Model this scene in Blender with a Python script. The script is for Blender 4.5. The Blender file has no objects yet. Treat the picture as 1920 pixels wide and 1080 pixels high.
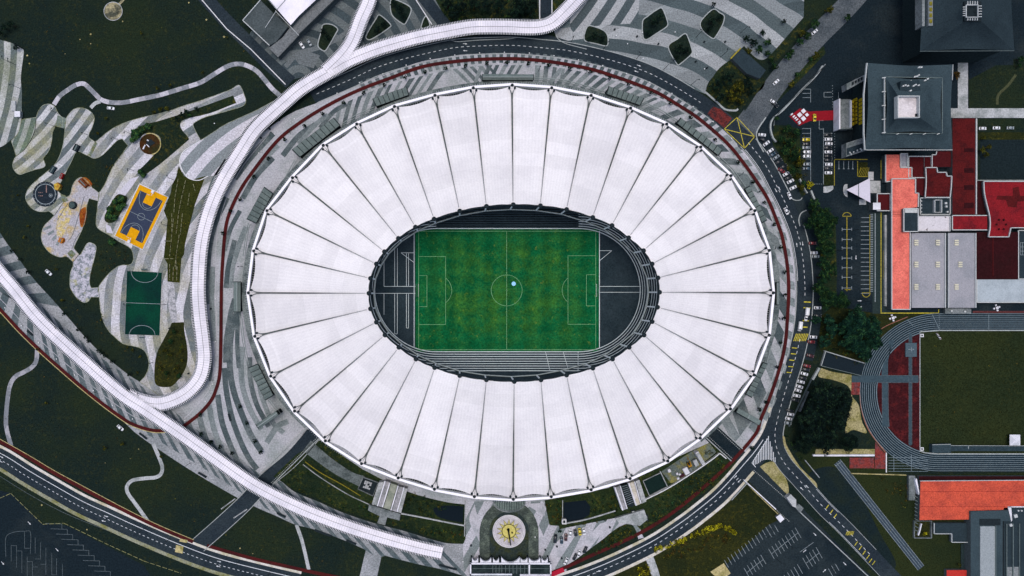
import bpy, math, random
import numpy as np
from mathutils import Vector, Matrix
random.seed(7)
H = 400.0            # flying height of the drone, metres
S = 0.314            # metres per photo pixel on the ground
NX, NY = 855.0, 548.0  # the pixel straight below the drone
SC = bpy.context.scene
COL = SC.collection

def W(x, y, z=0.0):
    k = S * (H - z) / H
    return ((x - NX) * k, (NY - y) * k, z)

def lin(c):
    out = []
    for v in c[:3]:
        v = v / 255.0
        out.append(v / 12.92 if v <= 0.04045 else ((v + 0.055) / 1.055) ** 2.4)
    return (*out, 1.0)

# ------------------------------------------------------------------ materials
class NT:
    def __init__(s, name, rough=0.9, spec=0.0):
        s.m = bpy.data.materials.new(name); s.m.use_nodes = True
        s.t = s.m.node_tree; s.b = s.t.nodes['Principled BSDF']
        s.b.inputs['Roughness'].default_value = rough
        s.b.inputs['Specular IOR Level'].default_value = spec
        g = s.t.nodes.new('ShaderNodeNewGeometry'); s.pos = g.outputs['Position']
    def n(s, typ, **k):
        o = s.t.nodes.new(typ)
        for a, v in k.items(): setattr(o, a, v)
        return o
    def put(s, sock, v):
        if hasattr(v, 'links'): s.t.links.new(v, sock)
        else: sock.default_value = v
    def math(s, op, a, b=0.0, c=None):
        o = s.n('ShaderNodeMath', operation=op)
        s.put(o.inputs[0], a); s.put(o.inputs[1], b)
        if c is not None: s.put(o.inputs[2], c)
        return o.outputs[0]
    def vmath(s, op, a, b=(0, 0, 0)):
        o = s.n('ShaderNodeVectorMath', operation=op)
        s.put(o.inputs[0], a); s.put(o.inputs[1], b)
        return o.outputs['Value'] if op in ('LENGTH', 'DOT_PRODUCT') else o.outputs[0]
    def sep(s, v):
        o = s.n('ShaderNodeSeparateXYZ'); s.put(o.inputs[0], v); return o.outputs
    def comb(s, x, y, z=0.0):
        o = s.n('ShaderNodeCombineXYZ'); s.put(o.inputs[0], x); s.put(o.inputs[1], y); s.put(o.inputs[2], z); return o.outputs[0]
    def noise(s, scale, detail=2.0, vec=None, rough=0.6):
        o = s.n('ShaderNodeTexNoise'); s.put(o.inputs['Vector'], vec or s.pos)
        o.inputs['Scale'].default_value = scale; o.inputs['Detail'].default_value = detail
        o.inputs['Roughness'].default_value = rough
        return o.outputs['Fac']
    def white(s, vec):
        o = s.n('ShaderNodeTexWhiteNoise', noise_dimensions='3D'); s.put(o.inputs['Vector'], vec); return o.outputs['Value']
    def rng(s, v, a, b, c, d):
        o = s.n('ShaderNodeMapRange'); s.put(o.inputs[0], v)
        for i, q in enumerate((a, b, c, d)): o.inputs[i + 1].default_value = q
        return o.outputs[0]
    def mix(s, f, a, b, mode='MIX'):
        o = s.n('ShaderNodeMix', data_type='RGBA', blend_type=mode)
        s.put(o.inputs['Factor'], f); s.put(o.inputs['A'], a); s.put(o.inputs['B'], b)
        return o.outputs['Result']
    def ramp(s, f, stops, const=False):
        o = s.n('ShaderNodeValToRGB'); e = o.color_ramp
        if const: e.interpolation = 'CONSTANT'
        while len(e.elements) < len(stops): e.elements.new(0.5)
        for el, (p, c) in zip(e.elements, stops): el.position = p; el.color = c
        s.put(o.inputs[0], f); return o.outputs[0]
    def out(s, col, grain=0.0, gs=1.1):
        grain = min(.6, grain * 1.4)
        if grain:
            f = s.rng(s.noise(gs, 3.0, rough=0.75), 0.3, 0.7, 1 - grain, 1 + grain)
            o = s.n('ShaderNodeVectorMath', operation='SCALE'); s.put(o.inputs[0], col); s.put(o.inputs['Scale'], f)
            col = o.outputs[0]
        s.put(s.b.inputs['Base Color'], col); return s.m

def M(name, c, grain=0.25, c2=None, s2=0.06, lo=0.45, hi=0.62, gs=1.1, rough=0.9, spec=0.0):
    t = NT(name, rough, spec); col = lin(c)
    if c2: col = t.mix(t.rng(t.noise(s2, 4.0, rough=0.65), lo, hi, 0, 1), lin(c), lin(c2))
    else: col = t.mix(0.0, lin(c), lin(c))
    return t.out(col, grain, gs)

def lawn(name, c, c2, c3, s=0.5, amt=1.0):
    t = NT(name, 1.0, 0.0)
    a = t.mix(t.rng(t.noise(0.022, 3.0), 0.42, 0.62, 0, 1), lin(c), lin(c2))
    f = t.rng(t.noise(s, 5.0, rough=0.8), 0.5, 0.72, 0, amt)
    g = t.rng(t.noise(0.09, 3.0), 0.4, 0.6, 0.15, 1)
    a = t.mix(t.math('MULTIPLY', f, g), a, lin(c3))
    return t.out(a, 0.5, 1.3)

def stripes(name, centre, period, tones, seg=14.0, warp=0.0, grain=0.3, tint=None, jit=0.14):
    """paving laid in concentric bands round a far centre; tones repeat; each band is laid in lengths"""
    t = NT(name, 0.9, 0.0); p = t.pos
    c = W(*centre); v = t.vmath('SUBTRACT', p, (c[0], c[1], 0)); x, y, z = t.sep(v)
    v = t.comb(x, y, 0.0); d = t.vmath('LENGTH', v)
    if warp: d = t.math('ADD', d, t.math('MULTIPLY', t.math('SUBTRACT', t.noise(0.03, 1.0), 0.5), warp))
    per = period * S
    q = t.math('DIVIDE', d, per); fl = t.math('FLOOR', q)
    n = len(tones)
    ph = t.math('FRACT', t.math('DIVIDE', q, n))
    tot = 0; st = []
    for i, k in enumerate(tones): st.append((i / n, lin(k)))
    col = t.ramp(ph, st, True)
    ang = t.math('ARCTAN2', y, x)
    sg = t.math('FLOOR', t.math('DIVIDE', t.math('MULTIPLY', ang, d), seg * S))
    w = t.white(t.comb(fl, sg, 0.0))
    o = t.n('ShaderNodeVectorMath', operation='SCALE'); t.put(o.inputs[0], col); t.put(o.inputs['Scale'], t.rng(w, 0, 1, 1 - jit, 1 + jit))
    col = o.outputs[0]
    if tint: col = t.mix(t.rng(t.noise(0.05, 4.0, rough=0.7), 0.45, 0.68, 0, 0.75), col, lin(tint))
    return t.out(col, grain, 1.2)

# ------------------------------------------------------------------ curves in photo pixels
def smooth(pts, closed=False, n=6):
    P = [np.array(p[:2], float) for p in pts]; C = [len(p) > 2 and p[2] for p in pts]; N = len(P); out = []
    last = N if closed else N - 1
    for i in range(last):
        a, b = P[i], P[(i + 1) % N]
        pa = P[i - 1] if (closed or i > 0) else a - (b - a)
        nb = P[(i + 2) % N] if (closed or i + 2 < N) else b + (b - a)
        ma = (b - a) if C[i] else (b - pa) / 2
        mb = (b - a) if C[(i + 1) % N] else (nb - a) / 2
        L = np.linalg.norm(b - a)
        for m in (ma, mb):
            l = np.linalg.norm(m)
            if l > 1.3 * L: m *= 1.3 * L / l
        straight = C[i] and C[(i + 1) % N]
        k = 1 if straight else n
        for j in range(k):
            t = j / k; t2 = t * t; t3 = t2 * t
            out.append((2*t3-3*t2+1)*a + (t3-2*t2+t)*ma + (-2*t3+3*t2)*b + (t3-t2)*mb)
    if not closed: out.append(P[-1])
    return [(float(q[0]), float(q[1])) for q in out]

def offs(line, d):
    A = np.array(line, float); T = np.gradient(A, axis=0); L = np.hypot(T[:, 0], T[:, 1]); L[L == 0] = 1
    return [tuple(p) for p in np.stack([A[:, 0] - T[:, 1] / L * d, A[:, 1] + T[:, 0] / L * d], 1)]

def resample(line, step):
    A = np.array(line, float); d = np.hypot(*np.diff(A, axis=0).T); s = np.concatenate([[0], np.cumsum(d)])
    n = max(2, int(round(s[-1] / step)) + 1); u = np.linspace(0, s[-1], n)
    return [tuple(p) for p in np.stack([np.interp(u, s, A[:, 0]), np.interp(u, s, A[:, 1])], 1)]

def length(line):
    A = np.array(line, float); return float(np.hypot(*np.diff(A, axis=0).T).sum())

def cut(line, s0, s1):
    A = np.array(line, float); d = np.hypot(*np.diff(A, axis=0).T); s = np.concatenate([[0], np.cumsum(d)])
    u = [s0] + [q for q in s if s0 < q < s1] + [s1]
    return [tuple(p) for p in np.stack([np.interp(u, s, A[:, 0]), np.interp(u, s, A[:, 1])], 1)]

# ------------------------------------------------------------------ mesh builder (world coordinates)
def wloc(o):
    v = Vector((0, 0, 0))
    while o is not None: v += o.location; o = o.parent
    return v

class MB:
    def __init__(s): s.v = []; s.f = []; s.mi = []; s.uv = {}; s.cm = 0
    def face(s, idx): s.f.append(tuple(idx)); s.mi.append(s.cm)
    def poly(s, pts, z):           # filled outline, pts in pixels
        b = len(s.v); P = [W(p[0], p[1], z) for p in pts]
        a = sum(P[i-1][0]*P[i][1] - P[i][0]*P[i-1][1] for i in range(len(P)))
        if a < 0: P.reverse()
        s.v += P; s.face(range(b, b + len(P)))
    def strip(s, line, w, z, h=0.0, zs=None):   # ribbon of pixel width w, h metres deep if given
        L, R = offs(line, w / 2), offs(line, -w / 2); s.band(L, R, z, h)
    def band(s, L, R, z, h=0.0):
        n = len(L); b = len(s.v)
        up = (np.cross(np.subtract(L[1], L[0]), np.subtract(R[0], L[0]))) > 0   # pixel space, y down
        s.v += [W(p[0], p[1], z) for p in L] + [W(p[0], p[1], z) for p in R]
        for i in range(n - 1):
            q = (b+i, b+i+1, b+n+i+1, b+n+i)
            s.face(q[::-1] if up else q)
        if h:
            c = len(s.v); s.v += [(x, y, zz - h) for x, y, zz in s.v[b:b+2*n]]
            for i in range(n - 1):
                for q in ((b+i, c+i, c+i+1, b+i+1), (b+n+i, b+n+i+1, c+n+i+1, c+n+i)):
                    s.face(q if up else q[::-1])
            for i in (0, n - 1):
                q = (b+i, b+n+i, c+n+i, c+i); s.face(q if (i == 0) != up else q[::-1])
    def dashes(s, line, w, z, on, off, start=0.0):
        t = length(line); a = start
        while a < t:
            e = min(a + on, t)
            if e - a > 0.3: s.strip(cut(line, a, e), w, z)
            a += on + off
    def prism(s, pts, z0, z1, cap=True):        # pixel outline at height z1, walls straight down to z0
        P = [W(p[0], p[1], z1) for p in pts]
        s.prismw([(p[0], p[1]) for p in P], z0, z1, cap)
    def prismw(s, P, z0, z1, cap=True):
        a = sum(P[i-1][0]*P[i][1] - P[i][0]*P[i-1][1] for i in range(len(P)))
        if a < 0: P = P[::-1]
        n = len(P); b = len(s.v); s.v += [(x, y, z0) for x, y in P] + [(x, y, z1) for x, y in P]
        for i in range(n):
            j = (i + 1) % n; s.face((b+i, b+j, b+n+j, b+n+i))
        if cap: s.face(range(b + n, b + 2*n))
    def boxw(s, c, d, rz=0.0, z0=None):         # box, centre xy, sizes, bottom z0
        cx, cy = c[0], c[1]; ca, sa = math.cos(rz), math.sin(rz)
        P = [(cx + x*ca - y*sa, cy + x*sa + y*ca) for x, y in ((-d[0]/2, -d[1]/2), (d[0]/2, -d[1]/2), (d[0]/2, d[1]/2), (-d[0]/2, d[1]/2))]
        s.prismw(P, z0, z0 + d[2])
    def tube(s, pts, r, n=6, cap=True):
        b0 = len(s.v); P = [Vector(p) for p in pts]; R = r if isinstance(r, (list, tuple)) else [r] * len(P)
        for i, p in enumerate(P):
            d = (P[min(i+1, len(P)-1)] - P[max(i-1, 0)]).normalized()
            a = d.cross(Vector((0, 0, 1)) if abs(d.z) < 0.9 else Vector((1, 0, 0))).normalized(); c = d.cross(a)
            for k in range(n):
                q = 2 * math.pi * k / n; s.v.append(tuple(p + (a * math.cos(q) + c * math.sin(q)) * R[i]))
        for i in range(len(P) - 1):
            for k in range(n):
                l = (k + 1) % n; s.face((b0+i*n+k, b0+i*n+l, b0+(i+1)*n+l, b0+(i+1)*n+k))
        if cap: s.face(range(b0 + n - 1, b0 - 1, -1)); s.face(range(b0 + (len(P)-1)*n, b0 + len(P)*n))
    def disc(s, c, r, z, n=40, r0=0.0):
        ring = [(c[0] + r*math.cos(2*math.pi*i/n), c[1] + r*math.sin(2*math.pi*i/n)) for i in range(n)]
        if r0 <= 0: s.poly(ring, z)
        else:
            ring.append(ring[0]); inn = [(c[0] + (p[0]-c[0])*r0/r, c[1] + (p[1]-c[1])*r0/r) for p in ring]
            s.band(ring, inn, z)
    def arc(s, c, r, a0, a1, w, z, n=24):
        ln = [(c[0] + r*math.cos(math.radians(a0+(a1-a0)*i/n)), c[1] + r*math.sin(math.radians(a0+(a1-a0)*i/n))) for i in range(n+1)]
        s.strip(ln, w, z)
    def build(s, name, mats, parent=None, smoothed=False, local=False):
        me = bpy.data.meshes.new(name); v = s.v
        if parent is not None and not local:
            o = wloc(parent); v = [(x - o.x, y - o.y, z - o.z) for x, y, z in v]
        me.from_pydata(v, [], s.f)
        if not isinstance(mats, (list, tuple)): mats = [mats]
        for m in mats: me.materials.append(m)
        if len(mats) > 1: me.polygons.foreach_set('material_index', s.mi)
        if smoothed: me.polygons.foreach_set('use_smooth', [True] * len(me.polygons))
        me.update()
        ob = bpy.data.objects.new(name, me); COL.objects.link(ob)
        if parent is not None: ob.parent = parent
        return ob

def struct(name, mb, mat): o = mb.build(name, mat); o['kind'] = 'structure'; return o
def stuff(name, mb, mat, label=None, cat=None):
    o = mb.build(name, mat); o['kind'] = 'stuff'
    if label: o['label'] = label; o['category'] = cat
    return o
def sheet(name, polys, mat, z):
    m = MB()
    for p in polys: m.poly(p, z)
    return struct(name, m, mat)
def tag(o, label, cat, group=None):
    o['label'] = label; o['category'] = cat
    if group: o['group'] = group
    return o
def thing(name, label, cat, loc=(0, 0, 0), rz=0.0, group=None):
    o = bpy.data.objects.new(name, None); o.empty_display_size = 0.5; COL.objects.link(o)
    o.location = loc; o.rotation_euler = (0, 0, rz); return tag(o, label, cat, group)
def dup(root, loc, rz=0.0, sc=(1, 1, 1)):
    r = root.copy(); COL.objects.link(r); r.location = loc; r.rotation_euler = (0, 0, rz); r.scale = sc
    for ch in list(root.children):
        c = ch.copy(); COL.objects.link(c); c.parent = r
        for g in ch.children:
            d = g.copy(); COL.objects.link(d); d.parent = c
    return r

ORD = 'first second third fourth fifth sixth seventh eighth ninth tenth eleventh twelfth thirteenth fourteenth fifteenth sixteenth seventeenth eighteenth nineteenth twentieth'.split()
def ordn(i):
    if i < 20: return ORD[i]
    t = {2: 'twenty', 3: 'thirty', 4: 'forty'}[(i + 1) // 10]
    return ('twentieth thirtieth fortieth'.split()[(i + 1) // 10 - 2]) if (i + 1) % 10 == 0 else t + '-' + ORD[(i + 1) % 10 - 1]
LAND = {'basketball court': (265, 405), 'futsal court': (270, 570), 'sundial plaza': (954, 996), 'square tower': (1700, 200),
        'triangular canopy': (1615, 357), 'yellow box junction': (1390, 245), 'training track bend': (1625, 735), 'orange hall': (1790, 935),
        'black playground circle': (85, 364), 'zebra hatching': (1430, 845), 'yellow hatched crossing': (1500, 632), 'red podium': (1503, 217),
        'round clearing': (212, 20), 'forked walkway': (650, 105), 'drive kiosk': (1463, 972), 'brown seat circle': (280, 270),
        'skate park': (150, 515), 'black tiled court': (1560, 675), 'merging walkways': (290, 770), 'sprint lanes': (1640, 960),
        'slate tower': (1820, 50), 'diamond planters': (1275, 90)}
PENDING = []
def later(o, desc, px, cat, group=None): PENDING.append((o, desc, px, cat, group))
def settle():
    by = {}
    for q in PENDING: by.setdefault(q[1], []).append(q)
    for desc, q in by.items():
        if len(q) == 1: tag(q[0][0], desc, q[0][3], q[0][4]); continue
        far = lambda L, p: math.hypot(LAND[L][0]-p[0], LAND[L][1]-p[1])
        rank = {L: {id(e): i for i, e in enumerate(sorted(q, key=lambda e: far(L, e[2])))} for L in LAND}
        for e in q:
            L = min(LAND, key=lambda k: rank[k][id(e)] * 45 + far(k, e[2])); i = rank[L][id(e)]
            tag(e[0], f"{desc}, {'nearest' if i == 0 else ordn(i) + ' nearest'} to the {L}", e[3], e[4])
# ------------------------------------------------------------------ palette
m_lawn = lawn('lawn_dark', (24, 35, 32), (30, 40, 29), (56, 58, 30), 0.4, .7)
m_lawnb = lawn('lawn_olive', (30, 37, 22), (40, 43, 22), (82, 78, 26), 0.45, .8)
m_lawnc = lawn('lawn_garden', (25, 36, 28), (34, 46, 28), (96, 88, 26), 0.35, .9)
m_lawnp = lawn('lawn_sports', (31, 40, 25), (38, 45, 25), (50, 52, 26), 0.5, .8)
m_lot = M('lot_asphalt', (25, 35, 41), .32, (38, 46, 49), .035, .5, .68)
m_lotg = M('lot_asphalt_worn', (38, 47, 51), .3, (27, 37, 43), .05)
m_road = M('road_asphalt', (37, 46, 53), .3, (46, 55, 60), .05)
m_roadg = M('road_old', (82, 88, 92), .35, (66, 73, 78), .06)
m_pav = M('pale_paving', (176, 175, 182), .18, (150, 153, 158), .08, gs=1.3)
m_pavc = M('cream_paving', (196, 192, 186), .16, (170, 164, 140), .1)
m_conc = M('concrete', (118, 124, 126), .3, (86, 94, 94), .1)
m_concl = M('concrete_pale', (165, 168, 170), .22, (128, 134, 134), .12)
m_kerb = M('kerb_stone', (150, 156, 156), .2)
m_kerbw = M('kerb_white', (205, 206, 208), .12)
m_red = M('red_path', (72, 29, 29), .15, (60, 26, 28), .1)
m_white = M('line_white', (196, 200, 204), .12)
m_dim = M('line_worn', (128, 138, 142), .3)
m_faint = M('line_faded', (82, 92, 96), .35)
m_yel = M('line_yellow', (172, 160, 56), .35)
m_yeld = M('line_yellow_worn', (138, 126, 44), .35)
m_sand = M('bare_sand', (172, 160, 116), .3, (128, 122, 74), .15)
m_darkp = M('dark_paving', (62, 75, 76), .35, (44, 56, 58), .12, gs=1.2)
m_redpave = M('red_block_paving', (98, 44, 42), .5, (58, 40, 42), .3)
LT, MD, DK = (178, 176, 184), (122, 128, 132), (82, 92, 95)
m_sA = stripes('bands_park_west', (-520, 80), 11.5, [(166, 168, 168), (88, 98, 98)], 20, 3, tint=(112, 118, 96))
m_sB = stripes('bands_park_wedge', (-300, 130), 9.5, [(150, 154, 150), (92, 106, 98)], 16, 2, tint=(104, 116, 86))
m_sC = stripes('bands_park_blob', (-260, -70), 10.5, [(172, 173, 176), (92, 101, 104)], 30, 4, tint=(140, 138, 104))
m_sF = stripes('bands_park_court', (585, 590), 15, [(184, 183, 190), (122, 127, 130), (166, 166, 170), (98, 106, 108)], 24, 5, tint=(150, 147, 122))
m_sJ = stripes('bands_arc', (640, 540), 19, [(186, 184, 192), (120, 127, 130)], 30, 0, jit=.05)
m_sW2 = stripes('bands_walk', (1450, 100), 11, [(160, 162, 166), (72, 84, 88)], 40, 2)
m_sW3 = stripes('bands_walk_south', (1450, 100), 14, [(134, 140, 146), (96, 106, 111), (150, 154, 160)], 50, 2)
m_sTR = stripes('bands_north_plaza', (1130, 470), 25, [(144, 148, 150), (82, 93, 95), (126, 132, 134), (72, 83, 86)], 30, 6, jit=.16)
m_sTR2 = stripes('bands_north_plaza_b', (620, -330), 15, [(152, 155, 157), (70, 80, 83)], 46, 0, jit=.1)
m_sTL = stripes('bands_north_dark', (560, 150), 14, [(60, 70, 74), (92, 99, 100)], 40, 3, jit=.2)
m_sS = stripes('bands_south_plaza', (-300, 350), 16, [(168, 168, 175), (112, 121, 122)], 200, 0, jit=.06)
m_ring = M('ring_paving', (164, 165, 171), .22, (140, 146, 147), .05)
m_ringd = M('ring_paving_dark', (70, 81, 84), .3, (106, 114, 115), .05)
m_ringm = M('ring_paving_mid', (122, 130, 132), .28, (100, 110, 111), .05)

# ------------------------------------------------------------------ ground and asphalt areas
g = MB(); g.v = [(-1500, -1500, 0), (1500, -1500, 0), (1500, 1500, 0), (-1500, 1500, 0)]; g.face((0, 1, 2, 3)); struct('ground', g, m_lawn)
sheet('car_park', [[(1395, 260), (1440, 150), (1500, 90), (1580, 0), (1640, -60), (2080, -60), (2080, 600), (1740, 600), (1640, 590), (1560, 570), (1500, 480), (1460, 360)]], m_lot, .02)
sheet('car_park_south', [[(-60, 905), (22, 925), (80, 982), (125, 985), (270, 1060), (320, 1140), (-60, 1140)]], m_lot, .02)
sheet('car_park_east', [[(1340, 1085), (1360, 1060), (1440, 985), (1450, 975), (1500, 965), (1560, 1020), (1640, 1085), (1640, 1140), (1340, 1140)]], m_lotg, .02)
sheet('lawn_east', [[(1490, 850), (1520, 835), (1700, 890), (2080, 885), (2080, 1140), (1700, 1140), (1600, 980), (1540, 920)]], m_lawnp, .02)
sheet('lawn_south', [[(1075, 1075), (1180, 1040), (1290, 985), (1360, 920), (1405, 895), (1480, 965), (1440, 985), (1360, 1060), (1330, 1140), (1090, 1140)]], m_lawnb, .03)
sheet('lawn_north_east', [[(1890, 110), (2000, 110), (2000, 205), (1816, 205), (1816, 150)], [(1832, 222), (1990, 222), (1990, 338), (1832, 338)]], m_lawn, .04)
sheet('lawn_verge', [smooth([(1452,234,1),(1478,236),(1500,243,1),(1503,330,1),(1514,362,1),(1496,371),(1478,348),(1458,300),(1448,262)], True), smooth([(1508,395,1),(1560,400),(1568,470),(1566,560),(1540,575),(1520,540),(1514,470),(1502,425)], True), [(1440,108),(1508,34),(1520,40),(1450,122)], [(1448,170),(1500,118),(1545,86),(1548,100),(1500,150),(1452,196)]], m_lawnc, .045)
sheet('lawn_east_dark', [smooth([(1515,890),(1560,875),(1600,905),(1650,1000),(1680,1060),(1640,1075),(1580,985),(1530,930)], True)], M('lawn_bare_dark', (24, 35, 37), .35, (30, 39, 34), .05), .04)  # darker bare ground in the east lawn
sheet('lawn_trackside', [[(1560, 575), (1660, 590), (1740, 586), (1660, 640), (1620, 690), (1540, 660), (1520, 610)]], m_lawnb, .04)

# ------------------------------------------------------------------ the ring round the stadium
RO = [(592,194),(640,166),(700,142),(780,120),(855,104),(960,98),(1060,105),(1155,128),(1240,163),(1325,213),(1385,273),(1438,350),(1472,430),(1489,500),(1492,560),(1489,620),(1479,680),(1462,740),(1440,790),(1400,850),
      (1350,880),(1200,935),(960,952),(700,930),(575,880),(500,905),(430,880),(330,815),(300,770),(330,752),(358,728),(374,690),(376,640),(366,540),(370,470),(394,385),(430,320),(492,250),(545,212)]
CX, CY = 958.0, 548.0
_a = np.array([math.atan2(p[1]-CY, p[0]-CX) for p in RO]); _r = np.array([math.hypot(p[0]-CX, p[1]-CY) for p in RO])
_o = np.argsort(_a); _a, _r = _a[_o], _r[_o]
def outer(deg):
    a = (math.radians(deg) + math.pi) % (2*math.pi) - math.pi
    r = float(np.interp(a, np.concatenate([_a - 2*math.pi, _a, _a + 2*math.pi]), np.tile(_r, 3)))
    return (CX + r*math.cos(a), CY + r*math.sin(a))
def inner(deg):      # under the eaves of the stadium
    a = math.radians(deg); c, s = math.cos(a), math.sin(a); r = 1 / math.sqrt((c/478)**2 + (s/372)**2)
    return (CX + r*c, CY + r*s)
ring = [outer(d) for d in range(-180, 180, 2)]
m = MB(); ri = [inner(d) for d in range(-180, 181, 2)]; ro = [outer(d) for d in range(-180, 181, 2)]; m.band(ro, ri, .05); struct('ring_plaza', m, m_ring)
dk, md = MB(), MB()
def band(mb, d0, d1, slant, v0=0.0, v1=1.0, n=10, curve=0.0):
    L, R = [], []
    for i in range(n + 1):
        v = v0 + (v1 - v0) * i / n; sl = slant * v + curve * v * v
        for q, d in ((L, d0), (R, d1)):
            a, b = outer(d + sl), inner(d + sl); q.append((a[0] + (b[0]-a[0])*v, a[1] + (b[1]-a[1])*v))
    global bz
    bz += .0008; mb.band(L, R, bz)
bz = .06
rnd = random.Random(3)
def sector(a0, a1, step, slant, frac=.5, v0=.3, curve=0.0, jit=.25):
    d = a0; i = 0
    while d < a1:
        w = step * frac * (1 + rnd.uniform(-jit, jit))
        band(dk if i % 3 else md, d, d + w, slant, v0, 1.0, 10, curve); d += step; i += 1
# inner plaza (inside the red path), going clockwise in the photo from the left
sector(-129, -103, 2.5, -13.0, .52, .31); sector(-107, -98, 2.1, 7.5, .5, .31); sector(-96, -84, 2.0, -6.0, .5, .31)
sector(-84, -77, 2.2, 0.5); sector(-76, -50, 2.2, -6.0); sector(-50, -22, 4.2, -6.0)
sector(-22, 34, 6.6, -9.0, .5); sector(34, 42, 4, -6)
for i, (w_, P) in enumerate(((9,[(445,585),(436,610),(431,650),(432,700),(440,740),(455,780),(470,815),(490,846)]),(8,[(455,650),(452,690),(456,730),(470,770),(490,805)]),(8,[(421,690),(424,730),(434,780),(450,825),(466,858),(482,880)]),(8,[(408,740),(416,790),(430,830),(448,872)]),
   (8,[(392,760),(400,800),(416,845),(432,884)]),(8,[(372,775),(383,815),(400,860)]),(8,[(352,790),(366,830),(380,860)]),(8,[(431,540),(436,500),(448,460),(462,425)]),(6,[(421,470),(432,430),(450,395)]),(8,[(455,372),(480,330),(512,296)]),(6,[(468,332),(495,300),(522,273)]),(8,[(530,292),(560,255),(592,233)]),
   (10,[(386,570),(390,480),(402,420),(425,370)]),(7,[(401,640),(397,560),(400,500)]),(9,[(440,335),(470,295),(512,250)]),(6,[(396,715),(392,650),(388,600)]),(7,[(482,690),(490,740),(510,790),(532,812)]),(7,[(468,670),(470,715),(482,760),(504,800)]),(6,[(425,300),(400,340),(388,380)]),(8,[(408,330),(392,372),(384,420)]),(7,[(440,450),(428,500),(424,540)]),(6,[(452,560),(446,600),(445,650),(448,690)]),(8,[(500,830),(520,800),(540,790)]),(7,[(440,560),(432,590),(424,640),(423,680)]),(6,[(600,240),(625,210),(650,195)]),(6,[(560,270),(590,235),(615,215)]))):
    bz += .0008; (md if i % 3 == 1 else dk).strip(smooth(P), w_ + 2.5, bz)
# little blocks outside the red path
for d in np.arange(-126, -38, 1.75): band(dk, d, d + .9, -.5, .02, .26, 2)
for d in np.arange(-36, 30, 3.4): band(md, d, d + 1.7, -2.5, .03, .27, 2)
struct('ring_bands_dark', dk, m_ringd); struct('ring_bands_grey', md, m_ringm)

# ------------------------------------------------------------------ roads
R_top = smooth([(585,181),(592,177),(655,150),(705,127),(755,111),(805,99),(855,89),(905,86),(960,85),(1010,89),(1060,94),(1110,104),(1160,117),(1210,134),(1247,152),(1285,174),(1325,200),(1355,223),(1385,250)])
R_east = smooth([(1385,250),(1407,272),(1435,309),(1457,350),(1477,390),(1495,435),(1505,482),(1509,530),(1509,560),(1506,602),(1499,640),(1489,680),(1478,715),(1467,752),(1457,790),(1453,815),(1457,842),(1472,870),(1495,896),(1520,924),(1545,952),(1582,988),(1627,1035),(1670,1080),(1720,1130)])
R_south = smooth([(1462,770),(1446,815),(1425,848),(1398,880),(1372,910),(1345,937),(1307,968),(1280,988),(1235,1018),(1185,1044),(1122,1072),(1050,1097),(960,1118)])
R_west = smooth([(-60,835),(0,862),(50,893),(100,922),(150,950),(200,973),(250,996),(325,1028),(400,1056),(475,1076),(560,1096)])
m = MB(); m.strip(R_top, 29, .12); m.strip(R_east, 29, .124)
m.poly([(1008,60),(1045,70),(1100,88),(1100,110),(960,95),(840,90),(850,74),(900,66),(960,64)], .116)
struct('ring_road', m, m_road)
m = MB(); m.strip(offs(R_south, 2), 29, .128); m.strip(cut(R_south, 0, 170), 34, .126); struct('south_road', m, m_road)
m = MB(); m.strip(offs(R_west, -4), 33, .12); struct('west_road', m, m_road)
Rd_ne = smooth([(1395,245),(1420,210),(1450,165),(1490,115),(1530,70),(1570,30),(1602,-4),(1640,-50)])
m = MB(); m.strip(Rd_ne, 40, .11); m.poly([(1372,236),(1395,205),(1420,245),(1400,282),(1385,280)], .118); struct('north_east_road', m, m_roadg)
m = MB(); m.poly([(1338,200),(1352,205),(1372,222),(1358,240),(1326,214),(1332,206)], .132); struct('red_crossing', m, m_redpave)
Rd_serv = [(592,808),(549,858),(500,900),(457,945),(414,985),(372,1022)]
m = MB(); m.strip(smooth(Rd_serv), 28, .116); struct('service_road', m, m_road)
m = MB(); m.strip(smooth([(1318,795),(1362,838),(1398,872),(1430,905),(1470,945),(1500,972)]), 34, .112); m.strip(smooth([(1488,958),(1530,1000),(1585,1055),(1640,1110)]), 30, .106); struct('drive', m, m_lotg)
m = MB(); m.strip(smooth([(380,-10),(420,35),(470,85),(505,120),(545,155)]), 26, .1); m.strip(smooth([(790,-10),(820,28),(845,60)]), 22, .1); m.strip([(1023,-10),(1023,46)], 21, .1); struct('access_road', m, m_road)
m = MB(); m.strip([(1533,150),(1533,420)], 24, .03); struct('parking_aisle', m, m_lot)
# strip of asphalt bays beside the east road
m = MB(); m.strip(cut(offs(R_east, -24), 60, 480), 18, .06); struct('parking_bays', m, m_lotg)

# kerbs and footways
k = MB(); k.strip(cut(offs(R_top, -15.5), 0, 760), 1.4, .24, .14); k.strip(cut(offs(R_east, -15.5), 30, 150), 1.6, .24, .14); k.strip(cut(offs(R_east, -15.5), 215, 620), 1.6, .24, .14); k.strip(cut(offs(R_east, -14.5), 640, 900), .8, .24, .14)
k.strip(cut(offs(R_top, 15.5), 0, 790), 1.2, .24, .14); k.strip(cut(offs(R_east, 15.5), 20, 560), 1.4, .24, .14); k.strip(cut(offs(R_east, 14.5), 640, 960), .8, .24, .14)
k.strip(smooth([(1436,220),(1420,245),(1420,262),(1432,285)]), 2.2, .26, .14); k.strip(smooth([(1512,394),(1502,400),(1498,412),(1500,424)]), 2.0, .26, .14); k.strip(smooth([(1482,370),(1490,375),(1500,375),(1504,371)]), 1.4, .26, .14)
k.strip(smooth([(845,75),(858,78),(900,75),(950,73),(970,70)]), 1.2, .25, .14)
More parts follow.
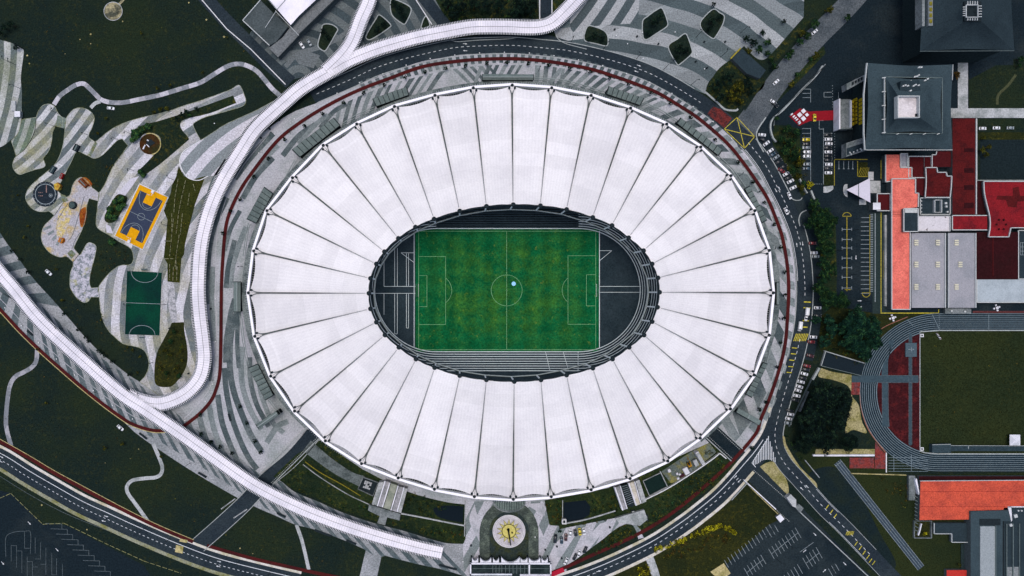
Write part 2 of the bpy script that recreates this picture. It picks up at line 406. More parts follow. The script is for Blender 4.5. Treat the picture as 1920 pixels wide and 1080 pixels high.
k.strip(smooth([(1042,66),(1048,74),(1062,82),(1100,92)]), 1.2, .25, .14)
struct('kerb', k, m_kerb)
k = MB()
k.strip(cut(offs(R_south, 18.7), 0, 640), 5, .17, .1)      # between road and red path
k.strip(cut(offs(R_south, -14.5), 128, 640), 5.5, .17, .1)
k.strip(offs(R_west, -22.6), 4.8, .155, .1)
struct('footway_white', k, m_pavc)
k = MB(); k.strip(offs(R_west, 15.6), 6.5, .2, .1); struct('footway_mossy', k, M('mossy_kerb', (134, 136, 118), .3, (112, 112, 70), .12))
m = MB(); m.strip(cut(offs(R_east, 20.5), 15, 520), 7, .09); struct('footway_ring', m, m_pav)
# red path
ring_red = [(340,802),(350,795),(375,775),(395,752),(405,730),(412,700),(414,640),(415,540),(417,495),(422,435),(430,400),(450,357),(475,320),(517,267),(555,235),(610,200),(670,170),(730,147),(792,125),(855,115),(905,111),(960,110),(1010,113),(1060,120),(1110,130),(1155,144),(1197,159),(1235,175),(1272,197),(1310,222),(1360,265),(1390,300),(1422,345),(1440,374),(1455,410),(1467,445),(1476,495),(1479,540),(1477,590),(1472,647),(1459,700),(1441,752),(1427,785),(1418,812),(1385,852),(1355,882),(1310,922),(1260,962),(1210,994),(1160,1019),(1110,1041),(1055,1066),(1000,1086)]
P_red = smooth(ring_red); m = MB(); m.strip(P_red, 6.4, .42)
P_red2 = smooth([(-60,520),(0,580),(37,620),(75,657),(112,690),(150,723),(187,753),(225,781),(250,796),(287,807),(318,806),(340,802)]); m.strip(P_red2, 6.0, .41)
P_red3 = smooth([(-60,795),(0,828),(50,856),(100,886),(150,913),(200,940),(250,966),(300,990),(362,1016)]); m.strip(offs(P_red3, 0), 6.5, .16)
m.strip(smooth([(388,1023),(425,1034),(480,1049),(555,1066),(620,1080),(700,1095)]), 6.5, .16)
struct('red_path', m, m_red)
m = MB(); m.strip(offs(P_red2, 3.8), 1.3, .26, .1); m.strip(offs(P_red3, -4), 1.0, .22, .1); struct('path_edging', m, M('edging_cream', (170, 158, 112), .3))
m = MB(); m.strip(smooth([(1003,1090),(1040,1075),(1057,1068)]), 9, .44); struct('bright_red_apron', m, M('bright_red', (160, 32, 52), .1))
m = MB()      # thin pale line beside the red path
m.strip(smooth([(505,250),(450,320),(415,400),(404,480),(406,600),(400,690),(392,730),(360,770),(345,785)]), .9, .15); m.strip(offs(P_red2, -14), .9, .15)
m.strip(offs(cut(P_red, 640, 1500), -9), 1.0, .15)
struct('paving_joint', m, m_pav)

# ------------------------------------------------------------------ road markings
m = MB()
m.dashes(cut(R_top, 0, length(R_top) - 92), .9, .15, 5.2, 5.4, 10); m.dashes(cut(R_east, 25, 340), 1.0, .15, 5.2, 5.4); m.dashes(cut(R_east, 420, 900), .9, .15, 5.5, 6.0)
m.dashes(R_west, .9, .15, 4.2, 4.8); m.dashes(cut(R_south, 150, 600), 1.0, .16, 5.4, 6.2)
m.strip(offs(R_west, -11), 1.2, .15); m.strip(cut(offs(R_south, 8.6), 62, 640), 1.3, .16)
m.strip(cut(offs(R_east, 13), 30, 300), .8, .15); m.strip(cut(offs(R_east, 12.6), 800, 900), .6, .15); m.strip(cut(offs(R_east, -12.6), 740, 800), .6, .15)
def arrow(x, y, ang, s=1.0):
    a = math.radians(ang); ca, sa = math.cos(a), math.sin(a)
    for P in ([(-5, -.6), (1, -.6), (1, .6), (-5, .6)], [(1, -1.8), (5, 0), (1, 1.8)]):
        m.poly([(x + (p[0]*ca - p[1]*sa)*s, y + (p[0]*sa + p[1]*ca)*s) for p in P], .152)
for x, y, a in ((872,82,5),(872,95,185),(1198,123,20),(1193,134,198),(1455,357,60),(1461,353,240),(1494,459,262),(1505,457,85),(199,968,14),(194,977,194),(3,857,30),(1,865,210),(411,1053,14),(409,1062,194),(1379,894,-45),(1386,902,135),(1513,912,222),(1503,916,222),(1122,1071,-20),
                (1528,1002,45),(1584,1057,45),(1509,1033,-40),(1546,1070,-40),(55,981,48),(107,1031,48),(5,1056,48),(1612,564,0),(1612,575,180),(1605,483,90)): arrow(x, y, a, .8)
# zebra hatching nose
for i in range(14):
    x = 1413 + i * 3.1; y0 = 867 - (x-1410)*1.6 if x < 1441 else 818 + (x-1441)*3.2; y1 = np.interp(x, [1412,1420,1430,1442,1456], [872,870,862.5,861.5,868])
    if y1 - y0 > 1.5: m.strip([(x, y0), (x, y1)], 1.35, .153)
m.strip([(1410,868),(1440,822)], 1.0, .155); m.strip([(1410,868),(1417,876)], 1.2, .155)
struct('road_markings', m, m_white)
m = MB()      # yellow box junction and bars
for a, b in (((1358,242),(1382,220)),((1358,242),(1396,278)),((1382,220),(1415,256)),((1415,256),(1396,278)),((1358,242),(1415,256)),((1382,220),(1396,278))): m.strip([a, b], 1.2, .156)
for x, y, l in ((1514,566,13),(1513,577,13),(1511,601,12),(1508,613,12)): m.strip([(x-l/2, y), (x+l/2, y+.6)], 2.2, .156)
for x, y in ((1512,592),): m.strip([(x, y-2), (x+6, y-2)], 1.6, .156)
for i in range(8): m.strip([(1488 + i*3.1, 639.5), (1493.5 + i*3.1, 625.5)], 1.6, .156)
for x, y in ((1490,652),(1488,663),(1485,675),(1483,687),(1480,698)): m.strip([(x-5, y), (x+4.5, y+.8)], 1.8, .156)
for x, y in ((1551,950),(1559,959),(1566,967),(1605,1019),(1613,1027),(1620,1036),(1627,1044),(1632,1051),(1638,1055)): m.strip([(x-2.5, y+4), (x+3, y-3.5)], 1.5, .156)
for i in range(6): m.strip([(1586 + i*2.4, 1003 + (i % 2)), (1589 + i*2.4, 996)], 1.1, .156)
struct('yellow_markings', m, m_yel)
m = MB(); m.strip(smooth([(530,1058),(560,1066)]), 1, .15); m.strip(offs(R_west, 17), .8, .15); struct('edge_line', m, m_dim)

# ------------------------------------------------------------------ north plaza (upper right) and the dark court (upper left)
NP = smooth([(1042,67,1),(1050,76),(1070,84),(1120,96),(1165,108),(1215,124),(1255,146),(1290,163),(1322,176,1),(1330,152),(1372,110,1),(1395,86,1),(1420,110),(1440,107),(1507,32,1),(1508,-30,1),(1090,-30,1),(1085,5),(1062,32),(1040,52)], True)
sheet('north_plaza', [NP], m_sTR, .05)
sheet('north_plaza_bands', [smooth([(1088,-20,1),(1200,-20,1),(1196,44,1),(1150,46),(1110,50),(1075,60),(1070,30)], True)], m_sTR2, .07)
sheet('north_court', [smooth([(545,150,1),(490,95),(470,60),(560,0,1),(690,-30,1),(860,-30,1),(1010,-30,1),(1010,40,1),(960,36,1),(880,40),(800,52),(730,78),(660,100),(620,115),(580,140)], True)], m_sTL, .04)
sheet('lawn_north', [smooth([(800,-30,1),(1008,-30,1),(1010,36,1),(960,34),(900,40),(850,52,1),(838,38)], True), [(1037,-30),(1084,-30),(1062,8),(1037,34)]], m_lawnc, .06)
PL = [[(1095,67,1),(1100,52),(1107,48),(1130,56),(1139,66),(1140,82),(1135,86),(1118,82),(1098,77)],
      [(1205,40),(1215,30),(1232,18),(1242,16),(1252,42),(1250,50),(1232,62),(1213,74),(1206,70)],
      [(1253,88),(1270,73),(1284,63),(1290,70),(1298,95),(1295,103),(1274,121),(1270,121)],
      [(1313,44),(1322,30),(1338,17),(1350,24),(1358,30),(1355,46),(1340,71),(1334,71),(1318,58)],
      [(732,2),(738,-2),(765,10),(771,20),(761,43),(756,45),(735,28)],[(686,68),(705,35),(712,28),(730,43),(732,50),(695,74)],[(790,48),(795,34),(800,31),(806,46),(803,50),(791,53)],
      [(596,85),(602,60),(606,46),(622,46),(633,54),(630,62),(612,93),(606,95)]]
pg, pk = [], MB()
for p in PL:
    q = smooth(p, True, 5); pg.append(q); pk.strip(q + [q[0]], 1.8, .45, .4)
sheet('planter_soil', pg, m_lawn, .3); o = struct('planter_kerb', pk, m_kerb)
m = MB(); m.poly([(560,120),(545,98),(575,95),(600,104),(588,128)], .07); m.strip(smooth([(535,125),(560,100),(600,88),(650,60),(668,20)]), 9, .06); struct('court_arc', m, M('court_arc_grey', (98, 104, 106), .3))
for n, ln, w in (('verge_wall', [(372,-8),(425,54),(470,92),(535,158)], 1.6), ('drive_edge', [(1012,-8),(1012,40)], 1.6), ('drive_edge', [(1035,-8),(1035,32)], 1.6), ('drive_edge', [(775,-8),(810,46)], 1.4)):
    m = MB(); m.strip(ln, w, .7, .7); tag(m.build(n, m_kerbw), {'verge_wall': 'long low white wall along the dark access road at the upper left', 'drive_edge': ''}[n] or f"low white kerb wall beside the short drive near {['the walkway bend, west side','the walkway bend, east side','the pear shaped planters'][0 if ln[0][0]==1012 else 1 if ln[0][0]==1035 else 2]}", 'wall')

# ------------------------------------------------------------------ walkway plazas on the left and south
W2P = smooth([(-60,365),(0,437),(12,455),(35,485),(60,520),(80,542),(125,592),(155,627),(187,660),(212,680),(240,702),(262,716,1),(330,760,1),(420,830,1),(480,884),(517,895),(552,922),(595,940),(645,962),(705,982),(755,995),(830,1017),(868,1020,1),(880,1010,1),(905,1050,1),(905,1085,1),(870,1080,1),(830,1068),(772,1055),(716,1040,1),(705,1090,1),(672,1090,1),(686,1031,1),(640,1011),(587,992),(552,983),(517,967),(480,951),(425,922),(350,877),(282,832),(252,810,1),(225,785),(187,757),(150,727),(112,694),(75,661),(37,624),(0,584),(-60,525,1)], True)
m_w2l, m_w2d = M('walk_pale', (144, 147, 151), .3, (122, 127, 130), .06), M('walk_dark', (74, 86, 90), .3, (92, 102, 105), .08)
sheet('walkway_plaza', [W2P], m_w2l, .055)
def inside_(p, P):
    c = False; x, y = p
    for i in range(len(P)):
        x0, y0 = P[i-1]; x1, y1 = P[i]
        if (y0 > y) != (y1 > y) and x < (x1-x0)*(y-y0)/(y1-y0)+x0: c = not c
    return c
def ray(p, d, P, mx=70):
    k = 0
    while k < mx and inside_((p[0]+d[0]*k, p[1]+d[1]*k), P): k += .7
    return (p[0]+d[0]*k, p[1]+d[1]*k)
WC = [(-50,447),(0,512),(25,541),(75,602),(150,672),(225,737),(275,770),(337,812),(400,857),(475,909),(555,950),(630,980),(705,1005),(780,1026),(850,1043)]
wl = resample(smooth(WC), 4.2); wd = MB(); rg2 = random.Random(5); i = 0; zz = .075
while i < len(wl) - 5:
    n_ = rg2.choice((3, 4, 4)); a_, b_ = wl[i], wl[i+n_]; zz += .0008
    for sgn in (1, -1):
        q = []
        for p in (a_, b_):
            an = np.interp(p[0], [-60, 30, 70, 250, 480, 850], [-20, -10, 62, 64, 52, 46] if sgn > 0 else [112, 108, 78, 64, 52, 46]); d = (-math.cos(math.radians(an))*sgn, -math.sin(math.radians(an))*sgn)
            if sgn > 0 and p[0] < 50: d = (-d[0], -d[1])
            q.append((p, ray(p, d, W2P)))
        wd.poly([q[0][0], q[1][0], q[1][1], q[0][1]], zz)
    i += n_ + rg2.choice((3, 4, 4))
struct('walkway_bands', wd, m_w2d)
0 and sheet('walkway_plaza_south', [smooth([(470,945,1),(480,886),(517,895),(595,940),(705,982),(830,1017),(868,1020,1),(905,1085,1),(830,1069),(772,1056),(716,1040,1),(704,1090,1),(673,1090,1),(685,1031,1),(587,993),(517,968)], True)], m_sW3, .075)

# ------------------------------------------------------------------ the park on the left
A_ = [(-60,60,1),(20,80),(38,90),(45,96),(41,125),(39,150),(41,170),(40,222,1),(37,239),(33,251),(21,262),(0,276),(-60,290,1)]
B_ = [(40,224,1),(68,220,1),(66,240),(60,258),(46,280),(30,293,1),(26,278),(21,264,1),(33,251),(37,239)]
C_ = [(68,220,1),(72,208),(80,198),(92,195),(102,199),(109,212),(118,222,1),(116,239,1),(104,236,1),(98,250),(97,264),(92,281),(81,297,1),(84,312),(66,318),(50,323),(36,327),(26,318),(24,306),(30,293),(46,280),(60,258),(66,240)]
D_ = [(124,222,1),(130,213),(140,204),(152,202),(165,206),(174,214),(177,224),(172,240),(166,256),(178,266,1),(164,292,1),(148,284),(141,287),(135,300),(125,320),(116,338),(108,352),(112,362),(125,369,1),(102,404,1),(92,396),(85,397),(70,396),(57,388),(50,378),(48,368),(52,356),(62,344),(77,331),(97,314),(108,300),(116,280),(120,260),(122,240)]
E_ = [(102,404,1),(125,370,1),(132,364),(136,348),(143,337),(153,332),(163,340),(174,353,1),(186,362,1),(185,377,1),(167,372,1),(163,385),(161,405),(156,425),(148,443),(140,460),(139,466),(148,477,1),(137,491,1),(125,481),(112,482),(95,475),(82,460),(77,443),(82,425),(92,414)]
G_ = [(147,478,1),(150,478),(157,467),(163,457),(170,455),(180,462),(178,479),(174,495),(169,515),(168,532),(171,540,1),(185,539,1),(186,557,1),(171,557,1),(165,565),(157,567),(147,562),(139,552),(132,540),(131,525),(132,512),(137,498,1),(137,491,1)]
F_ = [(179,266,1),(190,257),(205,245),(220,236),(237,229),(262,221),(290,215),(320,207),(345,198),(380,187),(430,169),(445,160),(451,162),(458,178),(461,190),(456,198),(437,205),(387,219),(366,229),(362,235),(368,248),(374,259,1),(376,263,1),(400,248),(425,232),(480,207),(530,180,1),(520,215,1),(440,315),(400,385),(374,470),(368,540),(380,640),(374,690),(352,730),(320,752),(262,716,1),(272,705),(279,687),(277,670),(270,657),(255,650),(232,645),(215,632),(200,615),(190,590),(186,557,1),(184,540,1),(192,527),(207,510),(225,498),(244,496),(250,487),(248,471),(240,462),(222,452),(200,438,1),(186,430),(180,420),(182,395),(184,377,1),(185,362,1),(190,356),(198,342),(207,322),(213,310),(228,290),(240,273,1),(229,260,1),(219,264),(194,289),(178,297),(165,292,1)]
for n, p, mt in (('park_path_west', A_, m_sA), ('park_path_wedge', B_, m_sB), ('park_path_round', C_, m_sC), ('park_path_long', D_, m_sC), ('park_plaza', F_, m_sF)):
    sheet(n, [smooth(p, True, 5)], mt, .10)
m_play = M('play_paving', (160, 158, 164), .3, (172, 150, 96), .09, .5, .66)
sheet('play_path', [smooth(E_, True, 5)], m_play, .10)
t = NT('skate_bowl_concrete', .8, .2); c = t.mix(t.rng(t.noise(.35, 4, rough=.8), .45, .6, 0, 1), lin((176, 174, 184)), lin((96, 106, 110)))
c = t.mix(t.rng(t.noise(.12, 3), .55, .66, 0, .8), c, lin((150, 150, 104))); m_bowl = t.out(c, .3, 1.5)
sheet('skate_ground', [smooth(G_, True, 5)], m_bowl, .10)
ed = MB()
for p in (B_, C_, D_, E_, G_, F_):
    q = smooth(p, True, 5); ed.strip(q + [q[0]], .9, .2, .1)
struct('park_edging', ed, M('edging_moss', (140, 146, 132), .3, (104, 108, 76), .2))
sheet('park_bridge', [[(108,216),(125,222),(121,241),(104,237)], [(165,290),(178,265),(183,269),(170,294)], [(113,364),(122,366),(128,376),(118,380)], [(126,475),(134,468),(142,476),(134,486)]], M('bridge_moss', (104, 116, 108), .3, (98, 98, 44), .2), .13)
sheet('park_arc', [smooth([(376,263,1),(400,248),(425,232),(480,207),(528,182,1),(480,240,1),(425,325),(392,330),(372,338),(352,333),(340,315),(336,300),(345,285)], True)], m_sJ, .12)
m = MB(); q = smooth([(376,263,1),(345,283),(337,300),(340,315),(352,333),(372,338),(390,330)]); m.strip(q, 1.4, .3, .2); struct('arc_kerb', m, m_kerbw)
sheet('park_lawn', [smooth(p, True, 5) for p in (
    [(437,179,1),(443,193,1),(400,210),(375,217),(356,221),(341,227),(338,236),(343,246),(350,254),(355,261,1),(325,287),(292,314),(266,331,1),(259,322),(272,308),(287,292),(300,275),(300,258),(288,250),(272,251),(262,258),(250,262),(245,254),(252,244),(270,234),(300,226),(345,212),(390,196)],
    [(220,365),(232,366),(239,372),(232,390),(220,410),(212,417),(203,418),(197,414),(196,405),(207,382)])], m_lawnc, .14)
sheet('park_lawn_olive', [smooth([(322,605,1),(345,604,1),(346,622),(351,652),(351,680),(342,702),(325,722),(312,726),(297,724),(290,715),(290,685),(295,660),(305,640),(317,617)], True, 5)], m_lawnb, .14)
terr = [(335,311),(345,330),(360,337),(385,330),(378,350),(366,382),(356,420),(347,457),(345,477),(340,485),(337,530),(314,528),(314,495),(307,482),(311,445),(314,412),(307,395),(320,362),(322,348),(330,332)]
sheet('terrace_lawn', [terr], lawn('terrace_green', (37, 44, 20), (48, 52, 22), (74, 70, 28), .6), .2)
m = MB()
for ln in ([(334,335),(328,370),(326,398)],[(348,338),(340,372),(335,398),(330,440)],[(362,345),(366,358)],[(355,362),(352,385)],[(322,400),(322,440),(318,480)],[(336,440),(330,480),(328,500)],[(342,400),(338,440)],[(318,495),(318,525)],[(325,500),(324,527)],[(332,500),(331,527)],[(309,485),(325,485)],[(312,452),(320,452)],[(325,410),(322,440)],[(330,505),(330,480)]):
    m.dashes(ln, 1.0, .5, 7, 2.5)
o = m.build('terrace_step', M('terrace_edge', (118, 118, 92), .4)); o['kind'] = 'structure'
sheet('stair_strip', [[(313,530),(326,530),(333,604),(322,605),(316,575)]], M('stair_stone', (168, 167, 172), .3, (120, 124, 126), .5), .15)
sheet('white_paving', [[(198,420),(207,424),(212,438),(200,436)], [(245,335),(261,330),(246,352),(205,405),(196,400),(222,360)]], M('white_pav', (186, 184, 194), .14), .135)
# garden paths
def path(name, pts, w, mt, z=.09): mb = MB(); mb.strip(smooth(pts), w, z); return struct(name, mb, mt)
m_path = M('path_slab', (150, 150, 156), .15, (116, 120, 126), .13, .48, .54)
GP = [(101,196),(112,180),(128,168),(143,159),(157,157),(168,166),(180,178),(190,187),(208,192),(232,192),(262,186),(300,178),(340,166),(375,155),(400,140),(425,125),(443,120),(460,122),(480,132),(495,148),(510,166),(528,182)]
path('garden_path', GP, 8.5, m_path, .11)
def slabs(P, w, step, z, mt, on=.5):
    mb = MB(); mb.dashes(smooth(P), w, z, step*on, step*(1-on)); struct('path_slabs', mb, mt)
slabs(GP, 8.1, 40, .125, M('slab_grey', (122, 126, 132), .25), .5); slabs(GP, 8.1, 57, .13, M('slab_pale', (176, 174, 182), .2), .3)
path('garden_path', [(188,190),(178,194),(170,202)], 7, m_concl, .108)
path('garden_path', [(70,650),(68,676),(60,688),(46,697),(29,706),(19,722),(14,750),(11,790),(14,812),(21,836)], 8.2, m_path, .09)
path('garden_path', [(287,832),(297,855),(304,875),(302,888),(292,895),(270,897),(248,901),(238,912),(240,925),(252,942),(265,960),(277,977)], 6.8, m_concl, .09)
path('garden_path', [(556,984),(567,1017),(579,1068)], 6.5, m_concl, .09)
path('garden_path', [(1218,1046),(1228,1075),(1240,1120)], 15, m_concl, .1)
m = MB(); m.strip([(212, 20), (236, -6)], 5, .09); m.disc((212, 21), 17.5, .1); struct('round_clearing', m, M('moon_ground', (150, 142, 112), .4, (70, 72, 62), .16, .42, .56))
m = MB(); m.disc((212,21), 17.8, .2, 40, 16.6); struct('clearing_edge', m, m_concl)
# black playground circle
m = MB(); m.disc((85,364), 23.5, .14); struct('playground_surface', m, M('rubber_black', (34, 42, 50), .3))
m = MB(); m.disc((85,364), 19.5, .16, 48, 18.2); m.disc((95,366.5), 3.6, .16, 20, 2.8); m.disc((95,366.5), 1.6, .16)
for i in range(16):
    a = math.radians(i*22.5); m.strip([(85+20.6*math.cos(a), 364+20.6*math.sin(a)), (85+22.4*math.cos(a), 364+22.4*math.sin(a))], .7, .16)
struct('playground_markings', m, m_dim)
m = MB()
for i in range(3):
    for j in range(2): m.disc((73+i*3, 361+j*6), .9, .17, 8)
m.strip([(87,347),(87,361)], 1.8, .17); struct('hopscotch_markings', m, M('chalk_pink', (138, 112, 106), .4))
sheet('planting_bed', [smooth(p, True, 4) for p in ([(153,334),(162,333),(172,343),(170,350),(160,346)], [(150,395),(160,388),(163,395),(159,420),(152,426),(149,412)], [(110,448),(120,446),(122,453),(114,457)])], M('rust_bed', (120, 58, 26), .4, (150, 96, 36), .25), .16)
sheet('sand_patch', [smooth([(112,396),(128,388),(134,400),(128,420),(116,445),(108,450),(106,425)], True, 4)], M('yellow_sand', (182, 166, 112), .35, (168, 162, 168), .3), .15)
m = MB()
for p in ([(158,368),(148,402),(136,440),(128,452)], [(150,436),(140,452),(136,466)], [(128,380),(108,412)]): m.strip(smooth(p), .9, .2, .05)
struct('play_line', m, M('play_line', (84, 92, 92), .3))
m = MB()
for i in range(4): m.strip([(84+i*8.0-2, 430+i*10), (98+i*5.0-2, 424+i*9)], 5, .14)
struct('play_bands', m, m_ringm)

# ------------------------------------------------------------------ sports courts
K = [(262,346),(314,370),(267,467),(216,442)]
def kk(u, v):
    a = np.array(K, float); top = a[0] + (a[1]-a[0])*u; bot = a[3] + (a[2]-a[3])*u; return tuple(top + (bot-top)*v)
q = lambda u0, v0, u1, v1: [kk(u0, v0), kk(u1, v0), kk(u1, v1), kk(u0, v1)]
m_or, m_nav = M('court_orange', (206, 148, 18), .14), M('court_navy', (52, 60, 78), .12)
sheet('basketball_court', [[kk(0,0), kk(1,0), kk(1,1), kk(0,1)]], m_or, .15)
sheet('basketball_inner', [q(.09,.09,.91,.91)], m_nav, .17)
sheet('basketball_key', [q(.34,.088,.66,.26), q(.34,.74,.66,.912)], m_or, .19)
m = MB(); E2 = .21
m.strip([kk(.09,.5), kk(.91,.5)], .7, E2)
ex = lambda c, ru, rv, a0, a1: [kk(c[0]+ru*math.cos(math.radians(a)), c[1]+rv*math.sin(math.radians(a))) for a in np.linspace(a0, a1, 28)]
m.strip(ex((.5,.5), .12, .058, 0, 360), .7, E2); m.strip(ex((.5,.09), .37, .27, 0, 180), .7, E2); m.strip(ex((.5,.91), .37, .27, 180, 360), .7, E2)
m.strip(ex((.5,.26), .15, .07, 0, 180), .7, E2); m.strip(ex((.5,.74), .15, .07, 180, 360), .7, E2)
struct('basketball_lines', m, m_dim)
m = MB(); r = [kk(-.02,-.01), kk(1.02,-.01), kk(1.02,1.01), kk(-.02,1.01), kk(-.02,-.01)]; m.strip(r, 1.4, .3, .2); struct('basketball_kerb', m, m_kerbw)
FT = [(238,508),(304,511),(299,629),(234,627)]
t = NT('futsal_green', .9, .05); x, y, z = t.sep(t.vmath('SUBTRACT', t.pos, W(270, 570)))
d = t.vmath('LENGTH', t.comb(x, y, 0.0)); m_fut = t.out(t.mix(t.rng(t.noise(.06, 2), .4, .62, 0, 1), lin((10, 42, 38)), lin((8, 57, 42))), .26, 1.4)
sheet('futsal_court', [FT], m_fut, .15)
def ff(u, v):
    a = np.array(FT, float); top = a[0] + (a[1]-a[0])*u; bot = a[3] + (a[2]-a[3])*u; return tuple(top + (bot-top)*v)
m = MB(); m.strip([ff(0,.5), ff(1,.5)], .8, .17); e3 = lambda c, ru, rv, a0, a1: [ff(c[0]+ru*math.cos(math.radians(a)), c[1]+rv*math.sin(math.radians(a))) for a in np.linspace(a0, a1, 24)]
m.strip(e3((.5,.0), .38, .17, 0, 180), .8, .17); m.strip(e3((.5,1.0), .37, .15, 180, 360), .8, .17); struct('futsal_lines', m, m_dim)

# ------------------------------------------------------------------ service marks on the lawns
m = MB()
for x, y, s in ((170,64,4),(170,82,2.5),(150,74,2.5),(230,40,3),(51,104,4),(55,119,3.5),(387,37,4),(420,69,4.5),(354,5,3.5),(122,101,1.5),(36,137,0.1),(260,842,2.5),(78,947,4),(197,868,1.5),(244,860,1.5),(163,993,3),(400,820,.1),(450,1028,3),(474,1038,2),(73,872,.1)):
    if s > .5: m.poly([(x, y-s/2), (x+s/2, y), (x, y+s/2), (x-s/2, y)], .08)
struct('inspection_cover', m, m_sand)
# ------------------------------------------------------------------ stadium: field
m_in = M('infield_asphalt', (44, 56, 63), .25, (37, 49, 56), .06)
m_lane = M('lane_line', (196, 208, 212), .12)
t = NT('pitch_grass', 1.0, 0.0); x, y, z = t.sep(t.pos)
mow = t.math('ADD', t.math('MULTIPLY', t.math('SINE', t.math('MULTIPLY', x, 2*math.pi/11.2)), 1.3), t.math('MULTIPLY', t.math('SINE', t.math('MULTIPLY', y, 2*math.pi/9.6)), .7))
c = t.mix(t.rng(t.noise(.06, 6, rough=.8), .42, .62, 0, 1), lin((14, 84, 48)), lin((48, 98, 40)))
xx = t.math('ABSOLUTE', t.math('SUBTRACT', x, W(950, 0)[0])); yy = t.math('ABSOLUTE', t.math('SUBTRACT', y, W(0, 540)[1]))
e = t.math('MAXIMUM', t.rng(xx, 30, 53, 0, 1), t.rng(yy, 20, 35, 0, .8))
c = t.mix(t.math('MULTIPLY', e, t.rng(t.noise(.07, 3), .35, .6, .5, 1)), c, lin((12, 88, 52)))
c = t.mix(t.rng(t.noise(.25, 3, rough=.8), .62, .78, 0, .6), c, lin((112, 112, 34)))
sc = t.n('ShaderNodeVectorMath', operation='SCALE'); t.put(sc.inputs[0], c); t.put(sc.inputs['Scale'], t.rng(mow, -2, 2, .78, 1.16)); m_pitch = t.out(sc.outputs[0], .32, 1.0)
inr = [(950 + 300*math.cos(a), 546 + 172*math.sin(a)) for a in np.linspace(0, 2*math.pi, 96, endpoint=False)]
sheet('running_track', [inr], m_in, .30)
sheet('football_pitch', [[(779,429.5),(1123,429.5),(1123,659),(779,659)]], m_pitch, .33)
m = MB()
for i in range(9):
    r = 115.5 + i*4.45; ln = [(1085 + r*math.cos(a), 544 + r*math.sin(a)) for a in np.linspace(-math.pi/2, math.pi/2, 40)]
    ln += [(818 + r*math.cos(a), 544 + r*math.sin(a)) for a in np.linspace(math.pi/2, 1.5*math.pi, 40)]; ln.append(ln[0])
    w = 1.5 if i in (0, 8) else 1.15
    if i in (0,): m.strip(ln, w, .36)
    else:
        m.strip(ln[:41], w, .36); m.strip(ln[40:], w, .36); m.strip([ln[-2], ln[0]], w, .36)
m.strip([(776.5,432),(776.5,652)], 1.2, .36); m.strip([(1124,433),(1124,652)], 1.4, .36)
for a, b in (((720,478),(720,537)),((720,550),(720,590)),((720,537),(779,537)),((700,550),(779,550)),((740,465),(740,537)),((745,465),(745,537)),((740,550),(740,626)),((745,550),(745,626)),((762,475),(762,537)),((766,475),(766,537)),((762,550),(762,615)),((766,550),(766,615)),((752,474),(776,474)),((752,474),(776,492)),
             ((1124,548),(1202,548)),((1124,537),(1202,537)),((1124,470),(1147,470)),((1147,470),(1124,489)),((740,626),(745,626)),((762,615),(766,615)),((1023,660),(1031,694)),((1056,660),(1066,694))): m.strip([a, b], .8, .361)
m.dashes([(1084,660),(1084,698)], 1.2, .37, 1.6, 1.6)
struct('track_lines', m, m_lane)
m = MB(); E0 = .37; lw = .75
for r in ([(785,433.5),(1117,433.5),(1117,655.5),(785,655.5),(785,433.5)],[(784,481),(835.5,481),(835.5,608.5),(784,608.5)],[(784,516.5),(800.5,516.5),(800.5,575),(784,575)],[(1117,479.5),(1065,479.5),(1065,608),(1117,608)],[(1117,515),(1099.5,515),(1099.5,573.5),(1117,573.5)],[(950,433),(950,656)]):
    for a, b in zip(r, r[1:]): m.strip([a, b], lw, E0)
m.arc((950,544.5), 29, 0, 360, lw, E0, 48); m.arc((818,544.5), 29, -53, 53, lw, E0); m.arc((1083,544), 29, 127, 233, lw, E0); m.disc((950,544.5), 1.3, E0, 10)
struct('pitch_lines', m, M('pitch_line', (112, 160, 118), .3))
m = MB(); m.disc((963,532), 3.9, .6, 20); m_sky = M('pale_blue', (150, 205, 245), .03)
p = W(963, 532)
mm = MB(); mm.prismw([(p[0]+1.25*math.cos(a), p[1]+1.25*math.sin(a)) for a in np.linspace(0, 6.283, 20, endpoint=False)], .34, .75)
tag(mm.build('centre_marker', m_sky), 'small pale blue round disc lying near the centre spot of the pitch', 'marker')
m_post = M('post_white', (200, 204, 206), .05)
for x, d, nm in ((785, -1, 'white football goal at the end of the pitch with long jump runways'), (1117, 1, 'white football goal at the end of the pitch beside the open D of dark asphalt')):
    g_ = thing('football_goal', nm, 'goal', W(x, 544.5, .33)); a, b = W(x, 533, .33), W(x, 556, .33); mb = MB()
    for q_ in (a, b): mb.tube([q_, (q_[0], q_[1], 2.8)], .09)
    mb.tube([(a[0], a[1], 2.8), (b[0], b[1], 2.8)], .09); mb.build('frame', m_post, g_)
    nb = MB()
    for k_ in range(9):
        f_ = k_/8; y_ = a[1] + (b[1]-a[1])*f_; nb.tube([(a[0], y_, 2.78), (a[0]+d*1.2, y_, 2.4), (a[0]+d*2.2, y_, .4)], .02, 4, False)
    for (dx, zz) in ((1.2, 2.4), (2.2, .4), (1.8, 1.4)): nb.tube([(a[0]+d*dx, a[1], zz), (a[0]+d*dx, b[1], zz)], .02, 4, False)
    nb.build('net', m_dim, g_)

